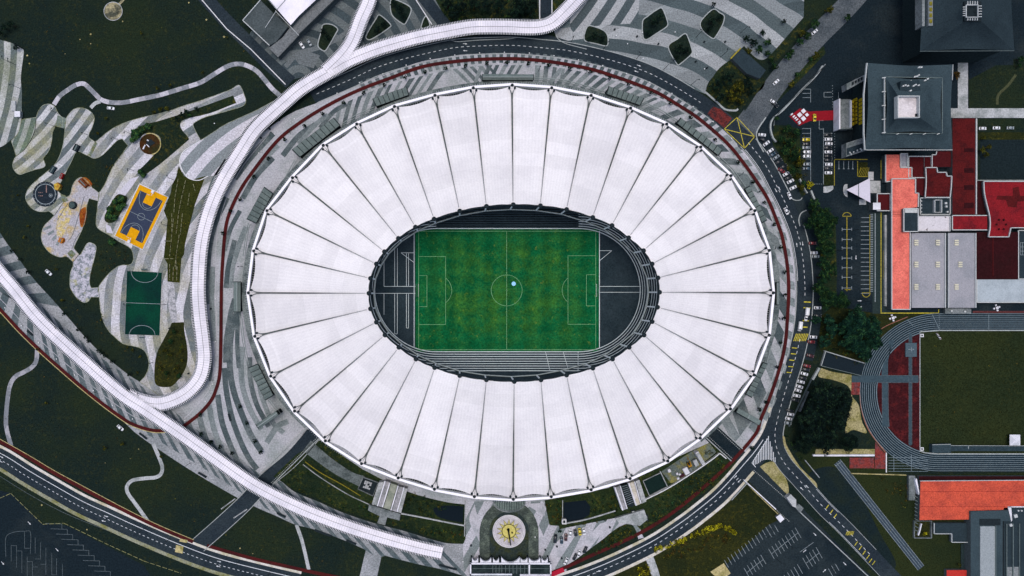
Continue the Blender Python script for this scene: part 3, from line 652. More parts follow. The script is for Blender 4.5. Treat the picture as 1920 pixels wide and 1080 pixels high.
# ------------------------------------------------------------------ stadium: roof
ON = [(1451,549),(1443,629),(1415,704),(1370,768),(1313,823),(1252,866),(1181,899),(1108,920),(1033,933),(962,938),(889,933),(814,919),(746,898),(677,871),(609,828),(551,772),(506,706),(476,631),
      (464,549),(474,470),(499,394),(547,332),(605,271),(668,231),(739,198),(815,177),(887,163),(960,158),(1034,163),(1108,177),(1182,201),(1250,231),(1314,274),(1371,328),(1416,394),(1443,469)]
IN = [(1236,548),(1232,576),(1222,603),(1207,628),(1179,651),(1148,673),(1111,690),(1062,703),(1014,712),(964,715),(912,712),(862,704),(815,689),(780,673),(748,651),(722,628),(706,604),(695,579),
      (692,550),(695,522),(706,495),(721,472),(747,447),(779,426),(814,411),(862,396),(912,387),(962,384),(1013,386),(1062,393),(1111,408),(1147,423),(1178,446),(1206,470),(1222,495),(1233,521)]
ZR, ZI, ZL = 30.0, 44.0, 25.0
cx0, cy0 = 958, 548
def toward(p, q, d):
    v = np.array(q, float) - p; return tuple(np.array(p, float) + v / np.linalg.norm(v) * d)
st = thing('stadium', 'huge oval stadium with white ribbed membrane roof open over a green pitch', 'stadium', W(958, 548, 0))
m_rim = M('rim_white', (236, 234, 240), .04, rough=.5)
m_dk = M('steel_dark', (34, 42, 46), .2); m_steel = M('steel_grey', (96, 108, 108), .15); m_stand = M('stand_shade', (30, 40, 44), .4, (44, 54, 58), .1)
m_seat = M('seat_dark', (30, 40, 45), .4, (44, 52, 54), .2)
# membrane
t = NT('membrane', .75, .15)
uvn = t.n('ShaderNodeUVMap'); u, v, _ = t.sep(uvn.outputs[0])
oi = t.n('ShaderNodeObjectInfo').outputs['Random']
c = t.mix(t.rng(t.noise(.05, 4, rough=.7), .42, .62, 0, 1), lin((243, 240, 242)), lin((233, 230, 233)))
bandn = t.white(t.comb(t.math('FLOOR', t.math('MULTIPLY', v, 9.0)), oi, 0.0))
seam = t.math('SUBTRACT', 1.0, t.rng(t.math('ABSOLUTE', t.math('SUBTRACT', t.math('FRACT', t.math('MULTIPLY', v, 9.0)), .5)), .485, .5, 0, 1))
weave = t.rng(t.math('SINE', t.math('MULTIPLY', u, 62.0)), -1, 1, .965, 1.015)
fac = t.math('MULTIPLY', t.rng(bandn, 0, 1, .94, 1.03), t.math('MULTIPLY', weave, t.rng(oi, 0, 1, .945, 1.025)))
fac = t.math('MULTIPLY', fac, t.rng(seam, 0, 1, .92, 1.0))
fac = t.math('MULTIPLY', fac, t.rng(v, .085, .09, .93, 1.0))
gr = t.rng(t.noise(.16, 6, vec=t.vmath('MULTIPLY', t.pos, (1, 1.7, 1)), rough=.85), .58, .8, 0, .3)
c = t.mix(gr, c, lin((150, 146, 150)))
sc = t.n('ShaderNodeVectorMath', operation='SCALE'); t.put(sc.inputs[0], c); t.put(sc.inputs['Scale'], fac); m_mem = t.out(sc.outputs[0], .06, 1.3)
tl = t.n('ShaderNodeBsdfTranslucent'); tl.inputs[0].default_value = (.9, .9, .92, 1); mx = t.n('ShaderNodeMixShader'); mx.inputs[0].default_value = .18
t.t.links.new(t.b.outputs[0], mx.inputs[1]); t.t.links.new(tl.outputs[0], mx.inputs[2]); t.t.links.new(mx.outputs[0], t.t.nodes['Material Output'].inputs[0])
NU, NV = 12, 18
for i in range(36):
    a0, a1, b0, b1 = ON[i], ON[(i+1) % 36], IN[i], IN[(i+1) % 36]
    A0, A1 = np.array(toward(a0, b0, 3.2)), np.array(toward(a1, b1, 3.2)); B0, B1 = np.array(b0, float), np.array(b1, float)
    mb = MB(); uv = []
    for j in range(NV + 1):
        v_ = j / NV
        L, R = A0 + (B0-A0)*v_, A1 + (B1-A1)*v_; w_ = np.linalg.norm(R - L); d_ = (R - L) / w_
        gap = .85 * min(1, v_/.08) * max(.1, 1 - max(0, v_-.25)/.5) if v_ > .02 else 0
        L2, R2 = L + d_*gap, R - d_*gap
        inward = ((B0+B1)/2 - (A0+A1)/2); ln_ = np.linalg.norm(inward); inward /= ln_
        for k in range(NU + 1):
            u_ = k / NU; s_ = math.sin(math.pi*u_)
            P = L2 + (R2-L2)*u_
            P = P + inward * s_ * (5.6 * max(0, 1 - v_*3.5) ** 1.5) - inward * (-1) * 0
            P = P + inward * (-s_) * (-2.2) * (v_ ** 6)*(-1)
            z_ = ZR + 1.5 + (ZI - ZR - 1.5) * v_ + 1.1 * math.sin(math.pi*u_)**.8 * (1 - .55*v_) * min(1, .25 + v_*4) - (2.0*math.sin(math.pi*v_))
            mb.v.append(W(P[0], P[1], z_)); uv.append((u_, v_))
    for j in range(NV):
        for k in range(NU):
            q0 = j*(NU+1)+k; mb.face((q0, q0+1, q0+NU+2, q0+NU+1)[::-1])
    ob = mb.build('roof_membrane', m_mem, st, True)
    lay = ob.data.uv_layers.new(name='UVMap')
    for lp in ob.data.loops: lay.data[lp.index].uv = uv[lp.vertex_index]
# rim_beam (white polygon), inner tension rings, masts
def ringpx(pts, closed=True): return pts + [pts[0]] if closed else pts
mb = MB(); mb.strip(ringpx(ON), 4.6, ZR + 1.2, 1.6); mb.build('rim_beam', m_rim, st)
mb = MB()
for i in range(36): mb.tube([W(*q_, ZI + .4) for q_ in [(IN[i][0] + (IN[(i+1) % 36][0]-IN[i][0])*s_, IN[i][1] + (IN[(i+1) % 36][1]-IN[i][1])*s_) for s_ in (0, 1)]], .38, 6)
mb.build('upper_ring', m_dk, st)
low = [W(*q_, ZI) for q_ in IN]
mb = MB()
for dz, ds in ((0, 1.0), (1.6, .992), (-1.4, 1.008)):
    P = [(q_[0]*1, q_[1], ZL + dz) for q_ in low]; c_ = W(965, 549.5, ZI); P = [((q_[0]-c_[0])*ds + c_[0], (q_[1]-c_[1])*ds + c_[1], q_[2]) for q_ in P]
    for i in range(36): mb.tube([P[i], P[(i+1) % 36]], .26, 6)
mb.build('lower_ring', M('ring_steel', (150, 160, 160), .1), st)
mb = MB()   # catwalk floor between the lower cables
c_ = W(965, 549.5, ZI)
for i in range(36):
    q0, q1 = low[i], low[(i+1) % 36]; b = len(mb.v)
    for s_ in (.997, 1.012):
        for q_ in (q0, q1): mb.v.append(((q_[0]-c_[0])*s_ + c_[0], (q_[1]-c_[1])*s_ + c_[1], ZL - .4))
    mb.face((b, b+1, b+3, b+2))
mb.build('catwalk', m_stand, st)
m_mast = M('mast_white', (232, 234, 236), .03)
for q_ in low:
    mb = MB(); mb.tube([(q_[0], q_[1], ZL), (q_[0], q_[1], ZI + .3)], [.42, .42], 8); ob = mb.build('mast', m_mast, st)
    hb = MB(); hb.tube([(q_[0], q_[1], ZI + .3), (q_[0], q_[1], ZI + .9), (q_[0], q_[1], ZI + 1.4)], [1.15, 1.25, .8], 12); hb.build('mast_head', m_dk, ob)
# valley cables with forked ends and anchor discs
mb, an = MB(), MB()
for i in range(36):
    a, b = np.array(ON[i], float), np.array(IN[i], float); d_ = (b-a)/np.linalg.norm(b-a); n_ = np.array((-d_[1], d_[0]))
    def vz(v_): return ZR + 1.7 + (ZI-ZR-1.5)*v_ - 2.0*math.sin(math.pi*v_)
    Lg = np.linalg.norm(b-a)
    for s_ in (1, -1):
        P = []
        for v_, o_ in ((.035, 5.0), (.05, 3.2), (.075, 1.5), (.12, .7), (.3, .8), (.55, .75), (.8, .6), (.97, .5)):
            q_ = a + d_*Lg*v_ + n_*s_*o_; P.append(W(q_[0], q_[1], vz(v_) + .55))
        mb.tube(P, [.22,.22,.24,.24,.2,.13,.08,.04], 5)
        q_ = a + d_*Lg*.033 + n_*s_*5.2; p_ = W(q_[0], q_[1], vz(.03)); an = MB(); an.prismw([(p_[0]+.62*math.cos(k), p_[1]+.62*math.sin(k)) for k in np.linspace(0, 6.283, 10, endpoint=False)], p_[2]+.2, p_[2]+1.2); an.build('cable_anchor', m_dk, st)
    q_ = a + d_*3.4; p_ = W(q_[0], q_[1], ZR); an = MB(); an.prismw([(p_[0]+.85*math.cos(k), p_[1]+.85*math.sin(k)) for k in np.linspace(0, 6.283, 8, endpoint=False)], ZR+.6, ZR+1.9); an.build('rim_bearing', m_dk, st)
mb.build('valley_cable', M('cable_dark', (92, 97, 96), .3), st); pass
# gutter under each valley: a dark trough seen through the gap
mb = MB()
for i in range(36):
    a, b = ON[i], IN[i]; P = [tuple(np.array(a, float) + (np.array(b, float)-a)*v_) for v_ in np.linspace(.03, .99, 12)]
    L, R = offs(P, 1.5), offs(P, -1.5); bb = len(mb.v)
    for q_ in (L, R):
        for j, p_ in enumerate(q_): v_ = .03 + .96*j/11; mb.v.append(W(p_[0], p_[1], ZR + 1.0 + (ZI-ZR-1.5)*v_ - 2.0*math.sin(math.pi*v_) - .5))
    for j in range(11): mb.face((bb+j, bb+12+j, bb+13+j, bb+j+1))
mb.build('gutter', M('gutter_grey', (96, 102, 100), .5, (150, 150, 150), .2), st)
# short struts between rim and membrane, and the comb outside the rim
mb = MB()
for i in range(36):
    a, b = np.array(ON[i], float), np.array(ON[(i+1) % 36], float); c_ = (np.array(IN[i])+np.array(IN[(i+1) % 36]))/2
    d_ = c_ - (a+b)/2; d_ = d_/np.linalg.norm(d_)
    n_ = int(np.linalg.norm(b-a)/4.2)
    for k in range(1, n_):
        f = k/n_; p_ = a + (b-a)*f; l_ = 3 + 7.5*math.sin(math.pi*f)
        q_ = p_ + d_*l_; mb.tube([W(p_[0], p_[1], ZR+.2), W(q_[0], q_[1], ZR-.5)], .13, 4)
        if 9 <= i <= 30:
            q_ = p_ - d_*5.2; mb.tube([W(p_[0], p_[1], ZR-.2), W(q_[0], q_[1], ZR-2.2)], .16, 4)
mb.build('rim_struts', M('strut_pale', (150, 156, 158), .2), st)
# seating bowl and outer concourse
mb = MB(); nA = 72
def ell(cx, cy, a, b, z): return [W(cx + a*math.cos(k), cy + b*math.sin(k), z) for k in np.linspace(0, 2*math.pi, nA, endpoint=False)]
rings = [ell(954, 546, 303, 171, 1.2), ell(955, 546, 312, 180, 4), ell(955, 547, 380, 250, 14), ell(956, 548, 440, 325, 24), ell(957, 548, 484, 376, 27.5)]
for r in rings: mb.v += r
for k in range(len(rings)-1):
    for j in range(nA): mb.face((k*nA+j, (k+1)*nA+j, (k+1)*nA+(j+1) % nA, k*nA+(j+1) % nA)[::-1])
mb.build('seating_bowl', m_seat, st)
mb = MB(); rr = [ell(958, 548, 488, 382, 27.0), ell(958, 548, 486, 379, 14.0), ell(958, 548, 484, 377, .1)]
for r in rr: mb.v += r
for k in range(2):
    for j in range(nA): mb.face((k*nA+j, (k+1)*nA+j, (k+1)*nA+(j+1) % nA, k*nA+(j+1) % nA))
mb.build('outer_wall', m_stand, st)
mb = MB()      # dark service trench and ledge right under the eaves
L = [W(958 + 505*math.cos(k), 548 + 397*math.sin(k), 9.0) for k in np.linspace(math.radians(140), math.radians(405), 90)]
R = [W(958 + 490*math.cos(k), 548 + 383*math.sin(k), 9.0) for k in np.linspace(math.radians(140), math.radians(405), 90)]
mb.v = L + R
for j in range(89): mb.face((j, 90+j, 91+j, j+1))
mb.build('ledge', M('ledge_dark', (112, 120, 120), .35, (70, 80, 82), .12), st)

# ramp canopies round the stadium (roofs of the stair towers)
m_can = M('canopy_sheet', (104, 116, 114), .18, (92, 104, 103), .1); m_cane = M('canopy_edge', (46, 54, 56), .2); m_canl = M('canopy_rib', (138, 148, 148), .12)
def canopy(pts, nseg, desc, z=11.0):
    """pts: A-B outer long edge, C-D inner long edge (A next to D)"""
    c = np.mean(pts, 0); o = thing('stair_canopy', desc, 'canopy roof', W(c[0], c[1], 0), group='grey stair canopies round the stadium')
    A, B, C_, D = [np.array(p, float) for p in pts]
    mb = MB(); mb.prism([tuple(p) for p in (A, B, C_, D)], 0.05, z - .6); mb.build('wall', m_stand, o)
    mb = MB(); e = .7; cc = (A+B+C_+D)/4; mb.prism([tuple(p + (p-cc)/np.linalg.norm(p-cc)*1.4) for p in (A, B, C_, D)], z - .6, z - .1); mb.build('eave', m_cane, o)
    if nseg:
        for i in range(nseg):
            f0, f1 = i/nseg + .035/nseg*2, (i+1)/nseg - .035/nseg*2
            P, Q, R_, T_ = A+(B-A)*f0, A+(B-A)*f1, D+(C_-D)*f1, D+(C_-D)*f0
            mb = MB(); mb.cm = 0; pm, qm = (P+Q)/2, (T_+R_)/2
            b = len(mb.v); mb.v += [W(*P, z), W(*pm, z+.7), W(*Q, z), W(*T_, z), W(*qm, z+.7), W(*R_, z), W(*P, z-.5), W(*Q, z-.5), W(*T_, z-.5), W(*R_, z-.5)]
            for fc in ((0,1,4,3),(1,2,5,4),(0,6,7,2,1),(3,4,5,9,8),(0,3,8,6),(2,7,9,5)): mb.face(fc)
            mb.build('roof_bay', m_can, o)
    else:
        mid0, mid1 = (A+D)/2, (B+C_)/2
        mb = MB(); b = len(mb.v); mb.v += [W(*A, z), W(*B, z), W(*mid1, z+.9), W(*mid0, z+.9), W(*C_, z), W(*D, z)]
        mb.face((0,3,2,1)); mb.face((3,5,4,2)); mb.face((1,2,4)); mb.face((0,5,3)); mb.build('roof', m_can, o)
        mb = MB(); mb.tube([W(*mid0, z+.95), W(*mid1, z+.95)], .3, 5); mb.build('ridge', m_canl, o)
cans = [([(905,139),(1000,139.5),(1000,150),(905,150)], 0, 'long narrow grey canopy with a ridge line at the top of the stadium'),
        ([(1142,162),(1207,184),(1200,197),(1138,176)], 7, 'grey seven bay canopy to the right of the topmost narrow canopy'),
        ([(1277,221),(1354,281),(1347,291),(1270,231)], 8, 'long grey ribbed canopy facing the yellow box junction'),
        ([(1406,349),(1438,412),(1429,417),(1397,354)], 7, 'slim grey ribbed canopy facing the slanted parking bays on the ring road'),
        ([(1439,683),(1410,745),(1399,739),(1431,680)], 7, 'slim grey ribbed canopy facing the big dark trees beside the running track'),
        ([(1427,789),(1423,797),(1381,773),(1385,765)], 0, 'narrow grey bar canopy pointing at the zebra hatching'),
        ([(1461,530),(1461,571),(1455,571),(1455,530)], 0, 'short dark bar canopy facing the yellow kerb bars on the ring road'),
        ([(699,185),(762,163),(766,178),(706,199)], 7, 'grey ribbed canopy to the left of the topmost narrow canopy'),
        ([(548,280),(625,221),(637,235),(562,294)], 9, 'long grey ribbed canopy nearest to the striped arc of the park'),
        ([(463,410),(495,351),(511,363),(480,418)], 7, 'grey ribbed canopy on the side facing the orange basketball court'),
        ([(438,584),(438,529),(451,529),(451,584)], 0, 'upright narrow grey canopy level with the centre of the pitch'),
        ([(497,750),(466,690),(483,683),(512,741)], 7, 'grey ribbed canopy just above the low bar canopy beside the service road'),
        ([(480,796),(517,771),(522,778),(486,804)], 0, 'low grey bar canopy beside the dark service road')]
for c in cans: canopy(*c)
# parapet rails of the stair ramps between canopies
for ln in ([(783,188),(820,175),(880,158),(905,153)],[(1000,146),(1060,150),(1135,172)],[(642,231),(670,214),(702,200)],[(1210,192),(1240,206),(1272,226)],[(517,358),(530,340),(552,300)],[(455,480),(462,430),(466,418)],[(452,590),(458,640),(466,683)],[(505,748),(520,768),(528,778)],[(1347,291),(1375,318),(1398,350)],[(1434,420),(1450,470),(1455,528)],[(1455,575),(1450,630),(1438,680)]):
    ln = smooth(ln); mb = MB(); mb.strip(ln, 1.1, 6, .6); mb.build('ramp_parapet', m_canl, st); mb = MB(); mb.strip(offs(ln, 3.5), .8, 6, .6); mb.build('ramp_parapet', m_canl, st)

# ------------------------------------------------------------------ covered walkways
t = NT('walk_roof', .6, .25)
m_walk = t.out(t.mix(t.rng(t.noise(.08, 3), .4, .6, 0, 1), lin((228, 224, 232)), lin((210, 207, 216))), .05, 1.5)
m_raft = M('rafter_white', (200, 200, 205), .06)
def walkway(pts, w, desc, z=6.0, fine=True, over=0.0, ends=(0, 0)):
    ln = resample(smooth(pts), 3.0); c = ln[len(ln)//2]; o = thing('covered_walkway', desc, 'walkway roof', W(c[0], c[1], 0), group='white covered walkways')
    mb = MB(); mb.strip(ln, w + 3.6, z - .5, .25); mb.build('beam_shade', m_cane, o)  # dark sheet below the rafter ends, its colour stands in for shade
    mb = MB(); L, R = offs(ln, w/2 - 2.0), offs(ln, -w/2 + 2.0); n = len(ln); b = len(mb.v)
    for q_, zz in ((L, z), (ln, z + .55), (R, z)): mb.v += [W(p[0], p[1], zz) for p in q_]
    for k in range(2):
        for j in range(n-1): mb.face((b+k*n+j, b+k*n+j+1, b+(k+1)*n+j+1, b+(k+1)*n+j))
    mb.build('roof_sheet', m_walk, o)
    mb = MB(); mb.strip(ln, .55, z + .62); mb.build('ridge_vent', m_cane, o)
    rf = resample(smooth(pts), 3.0); A, B = offs(rf, w/2 + 1.7), offs(rf, w/2 - 2.2); C_, D = offs(rf, -w/2 - 1.7), offs(rf, -w/2 + 2.2); mb = MB()
    for (P, Q) in ((A, B), (C_, D)):
        for p, q_ in zip(P, Q): mb.strip([p, q_], 1.1, z + .08, .3)
    mb.build('rafter_ends', m_raft, o)['kind'] = 'stuff'
    mb = MB()      # purlin lines across the sheet
    for i, p in enumerate(resample(ln, 2.3)): pass
    ps = resample(smooth(pts), 4.6); A, B = offs(ps, w/2 - 2), offs(ps, -w/2 + 2)
    for i, (p, mid, q_) in enumerate(zip(A, ps, B)):
        mb.tube([W(p[0], p[1], z + .10), W(mid[0], mid[1], z + .60), W(q_[0], q_[1], z + .10)], .045, 4, False)
    mb.build('sheet_seams', m_dim, o)
    for p in resample(ln, 28)[1:-1]:
        for s_ in (1, -1):
            e = np.array(p); mb = MB(); q_ = W(e[0], e[1], 0)
            mb.tube([(q_[0], q_[1] + s_*1.6, 0), (q_[0], q_[1] + s_*2.6, z - .5)], .14, 6); mb.build('post', m_steel, o)
W1 = [(1104,-28),(1080,0),(1060,21),(1037,42),(1015,50),(990,51.5),(955,50),(915,49.5),(880,51),(830,60),(790,68),(755,77),(705,92),(655,112),(620,132),(567,163),(530,194),(480,240),(450,285),(420,334),(400,375),(385,420),(375,470),(371,540),(374,590),(380,640),(382,677),(372,712),(343,741),(302,757),(268,753),(240,742)]
walkway(W1, 26, 'long white covered walkway curling from the north plaza round the left park', 6.0)
W2 = [(-50,447),(0,512),(25,541),(75,602),(150,672),(225,737),(275,770),(337,812),(400,857),(475,909),(555,950),(630,980),(705,1005),(780,1026),(829,1037)]
walkway(W2, 25, 'white covered walkway sweeping diagonally below the stadium and ending at a square cut', 6.7)
walkway([(700,-40),(692,0),(676,37),(660,78),(640,106),(612,133)], 26, 'short white covered walkway joining the long one at the forked junction', 6.35)
# ------------------------------------------------------------------ south side of the stadium
m_gard = lawn('garden_ground', (26, 38, 27), (36, 48, 28), (86, 86, 32), .4, .9)
sheet('garden_ground', [smooth([(513,893,1),(556,852,1),(600,825,1),(680,880,1),(760,920),(830,940),(872,946,1),(871,1014),(866,1020),(830,1013),(755,990),(705,977),(645,957),(595,935),(552,918)], True)], m_gard, .12)
sheet('garden_ground', [smooth([(1021,938,1),(1140,915,1),(1330,830,1),(1388,868,1),(1350,905,1),(1262,960,1),(1205,998,1),(1192,983,1),(1190,976),(1212,975,1),(1205,958,1),(1150,970,1),(1050,992,1),(1048,985,1),(1030,984,1)], True)], m_gard, .12)
sheet('garden_ground', [smooth([(1095,1040,1),(1120,1020,1),(1150,995),(1172,983),(1185,985),(1192,994),(1195,1006,1),(1165,1020,1),(1110,1044,1),(1070,1062,1),(1063,1060)], True)], m_gard, .13)
sheet('garden_water', [smooth([(815,951),(850,948),(869,950,1),(868,980,1),(835,974),(818,966)], True), [(1057,942),(1098,938),(1107,950),(1105,965),(1090,975),(1056,979)]], M('pond_dark', (20, 29, 36), .1, rough=.3), .15)
sheet('terrace_ground', [smooth([(568,845,1),(583,826,1),(620,858),(660,885),(684,893,1),(673,912,1),(630,890),(590,862)], True)], M('terrace_concrete', (96, 104, 104), .35, (70, 78, 78), .15, gs=1.5), .3)
# dark court round the sundial
sheet('south_plaza', [smooth([(873,940,1),(1018,940,1),(1024,956,1),(1032,985,1),(1048,986,1),(1049,992,1),(1150,972,1),(1210,958,1),(1222,976),(1218,985),(1206,990),(1201,994),(1207,1008,1),(1197,1011,1),(1192,994),(1182,982),(1165,985),(1148,997),(1120,1019),(1062,1062,1),(1062,1072,1),(1000,1088,1),(870,1084,1),(868,1020,1),(873,1010,1)], True)], m_sS, .09)
sheet('south_plaza_pale', [[(1040,1064),(1012,1082),(1040,1020),(1062,1000),(1080,1002),(1052,1045)], [(1062,1062),(1075,1035),(1125,982),(1148,975),(1105,1030)], [(1131,1020),(1165,975),(1190,970),(1200,985),(1180,980),(1160,988)]], m_pav, .11)
sheet('plaza_kite', [smooth([(890,945,1),(880,975),(897,1012),(899,1016,1),(900,982),(893,960)], True), smooth([(1010,985,1),(1018,1005),(1010,1022),(1009,1000)], True), [(985,945),(1014,943),(1021,952),(1022,968)]], m_pav, .115)
arch = [(899,1052)] + [(954.5 - 55.5*math.cos(a), 1000 - 62*math.sin(a)) for a in np.linspace(0, math.pi, 30)] + [(1010,1052)]
sheet('sundial_court', [arch], M('court_stained', (62, 70, 66), .45, (92, 102, 92), .18, gs=1.4), .14)
sheet('sundial_court_dark', [[(918,1052),(918,1000)] + [(954.5 - 37*math.cos(a), 996 - 37*math.sin(a)) for a in np.linspace(0, math.pi, 24)] + [(991,1000),(991,1052)]], M('court_dark', (42, 52, 52), .4, (52, 58, 40), .15), .16)
sd = thing('sundial', 'round pale sundial with a yellow sun star and a black pointer below the stadium', 'sundial', W(954.3, 996, 0))
c = (954.3, 996)
mb = MB(); p = W(*c); mb.prismw([(p[0]+30.6*S*math.cos(a), p[1]+30.6*S*math.sin(a)) for a in np.linspace(0, 6.2832, 56, endpoint=False)], .1, .5); mb.build('plinth', M('sundial_stone', (182, 178, 180), .14, (160, 156, 164), .2), sd)
mb = MB(); mb.disc(c, 27.6, .53, 48, 26.9); mb.disc(c, 30.5, .53, 56, 29.6); mb.build('stone_ring', m_kerbw, sd)
def star(r0, r1, n=14, rot=-90):
    return [(c[0] + (r0 if i % 2 else r1)*math.cos(math.radians(rot + 180*i/n)), c[1] + (r0 if i % 2 else r1)*math.sin(math.radians(rot + 180*i/n))) for i in range(2*n)]
mb = MB(); mb.poly(star(14.2, 23.6), .54); mb.build('star_outline', M('star_edge', (92, 88, 58), .2), sd)
mb = MB(); mb.poly(star(13.0, 21.6), .57); mb.build('sun_rays', M('sun_ray', (178, 170, 112), .16), sd)
mb = MB(); mb.disc(c, 13.6, .60, 40); mb.build('sun_border', M('sun_edge', (76, 74, 44), .2), sd)
mb = MB(); mb.disc(c, 12.2, .63, 40); mb.build('sun_disc', M('sun_disc', (192, 182, 104), .15), sd)
mb = MB(); a, b = W(953, 993, .6), W(957.5, 1022, .6)
mb.tube([a, (b[0], b[1], 1.2)], [.55, .28], 6); mb.tube([a, (a[0], a[1], 3.5)], [.9, .35], 8); q = W(960, 998, .6); mb.tube([q, (q[0], q[1], 1.6)], .45, 8); mb.build('pointer', M('iron_black', (26, 32, 30), .2), sd)
# glazed half-round entrance canopy
ec = thing('entrance_canopy', 'half round ribbed glass canopy between the stadium rim and the sundial', 'canopy', W(955, 945, 0))
half = [(955 + 30*math.cos(a), 940 + 20*math.sin(a)) for a in np.linspace(0, math.pi, 28)]
mb = MB(); mb.prism(half, 5.2, 5.6); mb.build('glazing', M('canopy_glass', (86, 104, 98), .2, (60, 78, 74), .2, rough=.25, spec=.5), ec)
mb = MB()
for i in range(13):
    x = 928 + i*4.5; y1 = 940 + 20*math.sqrt(max(0, 1-((x-955)/30)**2)); mb.strip([(x, 935), (x, y1)], .9, 5.75, .2)
mb.build('rib', m_dk, ec); mb = MB(); mb.strip(half, 2.0, 5.8, .4); mb.strip([(p[0], p[1]-3) for p in half], .7, 5.76, .2); mb.build('edge_beam', m_conc, ec)
# portico
pt = thing('gate_portico', 'white portico with seven scalloped vaults at the foot of the sundial court', 'portico', W(957, 1062, 0))
m_wht = M('plaster_white', (214, 214, 222), .05, (190, 192, 198), .15)
fr = [((881,1057),(1034,1057)),((882.3,1055.6),(882.3,1079)),((1032.7,1055.6),(1032.7,1079)),((881,1077.5),(960,1077.5)),((992.5,1057),(992.5,1077)),((975,1078.5),(1034,1078.5))]
mb = MB()
for a, b in fr: mb.strip([a, b], 2.6, 7.0, 1.0)
mb.build('frame', m_wht, pt)
mb = MB(); mb.prism([(881,1058),(1034,1058),(1034,1085),(881,1085)], .2, 5.0); mb.build('roof_slab', M('slab_dark', (30, 40, 42), .3, (46, 58, 58), .2), pt)
mb = MB()
for x in (924,930,936,941,948,955,962,969,976,984,990): mb.strip([(x,1060),(x,1076)], .8, 5.6, .4)
mb.strip([(886,1066),(1030,1066)], .6, 5.5, .3); mb.build('roof_grid', m_steel, pt)
for x0, x1, y0, dip in ((885,896.5,1046,6),(900.5,921,1046,7),(924.5,935.5,1046,6),(940,974.5,1045,9.5),(976,989,1046,5),(991.5,1013,1046,6.5),(1015.5,1027,1046,6)):
    P = [(x0+(x1-x0)*f, y0 + dip*(1-abs(2*f-1)**2.4)) for f in np.linspace(0, 1, 13)] + [(x1, 1055.5), (x0, 1055.5)]
    mb = MB(); mb.prism(P, 4.6, 6.2); mb.build('vault', m_wht, pt)
for x in (884,898.5,922.7,937.5,975,990.3,1014.3,1028.5): mb = MB(); mb.prism([(x-1.1,1047.5),(x+1.1,1047.5),(x+1.1,1056),(x-1.1,1056)], .2, 5.4); mb.build('pier', m_stand, pt)

# stair ramps down from the concourse (left and right of the sundial court)
m_flag = M('ramp_flag', (150, 150, 156), .25, (118, 122, 124), .2); m_glz = M('ramp_glass', (146, 150, 138), .12, (122, 130, 118), .2)
def ramp(name, desc, base, bars, panels, base_m=None):
    c = np.mean(base, 0); o = thing(name, desc, 'stair ramp', W(c[0], c[1], 0))
    mb = MB(); mb.prism(base, .1, 2.2); mb.build('landing', base_m or m_conc, o)
    for a, b, w in bars: mb = MB(); mb.strip([a, b], w, 6.2, 3.6); mb.build('side_wall', m_wht, o)
    for P, mt in panels: mb = MB(); mb.prism(P, .1, 4.6); mb.build('flight', mt, o)
    return o
ramp('stair_ramp', 'grey stone stair ramp with white walls left of the sundial court', [(692,946),(751,964),(749,976),(726,970),(722,985),(707,981),(712,968),(690,957)],
     [((722,902),(707.5,949),2.2),((731,905),(717,951),2.2),((746.5,911),(733,957),2.2),((757.5,914),(744.5,960),2.2)],
     [([(723,902),(730,904),(716,951),(709,949)], m_flag), ([(733,906),(745,910),(731,956),(719,952)], m_glz), ([(748,912),(756,914),(743,960),(735,957)], m_flag), ([(710,905),(720,903),(706,948),(697,945)], m_concl), ([(758,916),(764,916),(752,962),(746,960)], m_concl)])
ramp('stair_ramp', 'white walled stair ramp with dark steps right of the sundial court', [(1154,972),(1208,956),(1214,974),(1200,986),(1160,980)],
     [((1153,914),(1168,957),2.4),((1163,911),(1176,954),1.6),((1179,906),(1193,948),2.4),((1190,903),(1202,944),1.6)],
     [([(1154,914),(1162,911),(1175,954),(1167,957)], m_flag), ([(1180,906),(1189,903),(1201,945),(1193,948)], m_pavc), ([(1164,911),(1178,907),(1190,945),(1187,950),(1178,950)], m_dk), ([(1192,902),(1199,900),(1212,940),(1204,944)], m_concl)], m_concl)
mb = MB()
for i in range(10):
    f = i/10; mb.strip([(1165.5+12*f, 913+37*f), (1177.5+11.5*f, 909+36*f)], .6, 4.9, .1)
o = mb.build('step_edges', m_dim); o['kind'] = 'structure'
# light well
lw_ = thing('light_well', 'square sunken light well with a chequered grille beside the left stair ramp', 'light well', W(690, 911, 0))
mb = MB(); P = [(681,895),(709,905),(699,930),(671,917)]; mb.strip(P + [P[0]], 1.4, 1.6, 1.4); mb.build('parapet', m_conc, lw_)
mb = MB(); mb.poly(P, .35); mb.build('floor', m_dk, lw_)
mb = MB()
for i in range(4):
    for j in range(4):
        if (i*3 + j*2 + (i*j)) % 3 != 1:
            a = np.array((684,901), float); u = np.array((3.3, 1.15)); v = np.array((-1.1, 3.3)); b_ = a + u*i*1.02 + v*j*1.02 + (0.5, 0)
            mb.prism([tuple(b_), tuple(b_+u*.95), tuple(b_+u*.8+v*.85), tuple(b_+v*.9)], .4, 1.0)
mb.build('grille', m_concl, lw_)
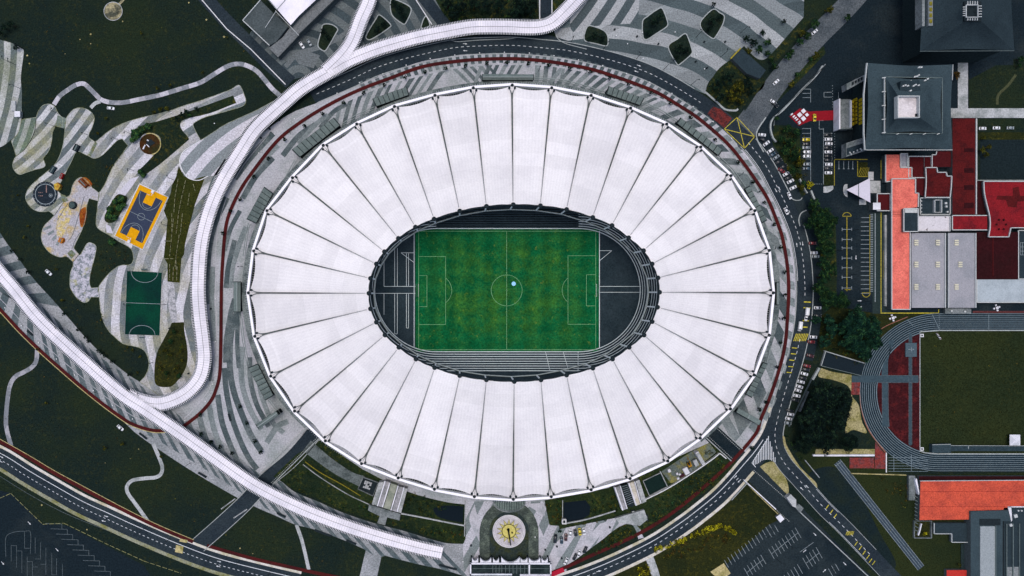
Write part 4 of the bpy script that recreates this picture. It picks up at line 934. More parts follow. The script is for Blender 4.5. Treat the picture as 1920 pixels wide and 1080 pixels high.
# dark sunken court and works yard on the right
sheet('sunken_court', [[(1206,903),(1239,887),(1252,913),(1219,930)]], M('court_green_dark', (22, 38, 36), .2), .2)
mb = MB(); mb.strip([(1206,902),(1240,886)], 1.0, 1.2, 1.0); mb.strip([(1206,902),(1218,930)], 1.0, 1.2, 1.0); mb.strip([(1218,930),(1251,913)], 1.0, 1.2, 1.0); mb.strip([(1238,884),(1252,913)], 1.5, 1.6, 1.4); tag(mb.build('court_wall', m_concl), 'low grey wall round the dark sunken court right of the stair ramp', 'wall')
yard = smooth([(1240,884,1),(1299,845,1),(1330,830,1),(1343,848,1),(1318,868,1),(1296,886),(1270,902),(1258,906,1)], True)
sheet('works_yard', [yard], M('yard_ground', (88, 98, 94), .4, (120, 116, 66), .12, .46, .6, gs=1.5), .14)
for ln, d in ((smooth([(1208,938),(1252,916),(1300,886),(1335,862),(1350,850)]), 'curved white retaining wall between the works yard and the shrubs'), ([(1350,850),(1362,860)], 'short white return wall beside the right bridge')):
    mb = MB(); mb.strip(ln, 1.6, 2.0, 1.9); tag(mb.build('retaining_wall', m_kerbw), d, 'wall')
for ln, d, w in ((smooth([(568,871),(600,895),(650,926),(692,946)]), 'thin pale curved wall through the garden left of the stair ramp', 1.1), (smooth([(752,963),(800,972),(840,980),(872,986)]), 'grey coping wall across the garden below the left pond', 2.4), ([(872.5,940),(871,1006)], 'upright white wall between the left pond garden and the sundial plaza', 1.6),
               ([(1055,938),(1055,980)], 'upright pale wall beside the right garden pond', 1.2), (smooth([(1058,982),(1100,974),(1154,958)]), 'pale coping wall below the right garden pond', 2.2), (smooth([(572,866),(600,886),(640,908),(676,930)]), 'mossy yellowish edging along the dark trench left of the light well', 1.0)):
    mb = MB(); mb.strip(ln, w, 1.0, .9); tag(mb.build('garden_wall', m_yeld if 'mossy' in d else m_concl), d, 'wall')
hut = thing('pond_hut', 'tiny square white hut at the corner of the right pond', 'hut', W(1058, 978, 0)); mb = MB(); mb.prism([(1054,974),(1062,974),(1062,983),(1054,983)], .1, 2.6); mb.build('wall', m_kerbw, hut); mb = MB(); mb.prism([(1056,976),(1060,976),(1060,981),(1056,981)], 2.6, 2.9); mb.build('roof_hatch', m_dk, hut)
# yard containers, cabins, digger
m_cont = M('container_white', (196, 196, 202), .06)
def boxthing(name, label, cat, px, size, ang, z, mat, lid=None, z0=.15, group=None):
    c = W(px[0], px[1], 0); o = thing(name, label, cat, c, group=group); mb = MB(); mb.boxw(c, (size[0]*S, size[1]*S, z - z0), math.radians(-ang), z0); mb.build('wall', mat, o)
    mb = MB(); mb.boxw(c, (size[0]*S*.9, size[1]*S*.86, .14), math.radians(-ang), z); mb.build('roof', lid or mat, o); return o
boxthing('site_cabin', 'long white flat roofed cabin in the works yard', 'cabin', (1284,881), (9,13), -28, 2.7, m_cont)
boxthing('site_cabin', 'small white cabin nearest the stadium rim in the works yard', 'cabin', (1252.5,880.5), (5,6), -24, 2.5, m_cont)
boxthing('water_tank', 'white box tank in the works yard, upper one of three', 'tank', (1268,887), (3.5,4), -30, 1.8, m_cont, group='white tanks in the yard')
boxthing('water_tank', 'white box tank in the works yard, beside the dark maroon stack', 'tank', (1273,888), (3.5,3.5), -30, 1.7, m_cont, group='white tanks in the yard')
boxthing('water_tank', 'white box tank in the works yard, lowest of three', 'tank', (1270,896), (4,3.5), -30, 1.6, m_cont, group='white tanks in the yard')
boxthing('grey_shed', 'small grey shed next to the long white cabin in the works yard', 'shed', (1292,880), (6,7), -28, 2.2, m_conc)
boxthing('grey_shed', 'pale grey slatted shed between the digger and the long white ramp roof', 'shed', (1302,866), (8,13), -26, 2.6, m_conc, m_concl)
boxthing('pallet_stack', 'dark maroon stack of boards below the white tanks', 'stack', (1278,891), (9,5), -28, 1.2, M('maroon_boards', (62, 36, 44), .4))
boxthing('ramp_roof', 'narrow white roof strip crossing the works yard to the retaining wall', 'roof', (1308.5,856), (6,26), -30, 4.2, m_cont, m_concl)
dg = thing('digger', 'yellow tracked digger standing in the works yard', 'digger', W(1291,870,0)); c_ = W(1291,870,0); m_dy = M('digger_yellow', (160, 116, 30), .2)
mb = MB(); mb.boxw((c_[0]-.75, c_[1]), (.5, 3.2, .8), .4, .15); mb.boxw((c_[0]+.75, c_[1]), (.5, 3.2, .8), .4, .15); mb.build('track', m_dk, dg)
mb = MB(); mb.boxw(c_, (2.0, 2.4, 1.2), .4, .95); mb.build('body', m_dy, dg); mb = MB(); mb.boxw((c_[0]-.5, c_[1]+.5), (.9, 1.2, 1.1), .4, 2.15); mb.build('cab', m_dk, dg)
mb = MB(); mb.tube([(c_[0]+.3, c_[1]+.8, 2), (c_[0]-.4, c_[1]+2.6, 3.2), (c_[0]-1.0, c_[1]+3.8, .8)], .2, 6); mb.build('arm', m_dy, dg)
# bridges that carry the roads under the rim
for a, b, d in (((586,812),(500,897),'service bridge'), ((1330,805),(1382,853),'east bridge')):
    for s_ in (1, -1):
        ln = offs([a, b], s_*15.5); mb = MB(); mb.strip(ln, 1.6, 1.1, 1.0); tag(mb.build('bridge_parapet', m_kerb), f"pale parapet wall on the {'stadium garden' if (s_ == 1) == (d == 'service bridge') else 'striped paving'} side of the {d}", 'parapet')
sheet('bridge_deck', [[(1340,798),(1392,846),(1372,868),(1316,812)]], m_lot, .15)
mb = MB()
for ln in (offs([(586,812),(500,897)], 12), offs([(586,812),(500,897)], -12), offs([(1330,805),(1382,853)], 11), offs([(1330,805),(1382,853)], -11), offs([(1404,892),(1490,968)], 14), offs([(1404,892),(1490,968)], -14)): mb.dashes(ln, 1.2, .3, 1.8, 1.8)
struct('kerb_blocks', mb, m_kerb)
mb = MB()
for ln in ([(441,935),(414,955)],[(463,955),(437,972)]): mb.dashes(ln, 2.2, .3, 2, .8)
struct('rip_rap', mb, m_concl)
mb = MB(); mb.strip(offs(smooth(Rd_serv), 15), 1.2, .3, .15); mb.strip(offs(smooth(Rd_serv), -15), 1.2, .3, .15); struct('service_kerb', mb, m_kerb)
# small works on the right plaza
for (x, y, s_, d) in ((1187,961,7,'small dark hatch box on the pale plaza right of the stair ramp'), (1209,972,12,'larger square hatch with pale lid at the plaza corner above the red path')):
    o = thing('access_hatch', d, 'hatch', W(x, y, 0)); mb = MB(); mb.prism([(x-s_/2,y-s_/2),(x+s_/2,y-s_/2-1),(x+s_/2+.8,y+s_/2-1),(x-s_/2+.8,y+s_/2)], .1, 1.0); mb.build('frame', m_dk, o)
    mb = MB(); mb.prism([(x-s_*.3,y-s_*.3),(x+s_*.34,y-s_*.4),(x+s_*.4,y+s_*.25),(x-s_*.25,y+s_*.32)], 1.0, 1.15); mb.build('lid', m_concl, o)
# benches along the striped walkways (dark slabs)
for i, (x, y, l, a, d) in enumerate(((57,624,14,40,'nearest the left photo edge'),(431,782,14,75,'on the pale bands below the ring canopies'),(269,817,18,38,'under the merging walkway roofs'),(380,890,18,30,'beside the start of the service road'),(528,965,18,24,'halfway along the diagonal walkway'),(606,999,34,20,'the longest, above the lawn with a thin path'),(659,1016,20,22,'next to the long one towards the sundial'),(840,1063,34,15,'beside the square end of the diagonal walkway'),(1437,120,0,0,''))):
    if not l: continue
    o = thing('stone_bench', f'dark slab bench {d}', 'bench', W(x, y, 0), group='dark slab benches along the walkway'); mb = MB(); mb.boxw(W(x, y), (l*S, 4*S, .12), math.radians(-a), .48); mb.build('seat', m_dk, o)
    mb = MB(); ca, sa = math.cos(math.radians(a)), math.sin(math.radians(a))
    for f in (-.38, .38): mb = MB(); mb.boxw(W(x + f*l*ca, y + f*l*sa), (.5, 1.0, .4), math.radians(-a), .08); mb.build('leg', m_steel, o)
# ------------------------------------------------------------------ school running track (right)
TC, RI, RO_ = (1760, 735.5), 115.0, 148.5
def dshape(r, x1=2060): return [(TC[0] + r*math.cos(a), TC[1] + r*math.sin(a)) for a in np.linspace(1.5*math.pi, .5*math.pi, 64)] + [(x1, TC[1]+r), (x1, TC[1]-r)]
sheet('training_track', [dshape(RO_)], M('track_slate', (30, 43, 51), .25, (38, 51, 58), .05), .20)
t_d = M('track_maroon', (54, 23, 26), .35, (82, 30, 31), .14, .5, .66)
sheet('training_infield', [dshape(RI)], t_d, .22)
m = MB()
for i in range(9): m.strip(dshape(RI + 1.5 + i*3.85)[:-1][:65] if False else [(2050, TC[1]-(RI+1.5+i*3.85))] + dshape(RI + 1.5 + i*3.85)[:64] + [(2050, TC[1]+(RI+1.5+i*3.85))], .8 if i else 1.2, .24)
for y in (858,863.2,868.4,873.6,878.6,883.8): m.strip([(1666,y),(1740,y)], .7, .241)
for P in ([(1676,853),(1676,884)],[(1709,853),(1709,884)],[(1702,600),(1712,611)],[(1748,590),(1756,606),(1760,616)],[(1854,590),(1854,618)]): m.strip(smooth(P), .8, .242)
m.dashes([(1761,588),(1761,619)], 1.2, .243, 1.8, 1.8)
struct('training_lanes', m, M('lane_pale', (112, 126, 132), .15))
sheet('training_lawn', [[(1725,620.5),(2060,620.5),(2060,850.5),(1725,850.5)]], m_lawnp, .25)
m = MB(); m.strip(smooth([(1660,815),(1645,735),(1655,680),(1690,635),(1726,625,1),(1760,620,1),(2060,620,1)]), .01, .2) if False else None
m.strip([(2060,619.6),(1760,619.6)] , 1.8, .3, .1); m.strip([(1726,622),(1760,619.8)], 1.8, .3, .1); m.strip([(2060,851),(1757,851),(1735,849),(1726,846)], 1.8, .3, .1); m.strip([(1725,622),(1725,847)], 1.4, .3, .1); struct('track_kerb', m, m_kerb)
bl = M('apron_blue', (56, 72, 80), .2)
sheet('runway', [[(1597,704),(1722,704),(1722,717),(1597,717)]], bl, .26)
sheet('runway', [smooth([(1670,660,1),(1666,640),(1676,640),(1666,672),(1665,700,1),(1665,716),(1665,755),(1668,800,1),(1654,800,1),(1654,740),(1654,690)], True)], bl, .264)
sheet('runway', [[(1704.5,625),(1709.5,625),(1709.5,835),(1704.5,835)]], bl, .268)
m = MB()
for a, b in (((1646,704),(1722,704)),((1646,717.5),(1722,717.5)),((1704,626),(1704,834)),((1710,626),(1710,834)),((1654,718),(1654,790)),((1666,718),(1666,800)),((1654,748),(1666,748)),((1722,704),(1722,717))): m.strip([a, b], .6, .28)
struct('runway_lines', m, m_faint)
sheet('red_apron', [[(1597,717),(1613,717),(1612,740),(1596,740)], [(1641,828),(1655,846),(1662,852),(1662,879),(1640,879)], [(1593,858),(1639,858),(1639,878),(1593,878)]], M('apron_red', (118, 52, 48), .4, (92, 58, 60), .3), .21)
m = MB(); m.strip(smooth([(1612,735),(1616,770),(1630,808),(1662,850)]), 2, .23); m.strip(smooth([(1633,640),(1655,615),(1702,594)]), 1.4, .23); struct('apron_edge', m, M('apron_edge', (132, 92, 78), .3))
m = MB(); m.strip([(1662,849),(1662,886)], 1.8, .5, .3); struct('white_kerb', m, m_kerbw)
mat_ = thing('landing_mat', 'square blue grey high jump mat inside the bend of the running track', 'mat', W(1708,656,0)); mb = MB(); mb.prism([(1698,643),(1719,643),(1719,669),(1698,669)], .26, .9); mb.build('cushion', M('mat_blue', (70, 86, 94), .2), mat_); mb = MB(); mb.strip([(1703,655),(1714,655)], .8, 1.0, .05); mb.strip([(1709,651),(1709,659)], .8, 1.0, .05); mb.build('strap', m_dim, mat_)
for (x, y, w, h, d) in ((1729,629,6,6,'upper small white framed box at the corner of the sports lawn'), (1729,842,6,6,'lower small white framed box at the corner of the sports lawn')):
    o = thing('equipment_box', d, 'box', W(x,y,0)); mb = MB(); mb.prism([(x-w/2,y-h/2),(x+w/2,y-h/2),(x+w/2,y+h/2),(x-w/2,y+h/2)], .26, .8); mb.build('frame', m_kerbw, o); mb = MB(); mb.prism([(x-w/4,y-h/4),(x+w/4,y-h/4),(x+w/4,y+h/4),(x-w/4,y+h/4)], .8, .86); mb.build('lid', m_dk, o)
hs = thing('equipment_shed', 'dark slate shed with a long low stand roof at the bottom of the sports lawn', 'shed', W(1765,842,0)); mb = MB(); mb.prism([(1748,834),(1783,833),(1783,849),(1748,849)], .2, 3); mb.build('roof', M('shed_slate', (50, 64, 70), .25), hs); mb = MB(); mb.strip([(1748,834),(1783,833)], 1, 3.2, .2); mb.build('edge', m_kerb, hs)
mb = MB(); mb.prism([(1783,836),(2060,837),(2060,846),(1783,846)], .2, 1.4); mb.build('stand', M('stand_slate', (44, 58, 64), .3), hs); mb = MB(); mb.strip([(1783,835.5),(2060,836.5)], .8, 1.7, .3); mb.strip([(1816,837),(1816,842)], .8, 1.6, .2); mb.build('rail', m_kerb, hs)
tent = thing('white_tent', 'square white pyramid tent standing on the sports lawn', 'tent', W(1903,825,0)); mb = MB(); b = [W(1893,815,3), W(1913,815,3), W(1913,835,3), W(1893,835,3), W(1903,825,5)]; mb.v += b
for i in range(4): mb.face((i, 4, (i+1) % 4)[::-1])
mb.build('roof', m_wht if 'm_wht' in globals() else m_kerbw, tent)
for x, y in ((1894,816),(1912,816),(1912,834),(1894,834)): mb = MB(); mb.tube([W(x,y,.2), W(x,y,3)], .06, 5); mb.build('pole', m_steel, tent)
# 3-lane sprint strip
mb = MB(); sp = [(1570,866),(1727,1065)]; mb.strip(sp, 14, .10); struct('sprint_strip', mb, M('strip_slate', (54, 66, 76), .2))
mb = MB()
for o_ in (-7, -2.3, 2.3, 7): mb.strip(offs(sp, o_), .7, .12)
mb.strip([(1567,874),(1578,865)], .8, .121); struct('sprint_lines', mb, m_dim)
# dirt, walls, dark court left of the track
sheet('bare_sand', [smooth([(1540,690,1),(1560,697),(1597,703,1),(1596,742,1),(1610,760),(1616,790),(1625,812),(1600,806),(1585,812),(1590,780),(1598,750),(1590,724),(1560,712),(1535,706)], True), smooth([(1530,842,1),(1640,842,1),(1640,852,1),(1528,852,1)], True), smooth([(1437,868),(1450,866),(1458,876),(1475,900),(1478,925),(1462,918),(1440,890),(1424,878)], True), smooth([(1455,820),(1470,818),(1475,835),(1500,875),(1530,905),(1530,915),(1500,890),(1470,860)], True)], M('sandy_earth', (150, 142, 104), .35, (116, 112, 66), .15), .09)
dc = [(1547,660),(1621,681),(1614,704),(1540,686)]
sheet('tiled_court', [dc], M('black_tile', (28, 38, 45), .12), .12)
for ln, d, w in (([(1546,658),(1621,681)], 'pale wall along the upper side of the black tiled court', 1.6), ([(1548,660),(1540,686)], 'dotted white wall at the short side of the black tiled court', 1.4), ([(1540,686),(1614,704)], 'dark low wall along the lower side of the black tiled court', 1.0)):
    mb = MB(); mb.strip(ln, w, 1.6, 1.5); tag(mb.build('court_wall', m_kerb if 'pale' in d or 'white' in d else m_steel), d, 'wall')
for ln, d, w, mt in (([(1525,854),(1640,854)], 'straight white wall below the big tree, running to the red apron', 3.2, m_wht), ([(1537,690),(1524,712)], 'slanted white wall between parked cars and the sandy yard', 4, m_kerb), ([(1516,734),(1500,772)], 'slanted grey wall stub beside the row of white cars', 2.5, m_conc), ([(1510,863),(1537,896)], 'thin slanted white rail left of the straight white wall', 1.0, m_kerb),
                     ([(1522,712),(1480,800)], 'thin dark fence behind the lower row of parked cars', .8, m_steel), ([(1597,888),(1700,891)], 'mossy low wall along the bottom of the running track', 1.4, m_sand),
                     (smooth([(1543,123),(1530,142),(1500,172),(1470,205),(1450,222),(1445,238),(1449,256),(1456,266)]), 'long curved white wall separating the car park from the ring road trees', 2.6, m_kerb), (smooth([(1548,120),(1516,156),(1480,192),(1456,218),(1451,236)]), 'thinner white wall following inside the long curved one', 1.2, m_conc),
                     (smooth([(1500,335),(1508,352),(1514,362)]), 'dashed white planter wall near the two yellow-leafed trees', 2.2, m_kerb), ([(1521,357),(1532,385)], 'white segmented wall at the mouth of the car park', 3, m_kerb), ([(1395,900),(1455,955)], 'white wall along the upper edge of the slanting drive', 1.8, m_wht),
                     ([(1408,915),(1460,965)], 'yellowish kerb wall along the lower edge of the slanting drive', 1.2, m_sand), ([(1500,960),(1640,1092)], 'white wall between the drive and the grass verge', 1.6, m_kerb), ([(1402,905),(1372,938)], 'thin white rail on the lawn outside the ring road', 1.2, m_kerb)):
    mb = MB(); mb.strip(ln, w, 1.5, 1.4); tag(mb.build('boundary_wall', mt), d, 'wall')
k_ = thing('guard_kiosk', 'small white roofed guard kiosk beside the slanting drive', 'kiosk', W(1463,972,0)); mb = MB(); P = [(1456,970),(1463,965),(1470,973),(1463,979)]; mb.prism(P, .1, 2.6); mb.build('wall', m_conc, k_); mb = MB(); mb.prism([(1455,970),(1463,964),(1471,973),(1463,980)], 2.6, 2.9); mb.build('roof', m_wht, k_)
gh = thing('gate_house', 'pale flat roofed gate house straddling the drive wall', 'gate house', W(1488,938,0)); mb = MB(); mb.prism([(1475,933),(1483,927),(1493,937),(1493,952),(1487,950)], .1, 3.2); mb.build('roof', m_concl, gh); mb = MB(); mb.prism([(1490,950),(1498,945),(1507,953),(1500,962)], .1, 2.6); mb.build('annexe', m_conc, gh)

# ------------------------------------------------------------------ roofs of the building complex
slate = M('roof_slate', (56, 70, 76), .22, (48, 61, 67), .05, gs=1.5); slated = M('roof_slate_dark', (42, 54, 60), .24, (37, 48, 54), .05, gs=1.5)
r_sal = M('roof_salmon', (214, 112, 98), .22, (194, 96, 86), .14, gs=1.4); r_mar = M('roof_maroon', (68, 24, 27), .22, (74, 24, 26), .08, gs=1.4); r_red = M('roof_red', (122, 30, 36), .28, (98, 28, 34), .12, gs=1.4); r_dr = M('roof_darkred', (80, 26, 27), .32, (62, 23, 25), .12, gs=1.4)
r_brn = M('roof_brownred', (48, 20, 23), .25, (42, 20, 22), .1); r_grey = M('roof_grey', (146, 146, 152), .14, (134, 136, 142), .07, gs=1.5); r_blu = M('roof_bluegrey', (160, 170, 176), .12, (146, 156, 162), .08, gs=1.5)
r_or = M('roof_orange', (188, 80, 60), .26, (164, 70, 56), .12, gs=1.4); r_spot = M('roof_stained', (196, 192, 196), .1, (110, 104, 104), .35, .62, .66); m_glass = M('window_dark', (24, 34, 40), .1, rough=.2, spec=.6); m_wall = M('wall_grey', (78, 86, 88), .25); m_par = M('parapet_white', (176, 180, 180), .12)
BS = 1.0
def block(parent, name, pts, z, mat, par=True, z0=.05, wall=None, edges=None, pw=1.5):
    z *= BS; z0 *= BS
    mb = MB(); mb.prism(pts, z0, z - .02, False); mb.build('wall', wall or m_wall, parent)
    mb = MB(); mb.poly(pts, z); ob = mb.build(name, mat, parent)
    if par:
        pb = MB(); n = len(pts)
        for i in range(n):
            if edges is None or i in edges: pb.strip([pts[i], pts[(i+1) % n]], pw, z + .7, .7)
        pb.build('parapet', m_par, ob)
    return ob
def R(x0, y0, x1, y1): return [(x0, y0), (x1, y0), (x1, y1), (x0, y1)]
def ridge(parent, a, b, w, z, mat=None):
    z *= BS; mb = MB(); mb.strip([a, b], w, z, .2); mb.build('ridge', mat or m_steel, parent)
BS = .45
bA = thing('school_block', 'salmon roofed building with a long pink wing beside two pale grey halls', 'building', W(1690,440,0))
block(bA, 'roof', [(1661,290),(1689,290),(1689,314),(1710,314),(1710,334),(1661,341)], 9.0, r_sal, edges=(1,2,3,4,5))
block(bA, 'flat_roof', R(1689,288,1702,313), 9.3, r_grey)
ob = block(bA, 'roof', [(1672.5,335),(1717,335),(1717,362),(1723,362),(1722,388),(1707,390),(1707,580),(1672.5,580)], 12.0, r_sal, edges=(0,1,2,3,5,6,7))
for y in (396,399,402,405): mb = MB(); mb.strip([(1673,y),(1690,y)], .6, 12*BS+.15, .1); mb.build('pipe', r_mar, ob)
block(bA, 'roof', [(1645,363),(1670,363),(1670,395),(1645,395)], 8.2, r_mar)
block(bA, 'stair_cube', R(1637,380,1651,393), 10.0, m_wht, False)
o_ = block(bA, 'dark_roof', R(1695,391,1722,434), 17.0, slated); block(bA, 'white_roof', R(1697,390,1722,399), 17.6, m_par, False, 16.9)
block(bA, 'stained_roof', R(1722,405,1782,433), 13.0, r_spot, pw=.9)
bH = thing('grey_hall', 'pair of pale grey flat halls with small yellowish skylights', 'building', W(1770,507,0))
h1 = block(bH, 'hall_roof', R(1709,437,1773,577), 11.0, r_grey, edges=(1,)); h2 = block(bH, 'hall_roof', R(1779,437,1830,577), 11.6, r_grey, edges=(1,3)); ridge(bH, (1776,437), (1776,577), 3, 10.0, slated)
m_sky2 = M('skylight', (196, 192, 170), .1)
for x, y in ((1718.5,455),(1759,455),(1718.5,496),(1759,496),(1718.5,538),(1759,538),(1794,455),(1801,496),(1794,538)):
    for k in range(3): mb = MB(); mb.strip([(x-3.6, y-4+k*3.9), (x+3.6, y-4+k*3.9)], 2.5, 11.6*BS+.4, .6); mb.build('skylight', m_sky2, h1 if x < 1776 else h2)
bR = thing('red_roof_block', 'sprawling building of dark red roofs with white parapets below the grey tower', 'building', W(1800,340,0))
block(bR, 'roof', R(1704,293,1747,333), 7.5, r_mar, wall=m_wall); ridge(bR, (1733,294), (1733,330), .9, 8.3, m_wall)
block(bR, 'roof', [(1757,284),(1786,284),(1786,313),(1748,313),(1748,290),(1755,290)], 8.4, r_mar, edges=(3,4,5))
block(bR, 'roof', [(1718,332),(1735,332),(1735,370),(1718,362)], 7.2, r_mar, False)
block(bR, 'roof', smooth([(1736,314,1),(1757,314,1),(1758.5,323,1),(1775,323,1),(1776,330,1),(1785,330,1),(1784,350),(1782,370,1),(1735,370,1),(1737,340)], True, 4), 10.2, r_dr)
o_ = block(bR, 'roof', R(1786,222,1831,402), 11.0, r_dr, edges=(1,))
for y, h in ((278,7),(315,9),(347,9),(380,10)): mb = MB(); mb.prism(R(1808,y,1826,y+h), 11*BS, 11*BS+.1); mb.build('roof_patch', r_brn, o_)
block(bR, 'roof', R(1831,340,1852,402), 8.0, r_brn, False); block(bR, 'roof', R(1786,404,1851,431), 10.5, r_red, edges=(0,2,3))
crt = block(bR, 'plant_deck', R(1726,371,1782,402), 6.5, slated)
mb = MB(); P = R(1753,375,1766,398); mb.strip(P + [P[0]], 1.4, 6.5*BS+1.6, 1.6); mb.build('shaft', m_par, crt)
for x, y, s in ((1728,377,2),(1728,384,2),(1728,390,2),(1728,397,2),(1774,381,4),(1775,387,3.5),(1777,397,3)): mb = MB(); mb.prism(R(x-s/2,y-s/2,x+s/2,y+s/2), 6.5*BS, 6.5*BS+1); mb.build('air_unit', m_par, crt)
rr_ = block(bR, 'roof', smooth([(1845,340,1),(2060,340,1),(2060,427,1),(1896,427,1),(1892,444,1),(1854,444,1),(1857,425),(1856,405),(1850,380),(1846,360)], True, 4), 12.5, r_red)
mb = MB(); mb.poly([(1870,367),(1899,367),(1899,352),(1910,350),(1913,367),(1935,368),(1935,376),(1908,378),(1906,389),(1890,388),(1886,375),(1868,374)], 12.5*BS+.03); mb.build('roof_stain', r_dr, rr_)
mb = MB()
for i in range(6): a = i*math.pi/3; p = W(1877 + 9*math.cos(a), 421 + 10*math.sin(a), 12.5*BS); mb.boxw(p, (1.0,1.0,.4), a, 12.5*BS)
mb.build('roof_vent', r_brn, rr_)
bB = thing('brown_hall', 'dark brown-red gabled hall between the grey halls and the photo edge', 'building', W(1870,480,0)); block(bB, 'roof', R(1831,435,1910,523), 9.0, r_brn, False); ridge(bB, (1862,445), (1862,518), 1.2, 9.4, r_dr)
block(bB, 'side_roof', R(1910,432,1990,523), 7.5, slated)
mb = MB()
for x in (1913,1917,1921): mb.strip([(x,455),(x,478)], .7, 7.5*BS+.3, .2)
for y in (455,463,471,478): mb.strip([(1913,y),(1922,y)], .7, 7.5*BS+.31, .2)
mb.build('roof_rails', m_dim, bB)
bL = thing('pale_hall', 'long pale blue-grey roof just above the running track', 'building', W(1880,545,0)); block(bL, 'roof', R(1832,524,2000,567), 8.0, r_blu, edges=(2,3)); block(bL, 'low_roof', R(1772,578,1821,588), 4.2, m_conc, False)
for x, y in ((1783,583),(1808,584)): mb = MB(); p = W(x,y,4.2*BS); mb.prismw([(p[0]+.6*math.cos(k), p[1]+.6*math.sin(k)) for k in np.linspace(0,6.283,10,endpoint=False)], 4.2*BS, 4.2*BS+.7); mb.build('tank', m_par, bL)
# triangular canopy
tc = thing('entrance_canopy', 'white triangular entrance canopy pointing at the car park', 'canopy', W(1615,357,0)); mb = MB(); mb.v += [W(1587,356,5), W(1631,334,6.5), W(1632,380,6.5), W(1610,345,6.1), W(1610,368,6.1)]; mb.face((0,4,2,1,3)[::-1]); P = [W(1587,356,4.6), W(1631,334,5.8), W(1632,380,5.8)]; mb.v += P; mb.face((5,6,7)); mb.face((0,5,7,2)); mb.face((2,7,6,1)); mb.face((1,6,5,0)); mb.build('roof', M('canopy_lilac', (196, 192, 204), .06), tc)
mb = MB(); mb.tube([W(1610,345,6.2), W(1610,368,6.2)], .15, 5); mb.build('seam', m_steel, tc)
for x, y in ((1590,356),(1629,338),(1629,376)): mb = MB(); mb.tube([W(x,y,0), W(x,y,5)], .18, 8); mb.build('post', m_steel, tc)
sheet('entrance_paving', [R(1631,339,1651,362), R(1611,374,1624,384), R(1628,322,1638,338), smooth([(1583,347),(1589,345,1),(1589,370,1),(1583,365),(1581,356)], True), smooth([(1544,350,1),(1562,348,1),(1562,355),(1552,361),(1544,361,1)], True)], m_concl, .08)
sheet('verge_grass', [R(1544,326,1563,348), R(1608,304,1627,330)], m_lawnb, .085)
# building plinth strips with yellow lines along the pink wing
sheet('service_lane', [R(1636,398,1670,588)], M('lane_dark', (40, 52, 52), .25), .06)
m = MB(); m.strip([(1652,398),(1652,587)], 1.4, .1); m.strip([(1651,587),(1760,587)], 1.6, .1); m.strip([(1760,580),(1760,588)], 1.2, .1); m.strip([(1652,300),(1652,335)], 1.2, .1); struct('yellow_edge', m, m_yel)
mb = MB(); mb.strip([(1661,403),(1661,574)], 4, 1.3, 1.2); tag(mb.build('covered_drain', m_concl), 'long pale strip roof between the yellow line and the pink wing', 'roof strip')
m = MB(); m.strip([(1656.5,470),(1656.5,522)], 2.0, .11); m.strip([(1668,400),(1668,570)], 1.6, .11); struct('hedge_strip', m, M('hedge_olive', (92, 86, 30), .4))
# car park markings
m = MB()
for i in range(18): y = 408 + i*8.35; m.strip([(1614,y),(1630,y)], .9, .1)
for i in range(44): y = 402 + i*3.35; m.strip([(1632,y),(1637,y)], 1.2, .1)
for y in (430,449,465,484,502,520,540): m.strip([(1579,y),(1597,y)], 1.0, .1); m.strip([(1579,y-3),(1579,y+3)], 1.0, .101); m.strip([(1597,y-3),(1597,y+3)], 1.0, .101)
m.strip([(1641,400),(1641,566)], 1.6, .1)
for x in (1573,1582,1591,1599): m.strip([(x,302),(x,316)], .9, .1); m.strip([(x-1.5,316.5),(x+1.5,316.5)], 1.4, .1)
for y in (167,175,183): m.strip([(1505,y),(1520,y)], .8, .1)
m.strip([(1520,167),(1520,192)], .8, .1)
for y in (241,250,258,272,284,298,305): m.strip([(1504,y),(1520,y)], .7, .1)
for y in (250,258,272,284,298,305,313): m.strip([(1544,y),(1561,y)], .7, .1)
for P in ([(1520,240),(1520,340)],[(1544,240),(1544,345)],[(1545,173),(1560,173)],[(1545,182),(1560,182)],[(1545,173),(1545,182)],[(1536,226),(1544,226)],[(1536,226),(1536,242)],[(1536,242),(1545,242)],[(1572,173),(1572,185)]): m.strip(P, .8, .1)
m.dashes([(1561,160),(1561,205)], 1.0, .1, 1.5, 3.5); m.dashes([(1565,215),(1565,300)], 1.0, .1, 1.5, 3.5); m.dashes([(1545,345),(1520,345)], .8, .1, 2, 2)
struct('bay_lines', m, m_dim)
m = MB(); m.strip([(1588,407),(1588,546)], 1.5, .105); m.strip([(1631,403),(1631,548)], 1.2, .105); m.strip([(1565,299),(1627,299)], 1.6, .105); m.strip([(1564.5,300),(1564.5,348)], 1.2, .105); m.strip([(1608,302),(1608,330)], 1.3, .105); m.strip([(1608,331),(1627,331)], 1.3, .105)
for i in range(7): m.strip([(1609+i*3.4-4 if i else 1609, 330), (1614+i*2.6, 314)], .7, .105)
for y0, s in ((405.5,-1),(549,1)):
    q = [(1588 + 8*math.cos(a), y0 + s*7*math.sin(a)) for a in np.linspace(0, math.pi, 14)] if s < 0 else [(1624 + 7.5*math.cos(a), y0 + s*8*math.sin(a)) for a in np.linspace(0, math.pi, 14)]
    m.strip(q + [q[0]], 1.3, .105)
m.strip([(1584,543),(1595,543)], 1.2, .105)
struct('bay_lines_yellow', m, m_yeld)
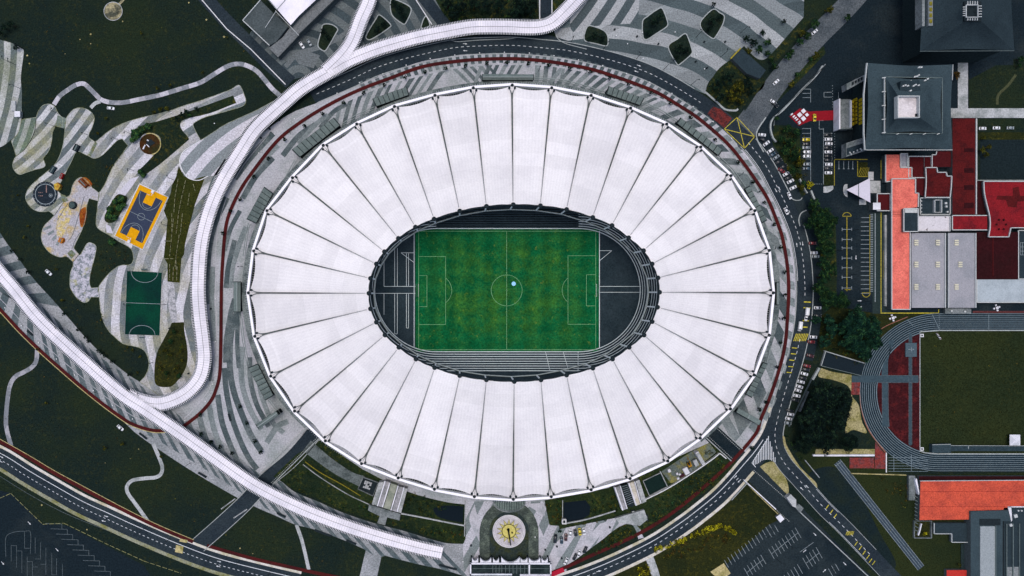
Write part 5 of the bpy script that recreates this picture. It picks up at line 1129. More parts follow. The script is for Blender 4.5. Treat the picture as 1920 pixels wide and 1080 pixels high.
# bottom-left and bottom-right car park lines
m = MB()
for i in range(11):
    x, y = 85 + i*10.1, 981.5 + i*9.9; m.strip([(x, y), (x+31, y+1)], .8, .07); m.strip([(x+31, y+1), (x+31, y+10)], .8, .07)
m.strip(smooth([(11,1044),(11,1008),(25,998),(46,996),(57,998),(57,1038)]), .8, .07)
for i, (x, y0, y1) in enumerate(((21,1022,1053),(31,1023,1064),(41,1033,1074),(46,997,1028),(51,1043,1080),(61,1052,1085),(66,1008,1038),(76,1017,1049),(86,1027,1078),(97,1037,1078),(106,1047,1078),(117,1057,1080))): m.strip([(x,y0),(x,y1)], .7, .07)
for x, y in ((21,1023),(31,1033),(46,1028),(51,1053),(61,1063),(66,1048),(76,1058),(97,1078)): m.strip([(x,y),(x+10,y)], .7, .07)
struct('bay_lines_south', m, m_faint)
m = MB(); dr = np.array((.78,-.62)); nr = np.array((.5,.87))
def comb(p, n, step, l, both=False):
    p = np.array(p, float)
    for i in range(n):
        a = p + dr*step*i; m.strip([tuple(a), tuple(a + nr*l)], .8, .08)
    if both: m.strip([tuple(p + nr*l/2), tuple(p + nr*l/2 + dr*step*(n-1))], .7, .08)
comb((1358,1050), 14, 8.3, 16); comb((1441,1029), 9, 8, 22, True); comb((1505,1046), 5, 8, 24, True); comb((1395,1065), 6, 8, 20, True); comb((1440,995), 3, 8, 14); comb((1470,1078), 5, 8, 20); comb((1553,1066), 3, 8, 16)
m.strip([(1500,1035),(1535,1010)], .8, .08)
struct('bay_lines_east', m, m_dim)
sheet('sand_ramp', [[(1332,1072),(1357,1056),(1370,1075),(1350,1090)]], m_sand, .07)
m = MB()
for ln in ([(0,934),(20,925)],[(20,925),(80,983)],[(80,983),(120,981)],[(120,981),(200,1020),(270,1052)],[(270,1052),(340,1075)]): m.dashes(ln, 1.0, .2, 9, 3)
struct('lot_kerb', m, M('kerb_mossy', (122, 122, 84), .35))
m = MB(); m.strip(smooth([(0,893),(60,930),(130,966),(220,1002),(320,1045),(420,1075)]), .7, .08); struct('ditch_line', m, m_faint)
for x, y, w_, h_ in ((336,1030,16,16),(344,1014,16,8)):
    mb = MB(); mb.prism([(x-w_/2+2,y-h_/2),(x+w_/2,y-h_/2+3),(x+w_/2-2,y+h_/2),(x-w_/2,y+h_/2-3)], .05, .5); tag(mb.build('concrete_slab', m_sand), f"{'square' if h_==16 else 'narrow'} yellowed concrete slab beside the lower road kerb", 'slab')

# ------------------------------------------------------------------ orange hall, grey building bottom right
bO = thing('orange_hall', 'long orange-red roofed hall below the running track', 'building', W(1810,935,0))
ro = block(bO, 'roof', [(1726,902),(2000,900),(2000,949),(1890,949),(1889,957),(1820,959),(1820,974),(1724,975)], 9.0, r_or, edges=(0,), pw=1.0)
for y in (921.5,950): mb = MB(); mb.strip([(1726,y),(1920 if y < 940 else 1885,y)], .5, 9*BS+.05, .03); mb.build('roof_seam', r_red, ro)
block(bO, 'back_wing', R(1723,893,1990,901), 5.0, r_brn, False); block(bO, 'side_strip', R(1704,892,1716,938), 4.0, m_conc, False)
mb = MB(); mb.prism([(1716,900),(1719,897),(1724,924),(1723,928)], .1, 3.4); mb.build('gable_wall', m_wht, bO)
for i in range(10): mb = MB(); y = 930 + i*7; mb.strip([(1715,y),(1722,y+4)], 1.0, 2.2, .3); mb.build('trellis_bar', m_steel, bO)
block(bO, 'annexe_roof', [(1752,981),(1819,981),(1819,1017),(1785,1017),(1785,1001),(1752,1001)], 5.5, slated, edges=(1,2,3,4,5), pw=1.0)
fp = thing('planter_court', 'small walled court with a yellow bush left of the dark annexe', 'court', W(1734,995,0)); mb = MB(); P = R(1715,977,1747,1009); mb.strip(P + [P[0]], 1.4, 1.5, 1.4); mb.build('wall', m_conc, fp); mb = MB(); mb.poly(R(1716,978,1746,1008), .12); mb.build('soil', m_lawnb, fp); mb = MB(); mb.strip(smooth([(1728,982),(1725,995),(1722,1004)]), 2, 1.2, 1.1); mb.build('inner_wall', m_wht, fp)
bG = thing('grey_building', 'grey building with a paler flat roof panel at the lower right corner', 'building', W(1860,1020,0))
block(bG, 'roof', [(1820,959),(1890,957),(1896,977),(1880,977),(1880,1110),(1820,1110)], 12.0, slate, False); mb = MB(); mb.prism(R(1838,987,1866,1110), 12*BS, 12*BS+.4); mb.build('roof_panel', M('roof_panel_pale', (138, 146, 150), .2, gs=1.5), bG); mb = MB(); mb.prism(R(1837,973,1876,985), 12*BS, 12*BS+.2); mb.build('roof_pit', m_dk, bG); mb = MB(); mb.strip([(1867.5,986),(1867.5,1110)], 1, 12*BS+.9, .8); mb.build('upstand', m_steel, bG)
bW = thing('service_wing', 'dark service wing with rails and a white end wall at the lower right edge', 'building', W(1910,1020,0)); block(bW, 'roof', R(1882,952,1990,1110), 9.0, slated, False)
mb = MB(); mb.prism([(1890,950),(1896,950),(1898,976),(1896,978)], .1, 10*BS); mb.build('end_wall', m_wht, bW); mb = MB(); mb.strip([(1890,950.5),(1960,950.5)], 1.6, 10*BS, 1); mb.build('parapet', m_wht, bW)
for x, w_ in ((1900,1.2),(1912,1),(1888,1.2)): mb = MB(); mb.strip([(x,982),(x,1110)], w_, 9*BS+.8, .6); mb.build('rail', m_steel, bW)
for x, y, s in ((1908,957,2),(1914,957,2),(1903,967,5),(1894,984,4)): mb = MB(); p = W(x,y,9*BS); mb.boxw(p, (s*S*1.2,s*S*1.2,.8), .3, 9*BS); mb.build('vent', m_par, bW)
block(bW, 'low_roof', R(1888,1063,1912,1110), 9.4, m_conc, False)
bS = thing('small_red_hut', 'small square red roof at the bottom edge left of the grey building', 'building', W(1796,1085,0)); block(bS, 'roof', R(1775,1069,1815,1110), 5.0, r_dr if False else M('roof_redbright', (176, 52, 46), .15), False); ridge(bS, (1775,1090), (1815,1090), .6, 5.2, r_dr)
mb = MB(); mb.strip([(1805,1020),(1805,1068)], 6, .5, .3); tag(mb.build('footbridge', M('slats_dark', (38, 50, 52), .5, gs=2.5)), 'slatted dark footbridge from the dark annexe to the small red roof', 'footbridge')

# ------------------------------------------------------------------ the two hipped towers
def hip(parent, name, lo, hi, z0, z1, mat, lift=1.2):
    """four curved slopes from eave outline lo up to hi (4 corners each)"""
    n = 8
    for i in range(4):
        a, b, c, d = lo[i], lo[(i+1) % 4], hi[(i+1) % 4], hi[i]; mb = MB()
        for j in range(n+1):
            v = j/n; zz = z0 + (z1-z0)*v**1.35
            for k in range(n+1):
                u = k/n; e = np.array(a, float)*(1-u) + np.array(b, float)*u; m_ = np.array(d, float)*(1-u) + np.array(c, float)*u
                ctr = (np.array(lo[0], float)+lo[2])/2; e = e + (ctr-e)/np.linalg.norm(ctr-e)*6*math.sin(math.pi*u)*.6
                P = e*(1-v) + m_*v; mb.v.append(W(P[0], P[1], zz + lift*(2*u-1)**4*(1-v)))
        for j in range(n):
            for k in range(n): q = j*(n+1)+k; mb.face((q, q+1, q+n+2, q+n+1)[::-1])
        ob = mb.build(name, mat, parent, True)
T1 = thing('square_tower', 'square grey tower with a flared hipped roof and a pale open court on top', 'tower', W(1690,200,0))
lo = [(1626,118),(1787,121),(1786,281),(1622,281)]; mid = [(1660,144),(1767,146),(1767,250),(1659,250)]; hi = [(1684,180),(1724,180),(1724,220),(1684,220)]
bw = [W(*p, 26) for p in [(1650,134),(1776,134),(1775,268),(1650,268)]]
mb = MB(); mb.prismw([(p[0], p[1]) for p in bw], .1, 24.5); mb.build('wall', M('tower_wall', (40, 50, 52), .25), T1)
def trans(L, z): return L
hip(T1, 'lower_roof', lo, mid, 24.0, 27.0, slate); hip(T1, 'upper_roof', mid, hi, 28.2, 36.0, slate, .3)
mb = MB()
for i in range(4): mb = MB(); mb.strip([mid[i], mid[(i+1) % 4]], 1.2, 28.0, 1.4); mb.build('tier_wall', m_steel, T1)
for P, w_, z_, h_ in (([lo[3], (1620,250), (1620,176), lo[0]], 1.6, 25.6, 1), ([lo[1],(1786,150)], .9, 25.4, .6), ([(1624,281),(1786,281)], 1.0, 25.2, .5)): mb = MB(); mb.strip(P, w_, z_, h_); mb.build('eave_edge', m_par, T1)
mb = MB(); mb.strip([(1659,144),(1659,250)], 1.1, 28.9, .9)
for y in (146,172,198,224,249): mb.strip([(1654,y),(1661,y-1)], 1.6, 29.0, .6)
for x in (1684,1709,1734,1760): mb.strip([(x-3,252),(x+2,250)], 1.2, 29.0, .6)
mb.build('tier_parapet', m_par, T1)
mb = MB(); P = hi; mb.strip(P + [P[0]], 1.8, 37.2, 3); mb.build('court_parapet', m_par, T1)
mb = MB(); mb.poly(hi, 35.0); mb.build('court_floor', M('court_pale', (206, 200, 202), .12, (170, 164, 166), .12), T1)
mb = MB(); mb.prism([(1718,213),(1722,213),(1722,218),(1718,218)], 35.0, 36); mb.build('hatch', m_dk, T1)
mb = MB(); mb.prism([(1689,152),(1724,150),(1727,176),(1686,177)], 29.5, 33.2); mb.build('plant_pit', slated, T1)
for x, y in ((1692,162),(1695,161),(1700,162),(1711,162),(1714,160),(1720,161),(1705,171),(1724,140),(1728,139),(1731,137),(1716,148),(1743,147),(1748,144),(1732,122),(1736,122)): mb = MB(); p = W(x, y, 33); mb.boxw(p, (1.2,.7,1.0), .4, 33.2 if y > 150 else 28.6); mb.build('air_unit', m_par, T1)
m_yw = M('window_yellow', (176, 152, 36), .25)
for k in range(7):      # the yellow glazed bays on the side facing the car park
    f = (k+.5)/7; y = 184 + 50*f
    for (x, z) in ((1604,3.2),(1615,8.6)):
        c_ = W(x, y, z); mb = MB(); mb.boxw(c_, (1.1, 1.7, 3.4), 0, z - 1.7); mb.build('window', m_yw, T1)
W1_ = thing('porch_wing', 'low entrance wing with two white side walls at the foot of the square tower', 'wing', W(1585,214,0))
mb = MB(); mb.prism(R(1574,186,1596,241), .1, 5.0); mb.build('roof', m_conc, W1_)
for x, y0, y1, w_ in ((1574.5,185,242,2.6),(1596,188,239,2.4)): mb = MB(); mb.strip([(x,y0),(x,y1)], w_, 6.0, 5.9); mb.build('side_wall', m_wht, W1_)
mb = MB(); mb.strip([(1574,241.5),(1599,241.5)], 1, 5.8, 1); mb.build('parapet', m_steel, W1_)
for k in range(6): mb = MB(); mb.prism(R(1597.5,188+k*8.2,1601,194+k*8.2), .1, 4.2); mb.build('window', m_yw, W1_)
for (P, d) in (([(1587,157),(1621,140),(1622,150),(1588,169)], 'upper pale flat wing reaching from the square tower to the car park'), ([(1587,268),(1622,257),(1627,281),(1587,294)], 'lower pale wing with a black roof deck beside the square tower')):
    o = thing('tower_wing', d, 'wing', W(*np.mean(P, 0), 0)); mb = MB(); mb.prism(P, 9.0, 14.0); mb.build('roof', m_conc, o)
    if 'lower' in d:
        mb = MB(); mb.prism([(1588,278),(1623,267),(1626,279),(1588,291)], 14.0, 14.1); mb.build('roof_deck', slated, o)
        for x, y in ((1594,286),(1596,289),(1601,285),(1608,282),(1614,279),(1616,281)): mb = MB(); mb.prism(R(x-.8,y-1.4,x+.8,y+1.4), 14.1, 14.8); mb.build('vent', m_par, o)
    else:
        for k in range(4): mb = MB(); x, y = 1598+k*5.5, 155-k*3; mb.prism([(x,y-1),(x+3,y-2.5),(x+3,y+3),(x,y+4)], 14.0, 14.5); mb.build('roof_light', m_dk, o)
T2 = thing('slate_tower', 'dark slate hipped tower roof with an open square cage at the top edge', 'tower', W(1810,30,0))
lo2 = [(1725,-80),(1898,-80),(1902,95),(1725,96)]; hi2 = [(1808,2),(1840,2),(1840,40),(1808,40)]
mb = MB(); mb.prismw([W(*p, 26)[:2] for p in [(1750,-70),(1890,-70),(1894,88),(1750,88)]], .1, 24); mb.build('wall', bpy.data.materials['tower_wall'], T2)
hip(T2, 'roof', lo2, hi2, 24, 34, slated); mb = MB(); mb.strip([lo2[3], lo2[2]], .7, 25.4, .5); mb.build('eave_edge', m_steel, T2)
mb = MB(); mb.prism(R(1808,2,1840,40), 33.5, 34.6); mb.build('cage_floor', m_dk, T2)
for k in range(5):
    x = 1815 + k*4.5
    for a_, b_ in (((x,2),(x,8)),((x,34),(x,38)),((1835.5,11+k*5),(1841,11+k*5)),((1806,13+k*4),(1810.5,13+k*4))): mb = MB(); mb.strip([a_, b_], 1.2, 37, .5); mb.build('cage_bar', m_par, T2)
mb = MB(); P = R(1812,9,1834,32); mb.strip(P + [P[0]], 1.6, 37.2, .5); mb.build('cage_frame', m_par, T2)
mb = MB(); mb.prism(R(1729,-60,1734,49), 20, 25.8); mb.prism(R(1741,-60,1749,48), 20, 26.4); mb.build('side_screen', m_conc, T2)
for y in (3,14,25,36): mb = MB(); mb.prism(R(1743,y,1748,y+7), 26.4, 26.7); mb.build('window', M('window_olive', (112, 106, 40), .3) if y == 3 else bpy.data.materials['window_olive'], T2)
sheet('garden_path', [R(1796,98,1815,203)], m_concl, .1); sheet('link_path', [R(1780,203,2000,221)], m_concl, .12)
sheet('dark_court', [R(1745,96,1900,122)], m_lot, .08)
m = MB(); m.strip(smooth([(1905,140),(1890,160),(1872,178),(1870,196)]), 5, .09); struct('garden_track', m, M('track_earth', (66, 70, 50), .3))
m = MB(); m.strip(R(1832,338,1833,338)[:2], 1, .1) if False else m.strip([(1832,338),(1990,338)], 1.4, 1.2, 1.1); m.strip([(1832,222),(1832,338)], 1.2, 1.2, 1.1); tag(m.build('court_wall', m_kerb), 'pale wall along the dark lawn beside the big dark red roof', 'wall')
sheet('black_lawn', [R(1838,262,1990,336)], M('lawn_black', (27, 37, 40), .3), .1)
sheet('lawn_strip', [R(1834,248,1990,262)], m_lawnb, .095)
BS = .6
# top-left halls
BS = .6
bT = thing('white_hall', 'white curved hall roof with dark flat annexes at the top edge', 'building', W(540,20,0))
block(bT, 'main_roof', [(497,-10),(600,-60),(640,-40),(592,0),(560,30),(545,47),(520,18)], 14, m_walk, False); mb = MB(); mb.strip([(497,-8),(519,18)], 1, 14*BS+.4, .4); mb.strip([(519,18),(560,-30)], .6, 14*BS+.4, .3); mb.build('ridge', m_dim, bT)
rdk = M('annexe_grey', (74, 82, 84), .25, (60, 68, 70), .06)
block(bT, 'annexe_roof', [(455,38),(488,0),(510,22),(540,50),(518,78),(505,85)], 9, rdk, edges=(0,5)); block(bT, 'annexe_roof', [(545,50),(610,-10),(640,-10),(560,66),(522,108),(504,90),(530,70)], 8, M('annexe_pale', (104, 108, 110), .3), False)
mb = MB(); mb.strip([(497,52),(518,20)], .8, 9*BS+.8, .7); mb.strip([(516,20),(560,66)], .9, 9*BS+1.2, .7); mb.build('parapet', m_par, bT)
mb = MB(); mb.strip([(560,66),(640,-12)], 3, 8*BS+.6, .5); mb.strip([(522,108),(560,68)], 2, 8*BS+.7, .5); mb.build('gutter', m_dk, bT)
# roof beside the planted square on the upper right
bK = thing('plant_house', 'dark sloping roof with a mossy yellow edge beside the planted block', 'building', W(1405,112,0)); block(bK, 'roof', [(1372,110),(1390,90),(1436,132),(1425,147),(1400,138)], 5, slated, False); mb = MB(); mb.strip([(1370,110),(1389,90)], 2.4, 5*BS+.5, .5); mb.build('edge', m_yeld, bK)
sheet('planted_block', [smooth([(1322,172,1),(1345,132),(1372,110,1),(1400,138,1),(1436,148,1),(1430,165),(1412,180),(1395,198),(1372,206),(1350,198)], True)], m_lawnc, .11)
m = MB(); m.strip(smooth([(1322,172),(1345,192),(1360,205),(1380,207),(1384,204)]), 3.4, .3, .2); struct('block_kerb', m, m_kerb)
for x, y, d in ((1673,596,'white picnic table set on the grass above the track bend'), (1868,577,'white picnic table set on the strip below the pale hall')):
    o = thing('picnic_table', d, 'picnic table', W(x,y,0)); c_ = W(x,y); mb = MB(); mb.boxw(c_, (1.5,1.5,.08), .3, .75); mb.build('tabletop', m_wht, o); mb = MB(); mb.boxw(c_, (.4,.4,.7), .3, .05); mb.build('pedestal', m_steel, o)
    for k in range(4): a = .3 + k*math.pi/2; mb = MB(); mb.boxw((c_[0]+1.6*math.cos(a), c_[1]+1.6*math.sin(a)), (.9,.9,.42), a, .05); mb.build('stool', m_wht, o)
hd = thing('hurdle_rack', 'short diagonal rack of red and white hurdles on the sports lawn', 'hurdles', W(1758,630,0))
for k in range(5): c_ = W(1755.5+k*1.5, 625.5+k*2.4); mb = MB(); mb.boxw(c_, (1.2,.25,.25), -.3, .8); mb.build('bar', m_wht if k % 2 else r_dr, hd); mb = MB(); mb.boxw(c_, (.9,.5,.5), -.3, .26); mb.build('foot', m_wht, hd)
sheet('clay_strip', [R(1824,583,1990,588)], M('clay_strip', (84, 48, 48), .4), .08)
# red carpet and podium
sheet('red_carpet', [[(1516,209),(1564,207),(1564,225),(1518,227),(1498,236),(1480,218),(1500,203)]], M('carpet_red', (128, 26, 36), .14), .14)
for i, (x, y, s, d) in enumerate(((1505,209,7,'white square table on the red podium, closest to the carpet'), (1498,216,7.5,'white square table in the middle of the red podium'), (1505,223,7.5,'white square table on the red podium, lowest of the large ones'), (1511.5,216,5.5,'white square table with a black item nearest the yellow taxi'))):
    o = thing('podium_table', d, 'table', W(x, y, 0), group='white tables on the red podium'); a = math.radians(40); mb = MB(); mb.boxw(W(x,y), (s*S, s*S, .1), a, .85); mb.build('tabletop', m_wht, o)
    for sx, sy in ((1,1),(1,-1),(-1,1),(-1,-1)): c_ = W(x,y); mb = MB(); q = (c_[0] + s*S*.4*(sx*math.cos(a)-sy*math.sin(a)), c_[1] + s*S*.4*(sx*math.sin(a)+sy*math.cos(a))); mb.tube([(q[0],q[1],.14),(q[0],q[1],.86)], .05, 5); mb.build('leg', m_steel, o)
for i, (x, y) in enumerate(((1483,215),(1487,219),(1490,222),(1493,225),(1497,229),(1498,232))):
    o = thing('white_board', f"narrow white board on the red podium, {ordn(i)} from its upper left corner", 'board', W(x,y,0), group='white boards on the podium'); mb = MB(); mb.boxw(W(x,y), (1.5,.7,.9), math.radians(40), .16); mb.build('panel', m_wht, o); mb = MB(); mb.boxw(W(x,y), (1.3,.9,.08), math.radians(40), .145); mb.build('foot', m_steel, o)
# futsal fence, basketball hoops, park furniture
def fence(pts, name, desc, h, step=8):
    o = thing(name, desc, 'fence', W(*pts[0], 0)); 
    for p in resample(pts, step): mb = MB(); mb.tube([W(*p, .1), W(*p, h)], .06, 5); mb.build('post', m_kerb, o)
    mb = MB()
    for z in (h, h*.5): mb.tube([W(*p, z) for p in pts], .05, 4)
    mb.build('rail', m_kerb, o)
fence([ff(0,1), ff(0,0), ff(1,0)], 'court_fence', 'white post fence on the left and top of the green futsal court', 3, 12)
fence([ff(1,0), ff(1,1), ff(0,1)], 'court_fence', 'white post fence on the right and bottom of the green futsal court', 3, 12)
fence([kk(1.02,0), kk(1.02,1)], 'court_fence', 'white post fence along the lower right side of the orange basketball court', 2.5, 10)
for v, s_, d in ((.03, 1, 'upper white basketball hoop stand on the orange court'), (.97, -1, 'lower white basketball hoop stand on the orange court')):
    a, b = kk(.5, v), kk(.5, v + s_*.06); o = thing('basketball_hoop', d, 'basketball hoop', W(*a, 0)); mb = MB(); mb.tube([W(*a, .15), W(*a, 3.3), W(*b, 3.5)], .16, 6); mb.build('post', m_wht, o)
    e = W(*b, 0); t_ = kk(.62, v + s_*.06); ang = math.atan2(W(*t_)[1]-e[1], W(*t_)[0]-e[0]); mb = MB(); mb.boxw(e, (1.9,.12,1.1), ang, 2.95); mb.build('backboard', m_wht, o)
    f_ = W(*kk(.5, v + s_*.085)); mb = MB(); P = [(f_[0]+.28*math.cos(k), f_[1]+.28*math.sin(k), 3.05) for k in np.linspace(0,6.283,13)]; mb.tube(P, .04, 5); mb.build('rim', m_or, o)
    mb = MB(); mb.boxw(W(*kk(.5, v - s_*.01)), (1.6,1.6,.5), ang, .16); mb.build('base', m_wht, o)
for y, d in ((506.5,'dark goal frame at the top of the green futsal court'), (631,'white goal frame at the bottom of the green futsal court')):
    x = 270 if y < 550 else 266; o = thing('futsal_goal', d, 'goal', W(x,y,0)); mb = MB(); mb.tube([W(x-5,y,.15),W(x-5,y,2),W(x+5,y,2),W(x+5,y,.15)], .08, 5); mb.build('frame', m_dk if y < 550 else m_wht, o)
    mb = MB(); k = -1.0 if y < 550 else 1.0; mb.v += [W(x-5,y,2),W(x+5,y,2),W(x+5,y+3*k,.2),W(x-5,y+3*k,.2)]; mb.face((0,1,2,3)); mb.build('net', m_steel, o)
cs = thing('circular_seat', 'round brown seating circle with white pieces beside the palm hedge', 'seating', W(281,270,0)); mb = MB(); mb.disc((281,270), 19.5, .22, 40); mb.build('ground_disc', M('mulch_brown', (62, 40, 22), .35, (44, 44, 26), .1), cs)
mb = MB(); mb.arc((281,270), 20, -110, 80, 2, .6, 30); mb.build('kerb_ring', m_sand, cs)
mb = MB(); mb.prism([(275,262),(283,261),(291,268),(281,274),(274,270)], .22, .5); mb.build('platform', m_dk, cs)
for P in ([(276,261),(279,263),(278,265),(275,263)],[(271,271),(273,272),(269,280),(267,279)],[(274,271),(275,270),(280,275),(279,276)]): mb = MB(); mb.prism(P, .22, .8); mb.build('bench', m_wht, cs)
st_ = thing('toy_house', 'small yellow and rust play house beside the black playground circle', 'play house', W(106,350,0)); mb = MB(); mb.prism([(101,345),(108,342),(113,348),(108,357),(102,355)], .1, 2.4); mb.build('roof', M('play_yellow', (176, 150, 60), .3, (150, 90, 40), .3), st_); mb = MB(); mb.prism([(111,352),(115,353),(113,356),(110,355)], .1, 1.4); mb.build('steps', M('play_olive', (100, 92, 40), .3), st_)
mb = MB(); q_ = W(137.8, 385, 0); cl = thing('round_tower', 'round slate topped play tower on the sandy play path', 'play tower', q_); mb.prismw([(q_[0]+7.2*S*math.cos(k), q_[1]+7.2*S*math.sin(k)) for k in np.linspace(0,6.283,24,endpoint=False)], .1, 1.2); mb.build('base', m_dk, cl); mb = MB(); mb.prismw([(q_[0]+5.4*S*math.cos(k), q_[1]+5.4*S*math.sin(k)) for k in np.linspace(0,6.283,24,endpoint=False)], 1.2, 1.7); mb.build('cap', M('cap_slate', (66, 80, 80), .3), cl)
for x, y, w_, h_, a, d, mt in ((118,331,5,11,25,'red slide with a white edge above the play house', M('slide_red', (128, 36, 34), .2)), (145,278,9,13,28,'black ribbed shelter roof on the long park path', m_dk), (101,319,8,14,32,'dark slate pergola above the black playground circle', slated), (158,344,8,18,-45,'rust brown climbing mound at the top of the play path', M('mound_rust', (104, 58, 36), .4)), (117,451,8,9,20,'orange toy hut at the lower end of the play path', M('toy_orange', (166, 100, 36), .4))):
    o = thing({'red':'slide','black':'shelter','dark':'pergola','rust':'climbing_mound','orange':'toy_hut'}[d.split()[0]], d, d.split()[0] if False else 'play equipment', W(x,y,0)); mb = MB(); mb.boxw(W(x,y), (w_*S,h_*S,1.6), math.radians(-a), .15); mb.build('body', mt, o); mb = MB(); mb.boxw(W(x,y), (w_*S*.25,h_*S*.8,.12), math.radians(-a), 1.75); mb.build('ridge', m_steel, o)
kb = thing('white_kiosk', 'square white kiosk roof on the striped path at the left edge', 'kiosk', W(32,214,0)); mb = MB(); mb.prism(R(27,208,37,218), .1, 2.8); mb.build('wall', m_conc, kb); mb = MB(); mb.prism(R(27,208.5,37.5,219), 2.8, 3.1); mb.build('roof', m_wht, kb); mb = MB(); mb.prism(R(21,189,29,208), .1, 1.0); mb.build('deck', m_concl, kb)
# ------------------------------------------------------------------ vegetation
def leafm(name, c, var=.45): return M(name, c, var, tuple(int(v*.62) for v in c), .35, .4, .6, gs=1.6, rough=1.0, spec=0.0)
LF = {'dark': [leafm('leaf_deep', (22, 44, 31)), leafm('leaf_green', (34, 64, 38)), leafm('leaf_tip', (68, 96, 46))],
      'teal': [leafm('leaf_teal', (20, 44, 38)), leafm('leaf_teal_mid', (32, 66, 48)), leafm('leaf_teal_tip', (58, 98, 60))],
      'olive': [leafm('leaf_olive_dark', (40, 48, 24)), leafm('leaf_olive', (70, 72, 26)), leafm('leaf_olive_tip', (120, 112, 34))],
      'yellow': [leafm('leaf_ochre', (104, 100, 26)), leafm('leaf_yellow', (184, 176, 30)), leafm('leaf_lemon', (224, 218, 48))],
      'black': [leafm('leaf_black', (18, 30, 29)), leafm('leaf_black_mid', (24, 42, 34)), leafm('leaf_black_tip', (44, 64, 44))],
      'rust': [leafm('leaf_brown', (56, 44, 24)), leafm('leaf_rust', (86, 66, 30)), leafm('leaf_rust_tip', (120, 98, 36))]}
m_bark = M('bark', (58, 50, 42), .4)
def leaves(mb, c, r, n, size, rg, w=(.45, .35, .2), flat=.75):
    for _ in range(n):
        d = np.array([rg.gauss(0,1), rg.gauss(0,1), rg.gauss(0,1)]); d /= np.linalg.norm(d) + 1e-6; d[2] = abs(d[2])*flat if rg.random() < .8 else d[2]*flat
        p = np.array(c) + d * r * (.55 + .5*rg.random()); s = size*(.6 + .8*rg.random())
        nrm = d + np.array([rg.uniform(-.7,.7), rg.uniform(-.7,.7), rg.uniform(.1,1.0)]); nrm /= np.linalg.norm(nrm)
        a = np.cross(nrm, (0.3, 0.5, 0.8)); a /= np.linalg.norm(a) + 1e-6; b = np.cross(nrm, a); k = rg.uniform(.5,.9)
        q = len(mb.v); mb.v += [tuple(p - a*s), tuple(p + b*s*k*.6 - a*s*.1), tuple(p + a*s), tuple(p - b*s*k*.6 + a*s*.1)]
        mb.cm = rg.choices((0,1,2), w)[0]; mb.face((q, q+1, q+2, q+3))
def make_tree(kind, R, Ht, seed, clumps=26, per=46, leaf=.45, gaps=.0):
    rg = random.Random(seed); root = bpy.data.objects.new('tree', None); root.empty_display_size = .5; COL.objects.link(root)
    cz = Ht - R*.55; tr = MB(); tr.tube([(0,0,0), (rg.uniform(-.15,.15)*R*.3, 0, Ht*.3), (0,0,cz)], [R*.09+.05, R*.07+.04, R*.04+.02], 7); cr = MB()
    for i in range(clumps):
        a = rg.uniform(0, 6.283); e = math.sqrt(rg.random())*.88; rr = e*R*(.84 + .2*math.sin(3*a + seed) + .14*math.sin(7*a + 2*seed)); z = cz + R*.55*math.sqrt(max(0, 1-e*e)) * rg.uniform(.5,1.0) - R*.15*e
        c = (rr*math.cos(a), rr*math.sin(a), z)
        if i % 3 == 0: tr.tube([(0,0,cz*.6), (c[0]*.5, c[1]*.5, (cz*.7+z*.3)), c], [R*.04, R*.025, .03], 5)
        bright = rg.random(); w = (.25,.4,.35) if bright > .78 else (.78,.2,.02) if bright < .5 else (.5,.4,.1)
        leaves(cr, c, R*rg.uniform(.13,.27), per, leaf*.9, rg, w)
    tr.build('trunk', m_bark, root, local=True); cr.build('crown', LF[kind], root, local=True)
    return root
PROTO = {}
def tree(kind, px, rpx, desc, ht=None, group=None, cat='tree', name='tree', big=False, small=False):
    R_ = rpx*S; cls = 'b' if rpx > 17 else 's' if rpx < 5.5 else 'm'; var = (kind, cls, random.randrange(3) if cls != 'b' else random.randrange(3))
    base = {'b': 7.5, 'm': 3.2, 's': 1.4}[cls]
    if var not in PROTO:
        prm = {'b': (95, 80, .42), 'm': (34, 40, .32), 's': (15, 40, .34)}[cls]
        PROTO[var] = make_tree(kind, base, base*1.5 + 1.2, hash(var) % 999 if False else sum(map(ord, kind)) + ord(cls)*3 + var[2]*17, *prm)
        PROTO[var].hide_render = False; PROTO[var]['_new'] = 1
        o = PROTO[var]
    else: o = dup(PROTO[var], (0,0,0))
    if '_new' in o: del o['_new']
    h = (base*1.5+1.2)*R_/base
    k = (H - h*.8)/H; o.location = W(px[0], px[1], h*.75)[:2] + (0,); o.rotation_euler = (0,0,random.uniform(0,6.28)); s_ = R_/base*.93; o.scale = (s_*random.uniform(.92,1.08), s_*random.uniform(.92,1.08), s_)
    o.name = name; later(o, desc, px, cat, group); return o
# trees of the ring path (inside the red line), named in order clockwise from the left
RING = [(417,437),(432,396),(450,374),(476,331),(503,297),(534,261),(571,236),(605,213),(644,192),(682,174),(721,159),(760,145),(797,135),(836,128),(873,123),(913,119),(950,117),(991,119),(1029,122),(1068,128),(1107,135),(1143,146),(1178,158),(1221,174),(1257,194),(1295,220),(1341,262),(1384,304),(1412,341),(1433,380),(1452,421),(1464,463),(1471,510),(1472,553),(1470,597),(1464,642),(1457,688),(1436,754)]
for i, p in enumerate(RING):
    o = tree('black', p, 4.6, 'x', name='street_tree'); PENDING.pop()
    tag(o, f"small round dark tree along the red ring path, {ordn(i)} clockwise from the basketball court side", 'tree', 'small trees along the red ring path')
for p in ((450,762),(463,793),(413,838),(396,829),(435,850),(376,778),(478,827),(489,848),(377,814),(1410,840),(1424,768),(1393,700)): tree('black', p, 4.8, 'small dark tree on the pale plaza bands', name='street_tree')
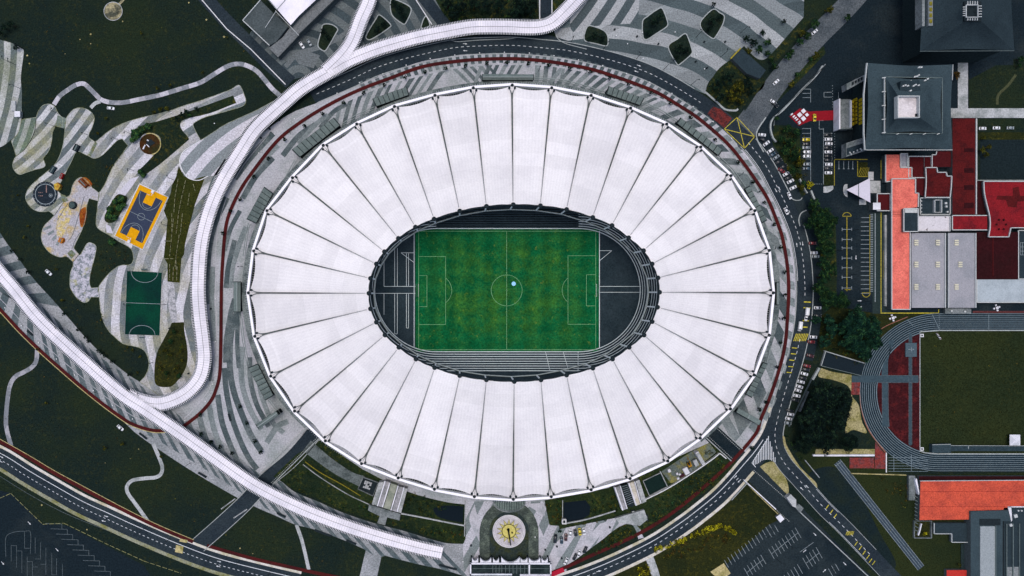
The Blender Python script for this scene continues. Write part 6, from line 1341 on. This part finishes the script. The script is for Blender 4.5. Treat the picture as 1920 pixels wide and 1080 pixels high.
# large trees on the right
for p, r in (((1548,752),40),((1575,748),30),((1530,775),34),((1525,808),32),((1570,790),26),((1550,825),28),((1595,830),20),((1510,835),20)): tree('black', p, r, 'big almost black tree beside the running track', name='broad_tree')
for p, r in (((1541,408),25),((1520,420),16),((1545,440),20),((1528,385),14),((1558,415),16),((1552,468),20),((1545,492),16),((1560,505),14),((1545,520),17),((1535,540),16),((1555,560),22),((1580,565),18)): tree('dark', p, r, 'dense green tree between road and car park', name='broad_tree')
for p, r in (((1608,600),28),((1635,615),24),((1585,615),18),((1600,640),26),((1640,640),20),((1560,618),17),((1545,640),16),((1620,660),20),((1555,600),14),((1530,600),12)): tree('teal', p, r, 'blue-green tree behind the training track bend', name='broad_tree')
for p, r, k in (((1464,262),9,'dark'),((1482,268),13,'dark'),((1474,282),11,'dark'),((1490,292),14,'dark'),((1500,305),12,'olive'),((1478,240),10,'dark'),((1495,248),11,'dark'),((1485,318),9,'dark'),((1496,330),8,'olive'),((1518,346),9,'yellow'),((1503,352),9,'olive'),((1498,298),7,'yellow'),((1470,245),6,'dark'),((1456,222),6,'dark'),((1507,345),8,'dark')):
    tree(k, p, r, {'dark': 'green bushy tree', 'olive': 'olive tree', 'yellow': 'yellow-leafed tree'}[k] + ' by the slanting parking bays', name='broad_tree')
for p, r, k in (((1557,18),10,'olive'),((1528,44),11,'dark'),((1505,62),9,'olive'),((1515,68),10,'dark'),((1500,78),10,'dark'),((1478,105),10,'dark'),((1485,98),8,'dark'),((1452,125),9,'dark'),((1440,100),8,'dark'),((1530,104),9,'olive'),((1520,110),7,'dark'),((1484,157),8,'olive'),((1495,140),7,'dark'),((1590,32),9,'dark'),((1413,80),10,'black'),((1400,72),9,'black'),((1424,92),10,'dark'),((1430,62),8,'black'),((1440,78),9,'dark'),((1404,95),8,'olive'),((1470,40),6,'black'),((1447,112),7,'dark')):
    tree(k, p, r, {'dark': 'dark roadside tree', 'olive': 'olive roadside tree', 'black': 'nearly black plaza tree'}[k] + ' near the upper right road', name='roadside_tree')
for p, r, k in (((1345,160),14,'black'),((1365,145),16,'black'),((1385,165),17,'olive'),((1400,155),14,'black'),((1372,180),14,'olive'),((1350,182),12,'black'),((1410,170),10,'black'),((1388,190),9,'olive')):
    tree(k, p, r, {'black': 'dark tree', 'olive': 'brown-green tree'}[k] + ' in the planted block', name='broad_tree')
for p, r in (((1115,66),9),((1128,72),7),((1104,74),6),((1228,40),11),((1218,60),8),((1238,30),8),((1275,90),11),((1287,95),8),((1268,108),7),((1336,40),10),((1330,55),8),((1350,32),8),((750,15),10),((738,5),7),((757,30),7),((708,55),8),((720,45),7),((614,70),8),((606,58),7)): tree('black', p, r, 'dark shrubby tree in a kerbed plaza planter', name='planter_tree')
for p, r in (((840,6),16),((865,12),16),((890,8),15),((850,26),12),((910,10),14),((935,8),16),((975,12),18),((995,20),14),((960,28),12),((1000,6),12),((850,52),6),((1338,8),5)): tree('black', p, r, 'black-green tree along the top edge', name='broad_tree')
for p, r in (((20,45),10),((8,52),9),((30,88),7),((2,62),8)): tree('black', p, r, 'dark shrub tree at the upper left edge', name='broad_tree')
for p, r, k in (((1794,140),8,'rust'),((1843,282),8,'olive'),((1855,275),7,'olive'),((1850,290),7,'olive'),((1845,258),6,'olive'),((1735,1000),5,'yellow'),((1800,1059),4,'olive'),((1915,110),8,'dark'),((1912,122),6,'dark')): tree(k, p, r, {'rust': 'brown', 'olive': 'olive', 'yellow': 'bright yellow', 'dark': 'dark'}[k] + ' small tree by the right hand buildings', name='garden_tree')
for p, r, k in (((1050,996),4.5,'teal'),((340,215),7,'black'),((350,210),7,'black'),((330,222),6,'black'),((368,204),5,'black'),((355,216),6,'dark'),((300,205),6,'olive'),((312,203),6,'olive'),((288,211),5,'olive')): tree(k, p, r, {'teal': 'blue-green tree by the parked cars', 'black': 'dark bushy tree over the park path', 'dark': 'green bushy tree over the park path', 'olive': 'olive shrub on the lawn above the park path'}[k], name='garden_tree')
for p, r in (((320,640),6),((308,657),5),((338,658),4.5),((341,676),4.5),((312,700),6),((330,690),5),((326,622),6),((300,690),5),((318,665),5),((335,705),6)): tree('olive' if r < 5.5 else 'dark', p, r, f"{'olive' if r < 5.5 else 'green'} shrub in the bottle shaped garden", cat='shrub', name='shrub')
for p, r in (((262,668),3.5),((248,657),3.5),((116,563),4),((190,600),3),((238,652),3),((258,698),3),((52,424),3.5),((33,366),3),((70,655),3.5),((86,756),3.5),((229,832),4.5),((196,840),5),((302,856),4),((265,62),3.5),((295,165),4),((318,160),4),((183,250),4),((198,222),3.5),((425,70),3),((380,136),3),((105,505),3.5),((45,445),3.5)): tree('olive', p, r, 'small olive sapling on the open lawn', cat='sapling', name='sapling')
# palms in the park beds
def palm(px, r, desc):
    rg = random.Random(int(px[0]*7+px[1])); h = 3.2; c = W(px[0], px[1], h); o = bpy.data.objects.new('palm', None); COL.objects.link(o); o.location = (c[0], c[1], 0); later(o, desc, px, 'palm', 'palms in the park beds')
    mb = MB(); mb.tube([(0,0,0),(.1,0,h)], [.22,.15], 7); mb.build('trunk', m_bark, o, local=True); mb = MB()
    for i in range(16):
        a = i*.3927*1.02 + rg.uniform(-.15,.15); L = r*S*rg.uniform(.8,1.1); P = [(L*t_*math.cos(a), L*t_*math.sin(a), h + .8*math.sin(t_*2.6) - t_*t_*1.3) for t_ in np.linspace(0,1,6)]
        for j in range(5):
            w0, w1 = (.12+.32*math.sin(math.pi*min(1,(j+.3)/5))), (.12+.32*math.sin(math.pi*min(1,(j+1.3)/5)))*(0.2 if j == 4 else 1); n_ = (-math.sin(a), math.cos(a)); q = len(mb.v)
            for p_, w_ in ((P[j], w0), (P[j+1], w1)): mb.v += [(p_[0]+n_[0]*w_, p_[1]+n_[1]*w_, p_[2]-.12), (p_[0]-n_[0]*w_, p_[1]-n_[1]*w_, p_[2]-.12)]
            mb.cm = rg.choice((0,1,1,2)); mb.face((q, q+1, q+3, q+2))
    mb.build('frond', LF['dark'], o, local=True); o.children[-1].name = 'fronds'
for p, r in (((216,377),8),((226,372),8),((205,392),8),((222,390),8),((203,405),8),((214,408),7),((230,385),7),((252,248),9),((264,242),9),((255,256),8),((276,236),8),((248,262),7),((208,453),9),((268,328),6),((262,322),6)): palm(p, r, 'spiky dark palm in a park bed')
# shrubs as continuous ground cover (uncountable): gardens south, lawns' dark clumps
rg = random.Random(11)
def inside(p, P):
    c = False; x, y = p
    for i in range(len(P)):
        x0, y0 = P[i-1]; x1, y1 = P[i]
        if (y0 > y) != (y1 > y) and x < (x1-x0)*(y-y0)/(y1-y0)+x0: c = not c
    return c
def cover(name, P, n, kinds, rr=(2, 6), leaf=.32, dens=20, desc=None, holes=()):
    xs, ys = [p[0] for p in P], [p[1] for p in P]; mbs = {}
    k = 0
    while k < n:
        q = (rg.uniform(min(xs), max(xs)), rg.uniform(min(ys), max(ys)))
        if not inside(q, P) or any(inside(q, h_) for h_ in holes): k += .2; continue
        k += 1; kd = rg.choice(kinds); r = rg.uniform(*rr)*S; w = rg.choice(((.7,.25,.05),(.4,.4,.2),(.2,.4,.4))); c = W(q[0], q[1], .3)
        leaves(mbs.setdefault(kd, MB()), c, r, dens, leaf, rg, w, .6)
    for kd, mb in mbs.items(): stuff(name, mb, LF[kd], desc + f" ({ {'dark':'green','teal':'blue-green','olive':'olive','yellow':'yellow','black':'near black','rust':'brown'}[kd]})" if False else None)
gA = [(515,893),(556,858),(600,898),(650,930),(692,950),(700,972),(645,955),(595,933),(552,917)]
cover('shrubbery', gA, 60, ['black','dark','olive','dark'], (2,7))
cover('shrubbery', [(712,975),(726,975),(750,985),(870,990),(868,1016),(830,1011),(755,988)], 60, ['black','dark','olive','rust','teal'], (2,6))
cover('shrubbery', [(765,920),(830,942),(868,948),(820,956),(818,970),(755,958)], 50, ['black','dark','olive'], (2,6))
cover('shrubbery', [(1218,950),(1256,918),(1305,888),(1352,858),(1362,866),(1345,902),(1262,958),(1212,992),(1206,985)], 190, ['dark','dark','teal','olive','olive'], (2,7))
cover('shrubbery', [(1100,942),(1150,925),(1160,960),(1108,968)], 34, ['dark','olive','black'], (2,5))
cover('shrubbery', [(1020,945),(1054,938),(1054,980),(1034,984)], 26, ['olive','dark','rust'], (2,5)); cover('shrubbery', [(1058,986),(1150,968),(1150,972),(1052,992)], 18, ['olive','dark'], (1.5,3))
cover('shrubbery', [(1122,1020),(1150,997),(1172,985),(1190,996),(1192,1006),(1120,1036)], 60, ['olive','dark','olive'], (2,5)); cover('shrubbery', [(1322,850),(1346,836),(1372,862),(1345,855)], 16, ['olive','dark'], (2,5))
cover('shrubbery', [(1105,1042),(1150,1015),(1200,990),(1200,1002),(1120,1044)], 20, ['dark'], (1.5,3))
yb = offs(smooth([(1228,1032),(1262,1020),(1290,1008),(1320,997),(1345,988),(1365,990),(1380,1000)]), 0)
cover('flowering_hedge', offs(yb, 4) + offs(yb, -4)[::-1], 330, ['yellow','yellow','olive'], (1.5,4.5), .34, 26); cover('flowering_hedge', [(1195,1066),(1216,1058),(1222,1080),(1200,1090)], 60, ['yellow','olive'], (2,4))
cover('shrubbery', [(1240,1040),(1320,1005),(1370,1000),(1380,1010),(1330,1030),(1250,1055)], 60, ['olive','rust'], (2,5)); cover('shrubbery', terr, 70, ['olive','rust','olive'], (1.5,3.5), .25, 12)
cover('shrubbery', [(293,690),(300,655),(325,610),(345,610),(350,660),(345,700),(315,722)], 40, ['olive','rust','dark'], (1.5,4), .25, 14)
for P in ([(165,495),(180,470),(240,470),(246,490),(200,505),(172,535)], [(150,340),(200,330),(235,285),(190,300),(185,350)], [(90,560),(180,560),(215,640),(270,680),(262,708),(180,640)]): cover('ground_cover', P, 45, ['olive','rust','black'], (1,3), .25, 9)
cover('ground_cover', [(1560,575),(1650,590),(1640,650),(1600,690),(1540,655)], 90, ['dark','olive','black'], (2,5)); cover('ground_cover', [(1700,960),(1640,900),(1660,895),(1704,905)], 50, ['rust','olive'], (2,5), .3, 8)
cover('ground_cover', [(1470,815),(1500,830),(1530,840),(1500,860)], 30, ['black','dark'], (2,5)); cover('ground_cover', [(1462,255),(1480,235),(1510,255),(1512,330),(1500,345),(1478,320)], 90, ['dark','black','olive'], (2,5))
cover('shrubbery', [(815,-5),(1005,-5),(1006,34),(960,32),(900,38),(852,50)], 110, ['black','dark','black'], (3,8), .4, 22)
for P, n in (([(60,10),(370,10),(480,110),(430,118),(330,165),(220,188),(170,160),(110,180),(60,200)], 110), ([(0,640),(60,670),(20,720),(20,800),(0,810)], 14), ([(75,665),(250,810),(300,890),(240,905),(262,960),(60,850),(25,790),(30,720)], 90), ([(310,870),(450,945),(370,1005),(290,975),(245,915),(300,900)], 50), ([(440,965),(550,990),(570,1050),(400,1020)], 34), ([(580,1000),(680,1035),(670,1075),(590,1065)], 26)): cover('grass_tufts', P, n, ['rust','olive','black'], (.8,2.6), .2, 7)
for P, n in (([(1735,630),(1915,630),(1915,830),(1735,830)], 60), ([(1560,880),(1690,900),(1700,1000),(1760,1060),(1700,1060)], 60), ([(1240,1030),(1400,910),(1440,975),(1340,1050)], 60)): cover('grass_tufts', P, n, ['rust','olive','olive'], (.8,2.6), .2, 6)
m_bin = M('bin_dark', (34, 40, 42), .2)
for p in ((1152,56),(1194,69),(1234,83),(1304,116),(1325,128),(1359,79),(1320,79),(524,226),(506,242),(490,259),(883,1022),(1044,1024),(1053,1046),(1022,1030),(1143,988),(1175,976),(396,579),(354,700)):
    o = bpy.data.objects.new('litter_bin', None); COL.objects.link(o); o.location = W(p[0], p[1], .1); later(o, 'small dark round litter bin on the paving', p, 'litter bin'); mb = MB(); mb.tube([(0,0,0),(0,0,1.0)], .5, 10); mb.build('body', m_bin, o, local=True); mb = MB(); mb.tube([(0,0,1.0),(0,0,1.12)], .56, 10); mb.build('lid', m_dk, o, local=True)
# hedge bushes along the walkway edge
for i, (x, y) in enumerate(((22,470),(36,486),(52,510),(120,588),(146,618),(160,632),(190,662),(196,668),(210,678),(242,702),(165,640),(184,658))): tree('black', (x, y), 4.2, 'small dark bush edging the diagonal strip', cat='bush', name='bush')

# ------------------------------------------------------------------ cars
def carm(n, c, r=.3): return M(n, c, .03, rough=r, spec=.5)
CARP = {k: carm('car_' + k, c) for k, c in dict(white=(214,216,220), silver=(128,138,144), black=(26,32,38), red=(112,26,34), yellow=(200,180,30), blue=(54,76,92), maroon=(70,26,30)).items()}
m_gl = M('car_glass', (26, 34, 40), .0, rough=.15, spec=.6); m_ty = M('tyre', (24, 26, 28), .1); m_lamp = M('lamp_glass', (190, 190, 184), .0, rough=.2); m_tail = M('tail_lamp', (110, 20, 22), .0, rough=.2)
def loft(mb, secs):       # rounded box from cross rectangles (x, halfwidth, z0, z1)
    n = 8
    for x, w, z0, z1 in secs:
        for k in range(n):
            a = 2*math.pi*(k+.5)/n; sx, sz = math.cos(a), math.sin(a); e = .35
            mb.v.append((x, w*math.copysign(abs(sx)**e, sx), (z0+z1)/2 + (z1-z0)/2*math.copysign(abs(sz)**e, sz)))
    for i in range(len(secs)-1):
        for k in range(n): l = (k+1) % n; mb.face((i*n+k, i*n+l, (i+1)*n+l, (i+1)*n+k))
    mb.face(range(n-1, -1, -1)); mb.face(range((len(secs)-1)*n, len(secs)*n))
def make_car(col, van=False):
    root = bpy.data.objects.new('parked_car', None); COL.objects.link(root); b = MB()
    if van:
        loft(b, [(-2.5,.82,.3,1.9),(-2.4,.92,.28,2.05),(1.2,.95,.28,2.05),(1.5,.93,.28,1.95),(1.95,.9,.28,1.2),(2.4,.8,.3,.95)]); b.build('body', CARP[col], root, True, True)
        g = MB(); g.v += [(1.3,-.82,1.98),(1.3,.82,1.98),(1.85,.84,1.33),(1.85,-.84,1.33)]; g.v = [(x+.09, y, z+.04) for x, y, z in g.v]; g.face((0,3,2,1)); g.build('windscreen', m_gl, root, local=True)
    else:
        loft(b, [(-2.2,.66,.35,.8),(-2.1,.84,.28,.92),(-1.2,.9,.26,.98),(.9,.9,.26,.96),(1.8,.84,.26,.84),(2.15,.66,.32,.7)]); b.build('body', CARP[col], root, True, True)
        g = MB(); loft(g, [(-1.75,.7,.85,1.0),(-1.1,.72,.85,1.36),(.3,.72,.85,1.38),(1.15,.74,.85,.98)]); g.build('windows', m_gl, root, True, True)
        r_ = MB(); loft(r_, [(-1.12,.62,1.2,1.38),(-1.0,.66,1.2,1.44),(.18,.66,1.2,1.45),(.34,.62,1.2,1.38)]); r_.build('roof', CARP[col], root, True, True)
    L = 2.4 if van else 2.14
    for s_ in (1,-1):
        h_ = MB(); h_.boxw((L-.12, s_*.58), (.2,.3,.14), 0, .6); h_.build('headlight', m_lamp, root, local=True); h_ = MB(); h_.boxw((-L+.08, s_*.6), (.14,.3,.16), 0, .66); h_.build('tail_light', m_tail, root, local=True)
        for x in (1.35,-1.35): w_ = MB(); w_.tube([(x, s_*.72, .32),(x, s_*.93, .32)], .32, 12); w_.build('wheel', m_ty, root, local=True)
    return root
CPROTO = {}
def car(px, ang, col, desc, van=False, group=None, sc=1.0):
    k = (col, van)
    if k not in CPROTO: CPROTO[k] = make_car(col, van); o = CPROTO[k]
    else: o = dup(CPROTO[k], (0,0,0))
    c = W(px[0], px[1], .6); o.location = (c[0], c[1], .13); o.rotation_euler = (0, 0, math.radians(-ang)); o.scale = (sc, sc, sc); o.name = 'parked_van' if van else 'parked_car'
    n = {'silver': 'grey', 'blue': 'dark blue'}.get(col, col); later(o, f"{n} {'van' if van else 'car'} {desc}", px, 'van' if van else 'car', group)
g_ = 'cars in the slanting bays on the ring road'
for x, y, a, c in ((1429,253,5,'white'),(1432,263,30,'black'),(1437,269,-35,'white'),(1444,283,-35,'white'),(1448,290,-35,'blue'),(1455,295,-35,'silver'),(1460,303,-35,'black'),(1465,320,30,'red'),(1474,326,-30,'white'),(1469,312,-30,'black'),(1482,340,-28,'white'),(1487,352,-25,'white'),(1478,333,-30,'black')): car((x,y), a, c, 'in the slanting bays', group=g_)
g_ = 'cars in the row left of the aisle'
for x, y, c in ((1511,262,'yellow'),(1511,277,'silver'),(1513,285,'white'),(1512.5,293,'white'),(1512,308,'silver'),(1512,316,'blue'),(1512,270,'black')): car((x,y), 180, c, 'in the row left of the aisle', group=g_)
g_ = 'cars in the row right of the aisle'
for x, y, c in ((1552,253,'black'),(1553,261.5,'white'),(1554,269.5,'white'),(1552,277,'black'),(1553,285,'white'),(1553,292.5,'black'),(1553,300,'black'),(1554,308.5,'white'),(1553,324,'white'),(1553,316,'black')): car((x,y), 0, c, 'in the row right of the aisle', group=g_)
car((1527,221), 90, 'yellow', 'stopped on the red carpet')
for x, y, a, c, d, v in ((1480,367,68,'white','at the kerb where the slanting bays end',0),(1474,396,66,'white','driving on the ring road beside the green trees',0),(1512,586,95,'white','waiting between the yellow bars',1),(1511,595,95,'white','close behind the white van at the yellow bars',0),(1499,612,97,'white','driving just above the yellow hatched crossing',1),
                       (1523,456,0,'red','half under the trees by the ring road',0),(1526,474,0,'white','half under the trees by the ring road',0),(1529,481,0,'silver','half under the trees by the ring road',0),(1533,577,0,'white','under the trees beside the yellow bars',0),(1533,592,0,'black','under the trees beside the yellow bars',0),(1525,632,5,'white','under the trees beside the hatched crossing',0),(1521,641,5,'red','under the trees beside the hatched crossing',0)): car((x,y), a, c, d, bool(v), sc=1.15 if v else 1)
g_ = 'cars parked beside the ring road below the crossing'
for x, y, a, c in ((1519,667,15,'maroon'),(1513,686,12,'red'),(1511,693,12,'black'),(1508,701,15,'white'),(1505,709,15,'black'),(1502,716,15,'white'),(1499,725,18,'white'),(1496,732,18,'white'),(1494,742,10,'white'),(1491,750,14,'black'),(1482.5,777,10,'white'),(1481,770,12,'black'),(1479,785,12,'white'),(1477,793,12,'silver')): car((x,y), a, c, 'in the row below the hatched crossing', group=g_)
for x, y, a, c, d in ((1527,60,-40,'white','driving on the upper right road'),(1455,154,-42,'white','driving on the upper right road, lower down'),(1450,192,40,'white','turned across the bays by the upper right road'),(1453,196,40,'black','turned across the bays by the upper right road'),(1842,241,0,'white','on the lane below the pale link path'),(1868,240,0,'white','further along the lane below the pale link path'),(1894,240,0,'silver','at the end of the lane below the pale link path'),(566,85,55,'white','in the dark forecourt of the white hall'),
                   (580,80,60,'silver','in the dark forecourt of the white hall'),(91,241,0,'white','') ,(208,203,8,'white','parked on the lawn below the slab path'),(91.5,511,42,'white','on the lawn beside the diagonal strip'),(226,802,40,'white','at the lawn corner below the red path')):
    if d: car((x,y), a, c, d)
g_ = 'cars parked on the sundial plaza'
for x, y, a, c, v in ((1041,1009,82,'black',1),(1053,1013,-88,'blue',0),(1061,1007,88,'maroon',0),(1069,1000,-98,'white',0),(1079,999,-80,'black',0),(1087,997,-80,'yellow',0),(1095,996,-82,'white',0),(1097,1031,-115,'black',0),(1085,1038,-112,'white',0),(1078,1044,-118,'black',0),(1061,1052,-115,'white',0)): car((x,y), -a, c, 'parked on the bands of the sundial plaza', bool(v), group=g_)
b_ = thing('site_truck', 'white box truck beside the dark kerb near the slate tower', 'truck', W(1707,43,0)); mb = MB(); mb.boxw(W(1708,43), (4.0,1.9,2.3), 0, .6); mb.build('box', m_wht, b_); mb = MB(); mb.boxw(W(1699,43), (1.4,1.8,1.7), 0, .5); mb.build('cab', CARP['silver'], b_)
for dx in (-5, 6):
    for s_ in (1,-1): mb = MB(); c_ = W(1705+dx, 43); mb.tube([(c_[0], c_[1]+s_*.7, .4),(c_[0], c_[1]+s_*.95, .4)], .4, 10); mb.build('wheel', m_ty, b_)

# ------------------------------------------------------------------ lamps
m_lp = M('lamp_pole', (40, 48, 50), .1)
def lamp(px, h, desc, two=False):
    b = W(px[0], px[1], 0); o = bpy.data.objects.new('street_lamp', None); COL.objects.link(o); o.location = b; later(o, desc, px, 'street lamp', None)
    mb = MB(); mb.tube([(0,0,0),(0,0,h)], [.15,.10], 6); mb.build('pole', m_lp, o, local=True); a = random.uniform(0,6.28)
    for k in range(2 if two else 1):
        q = a + k*math.pi; mb = MB(); mb.tube([(0,0,h-.1),(.9*math.cos(q),.9*math.sin(q),h)], .07, 5); mb.build('arm', m_lp, o, local=True); mb = MB(); mb.boxw((1.1*math.cos(q),1.1*math.sin(q)), (.95,.5,.18), q, h-.08); mb.build('lamp_head', m_dk, o, local=True)
for p in ((109,213),(104,238),(165,253),(20,118),(38,166),(221,262),(245,251),(251,320),(325,337),(314,423),(245,573),(312,571),(118,615),(210,690),(250,728),(286,680),(270,738),(40,90),(30,122),(325,615),(180,735),(243,797),(357,868)): lamp(p, 8, 'slim dark park lamp post')
for p in ((1071,79),(1131,93),(1193,111),(1244,131),(1295,160),(1388,62),(1350,108),(1305,70)): lamp(p, 11, 'tall dark lamp post leaning out of the striped north plaza' if False else 'tall dark lamp post on the striped north plaza')
for p in ((1456,598),(1445,560),(1446,470),(1400,690),(1420,360),(1098,138),(1010,133),(545,250),(455,500),(1385,330)): lamp(p, 5, 'short dark lamp post on the ring plaza')
for i, p in enumerate(((395,1044),(11,848),(92,899),(168,940),(273,989),(319,1009),(448,1052),(508,1069))): lamp(p, 7, 'lamp post standing on the lower left road')
for i, p in enumerate(((1171,1041),(1235,1003),(1295,959),(1360,898),(1105,1066))): lamp(p, 7, 'lamp post standing on the curved south road')
for p in ((1530,760),(1620,565),(1595,515),(1570,470),(1598,432),(1612,560),(1430,1000),(1456,1048),(1478,1020),(1556,1062)): lamp(p, 7, 'lamp post in the right hand car parks')
# bollard lights: white caps along the ring
m_cap = M('bollard_cap', (214, 216, 218), .0)
def bollard(px, desc):
    o = bpy.data.objects.new('bollard_light', None); COL.objects.link(o); o.location = W(px[0], px[1], .1); later(o, desc, px, 'bollard light', None); mb = MB(); mb.tube([(0,0,0),(0,0,.8)], .16, 8); mb.build('post', m_steel, o, local=True); mb = MB(); mb.tube([(0,0,.8),(0,0,1.0)], .32, 8); mb.build('cap', m_cap, o, local=True)
for i in range(3, 34, 2): p = offs(P_red, 0); 
lnb = resample(offs(cut(P_red, 420, 1560), -11), 46)
for p in lnb: bollard(p, 'white bollard light outside the red ring path')
for p in resample(offs(P_red2, -10), 44)[2:-1]: bollard(p, 'white bollard light by the lower left red path')
for p in ((405,560),(405,640),(400,720),(386,752),(348,788),(700,945),(1068,992),(1104,989),(1003,1006),(862,1028),(868,1052),(403,232),(322,212),(1155,68),(1176,83),(1204,62),(1265,61),(1205,111),(1305,103),(1320,130)): bollard(p, 'white bollard light on the plaza paving')
# people, very small, as the photo shows them (dark specks) are not readable and are left out

# ------------------------------------------------------------------ light, sky, camera
settle()
w = bpy.data.worlds.new('World'); SC.world = w; w.use_nodes = True; nt = w.node_tree; bg = nt.nodes['Background']; sky = nt.nodes.new('ShaderNodeTexSky'); sky.sky_type = 'NISHITA'; sky.sun_disc = False
EL, AZ = math.radians(83), math.radians(-30)
sky.sun_elevation = EL; sky.sun_rotation = AZ; sky.air_density = 1.0; sky.dust_density = 4.0; sky.ozone_density = 1.0
nt.links.new(sky.outputs[0], bg.inputs[0]); bg.inputs[1].default_value = .15
sl = bpy.data.lights.new('sun', 'SUN'); sl.energy = 0.9; sl.angle = math.radians(25); sl.color = (1, .96, .9); so = bpy.data.objects.new('sun', sl); COL.objects.link(so)
d = Vector((math.sin(AZ)*math.cos(EL), math.cos(AZ)*math.cos(EL), math.sin(EL))); so.rotation_euler = d.to_track_quat('Z', 'Y').to_euler()
cd = bpy.data.cameras.new('drone_camera'); co = bpy.data.objects.new('drone_camera', cd); COL.objects.link(co); co.location = (0, 0, H); cd.sensor_width = 36; cd.lens = 36*H/(1920*S); cd.shift_x = (960-NX)/1920; cd.shift_y = (NY-540)/1920; cd.clip_end = 5000; cd.clip_start = 1
SC.camera = co
SC.view_settings.view_transform = 'Standard'; SC.view_settings.look = 'None'; SC.view_settings.exposure = 0.2; SC.view_settings.gamma = 1.0
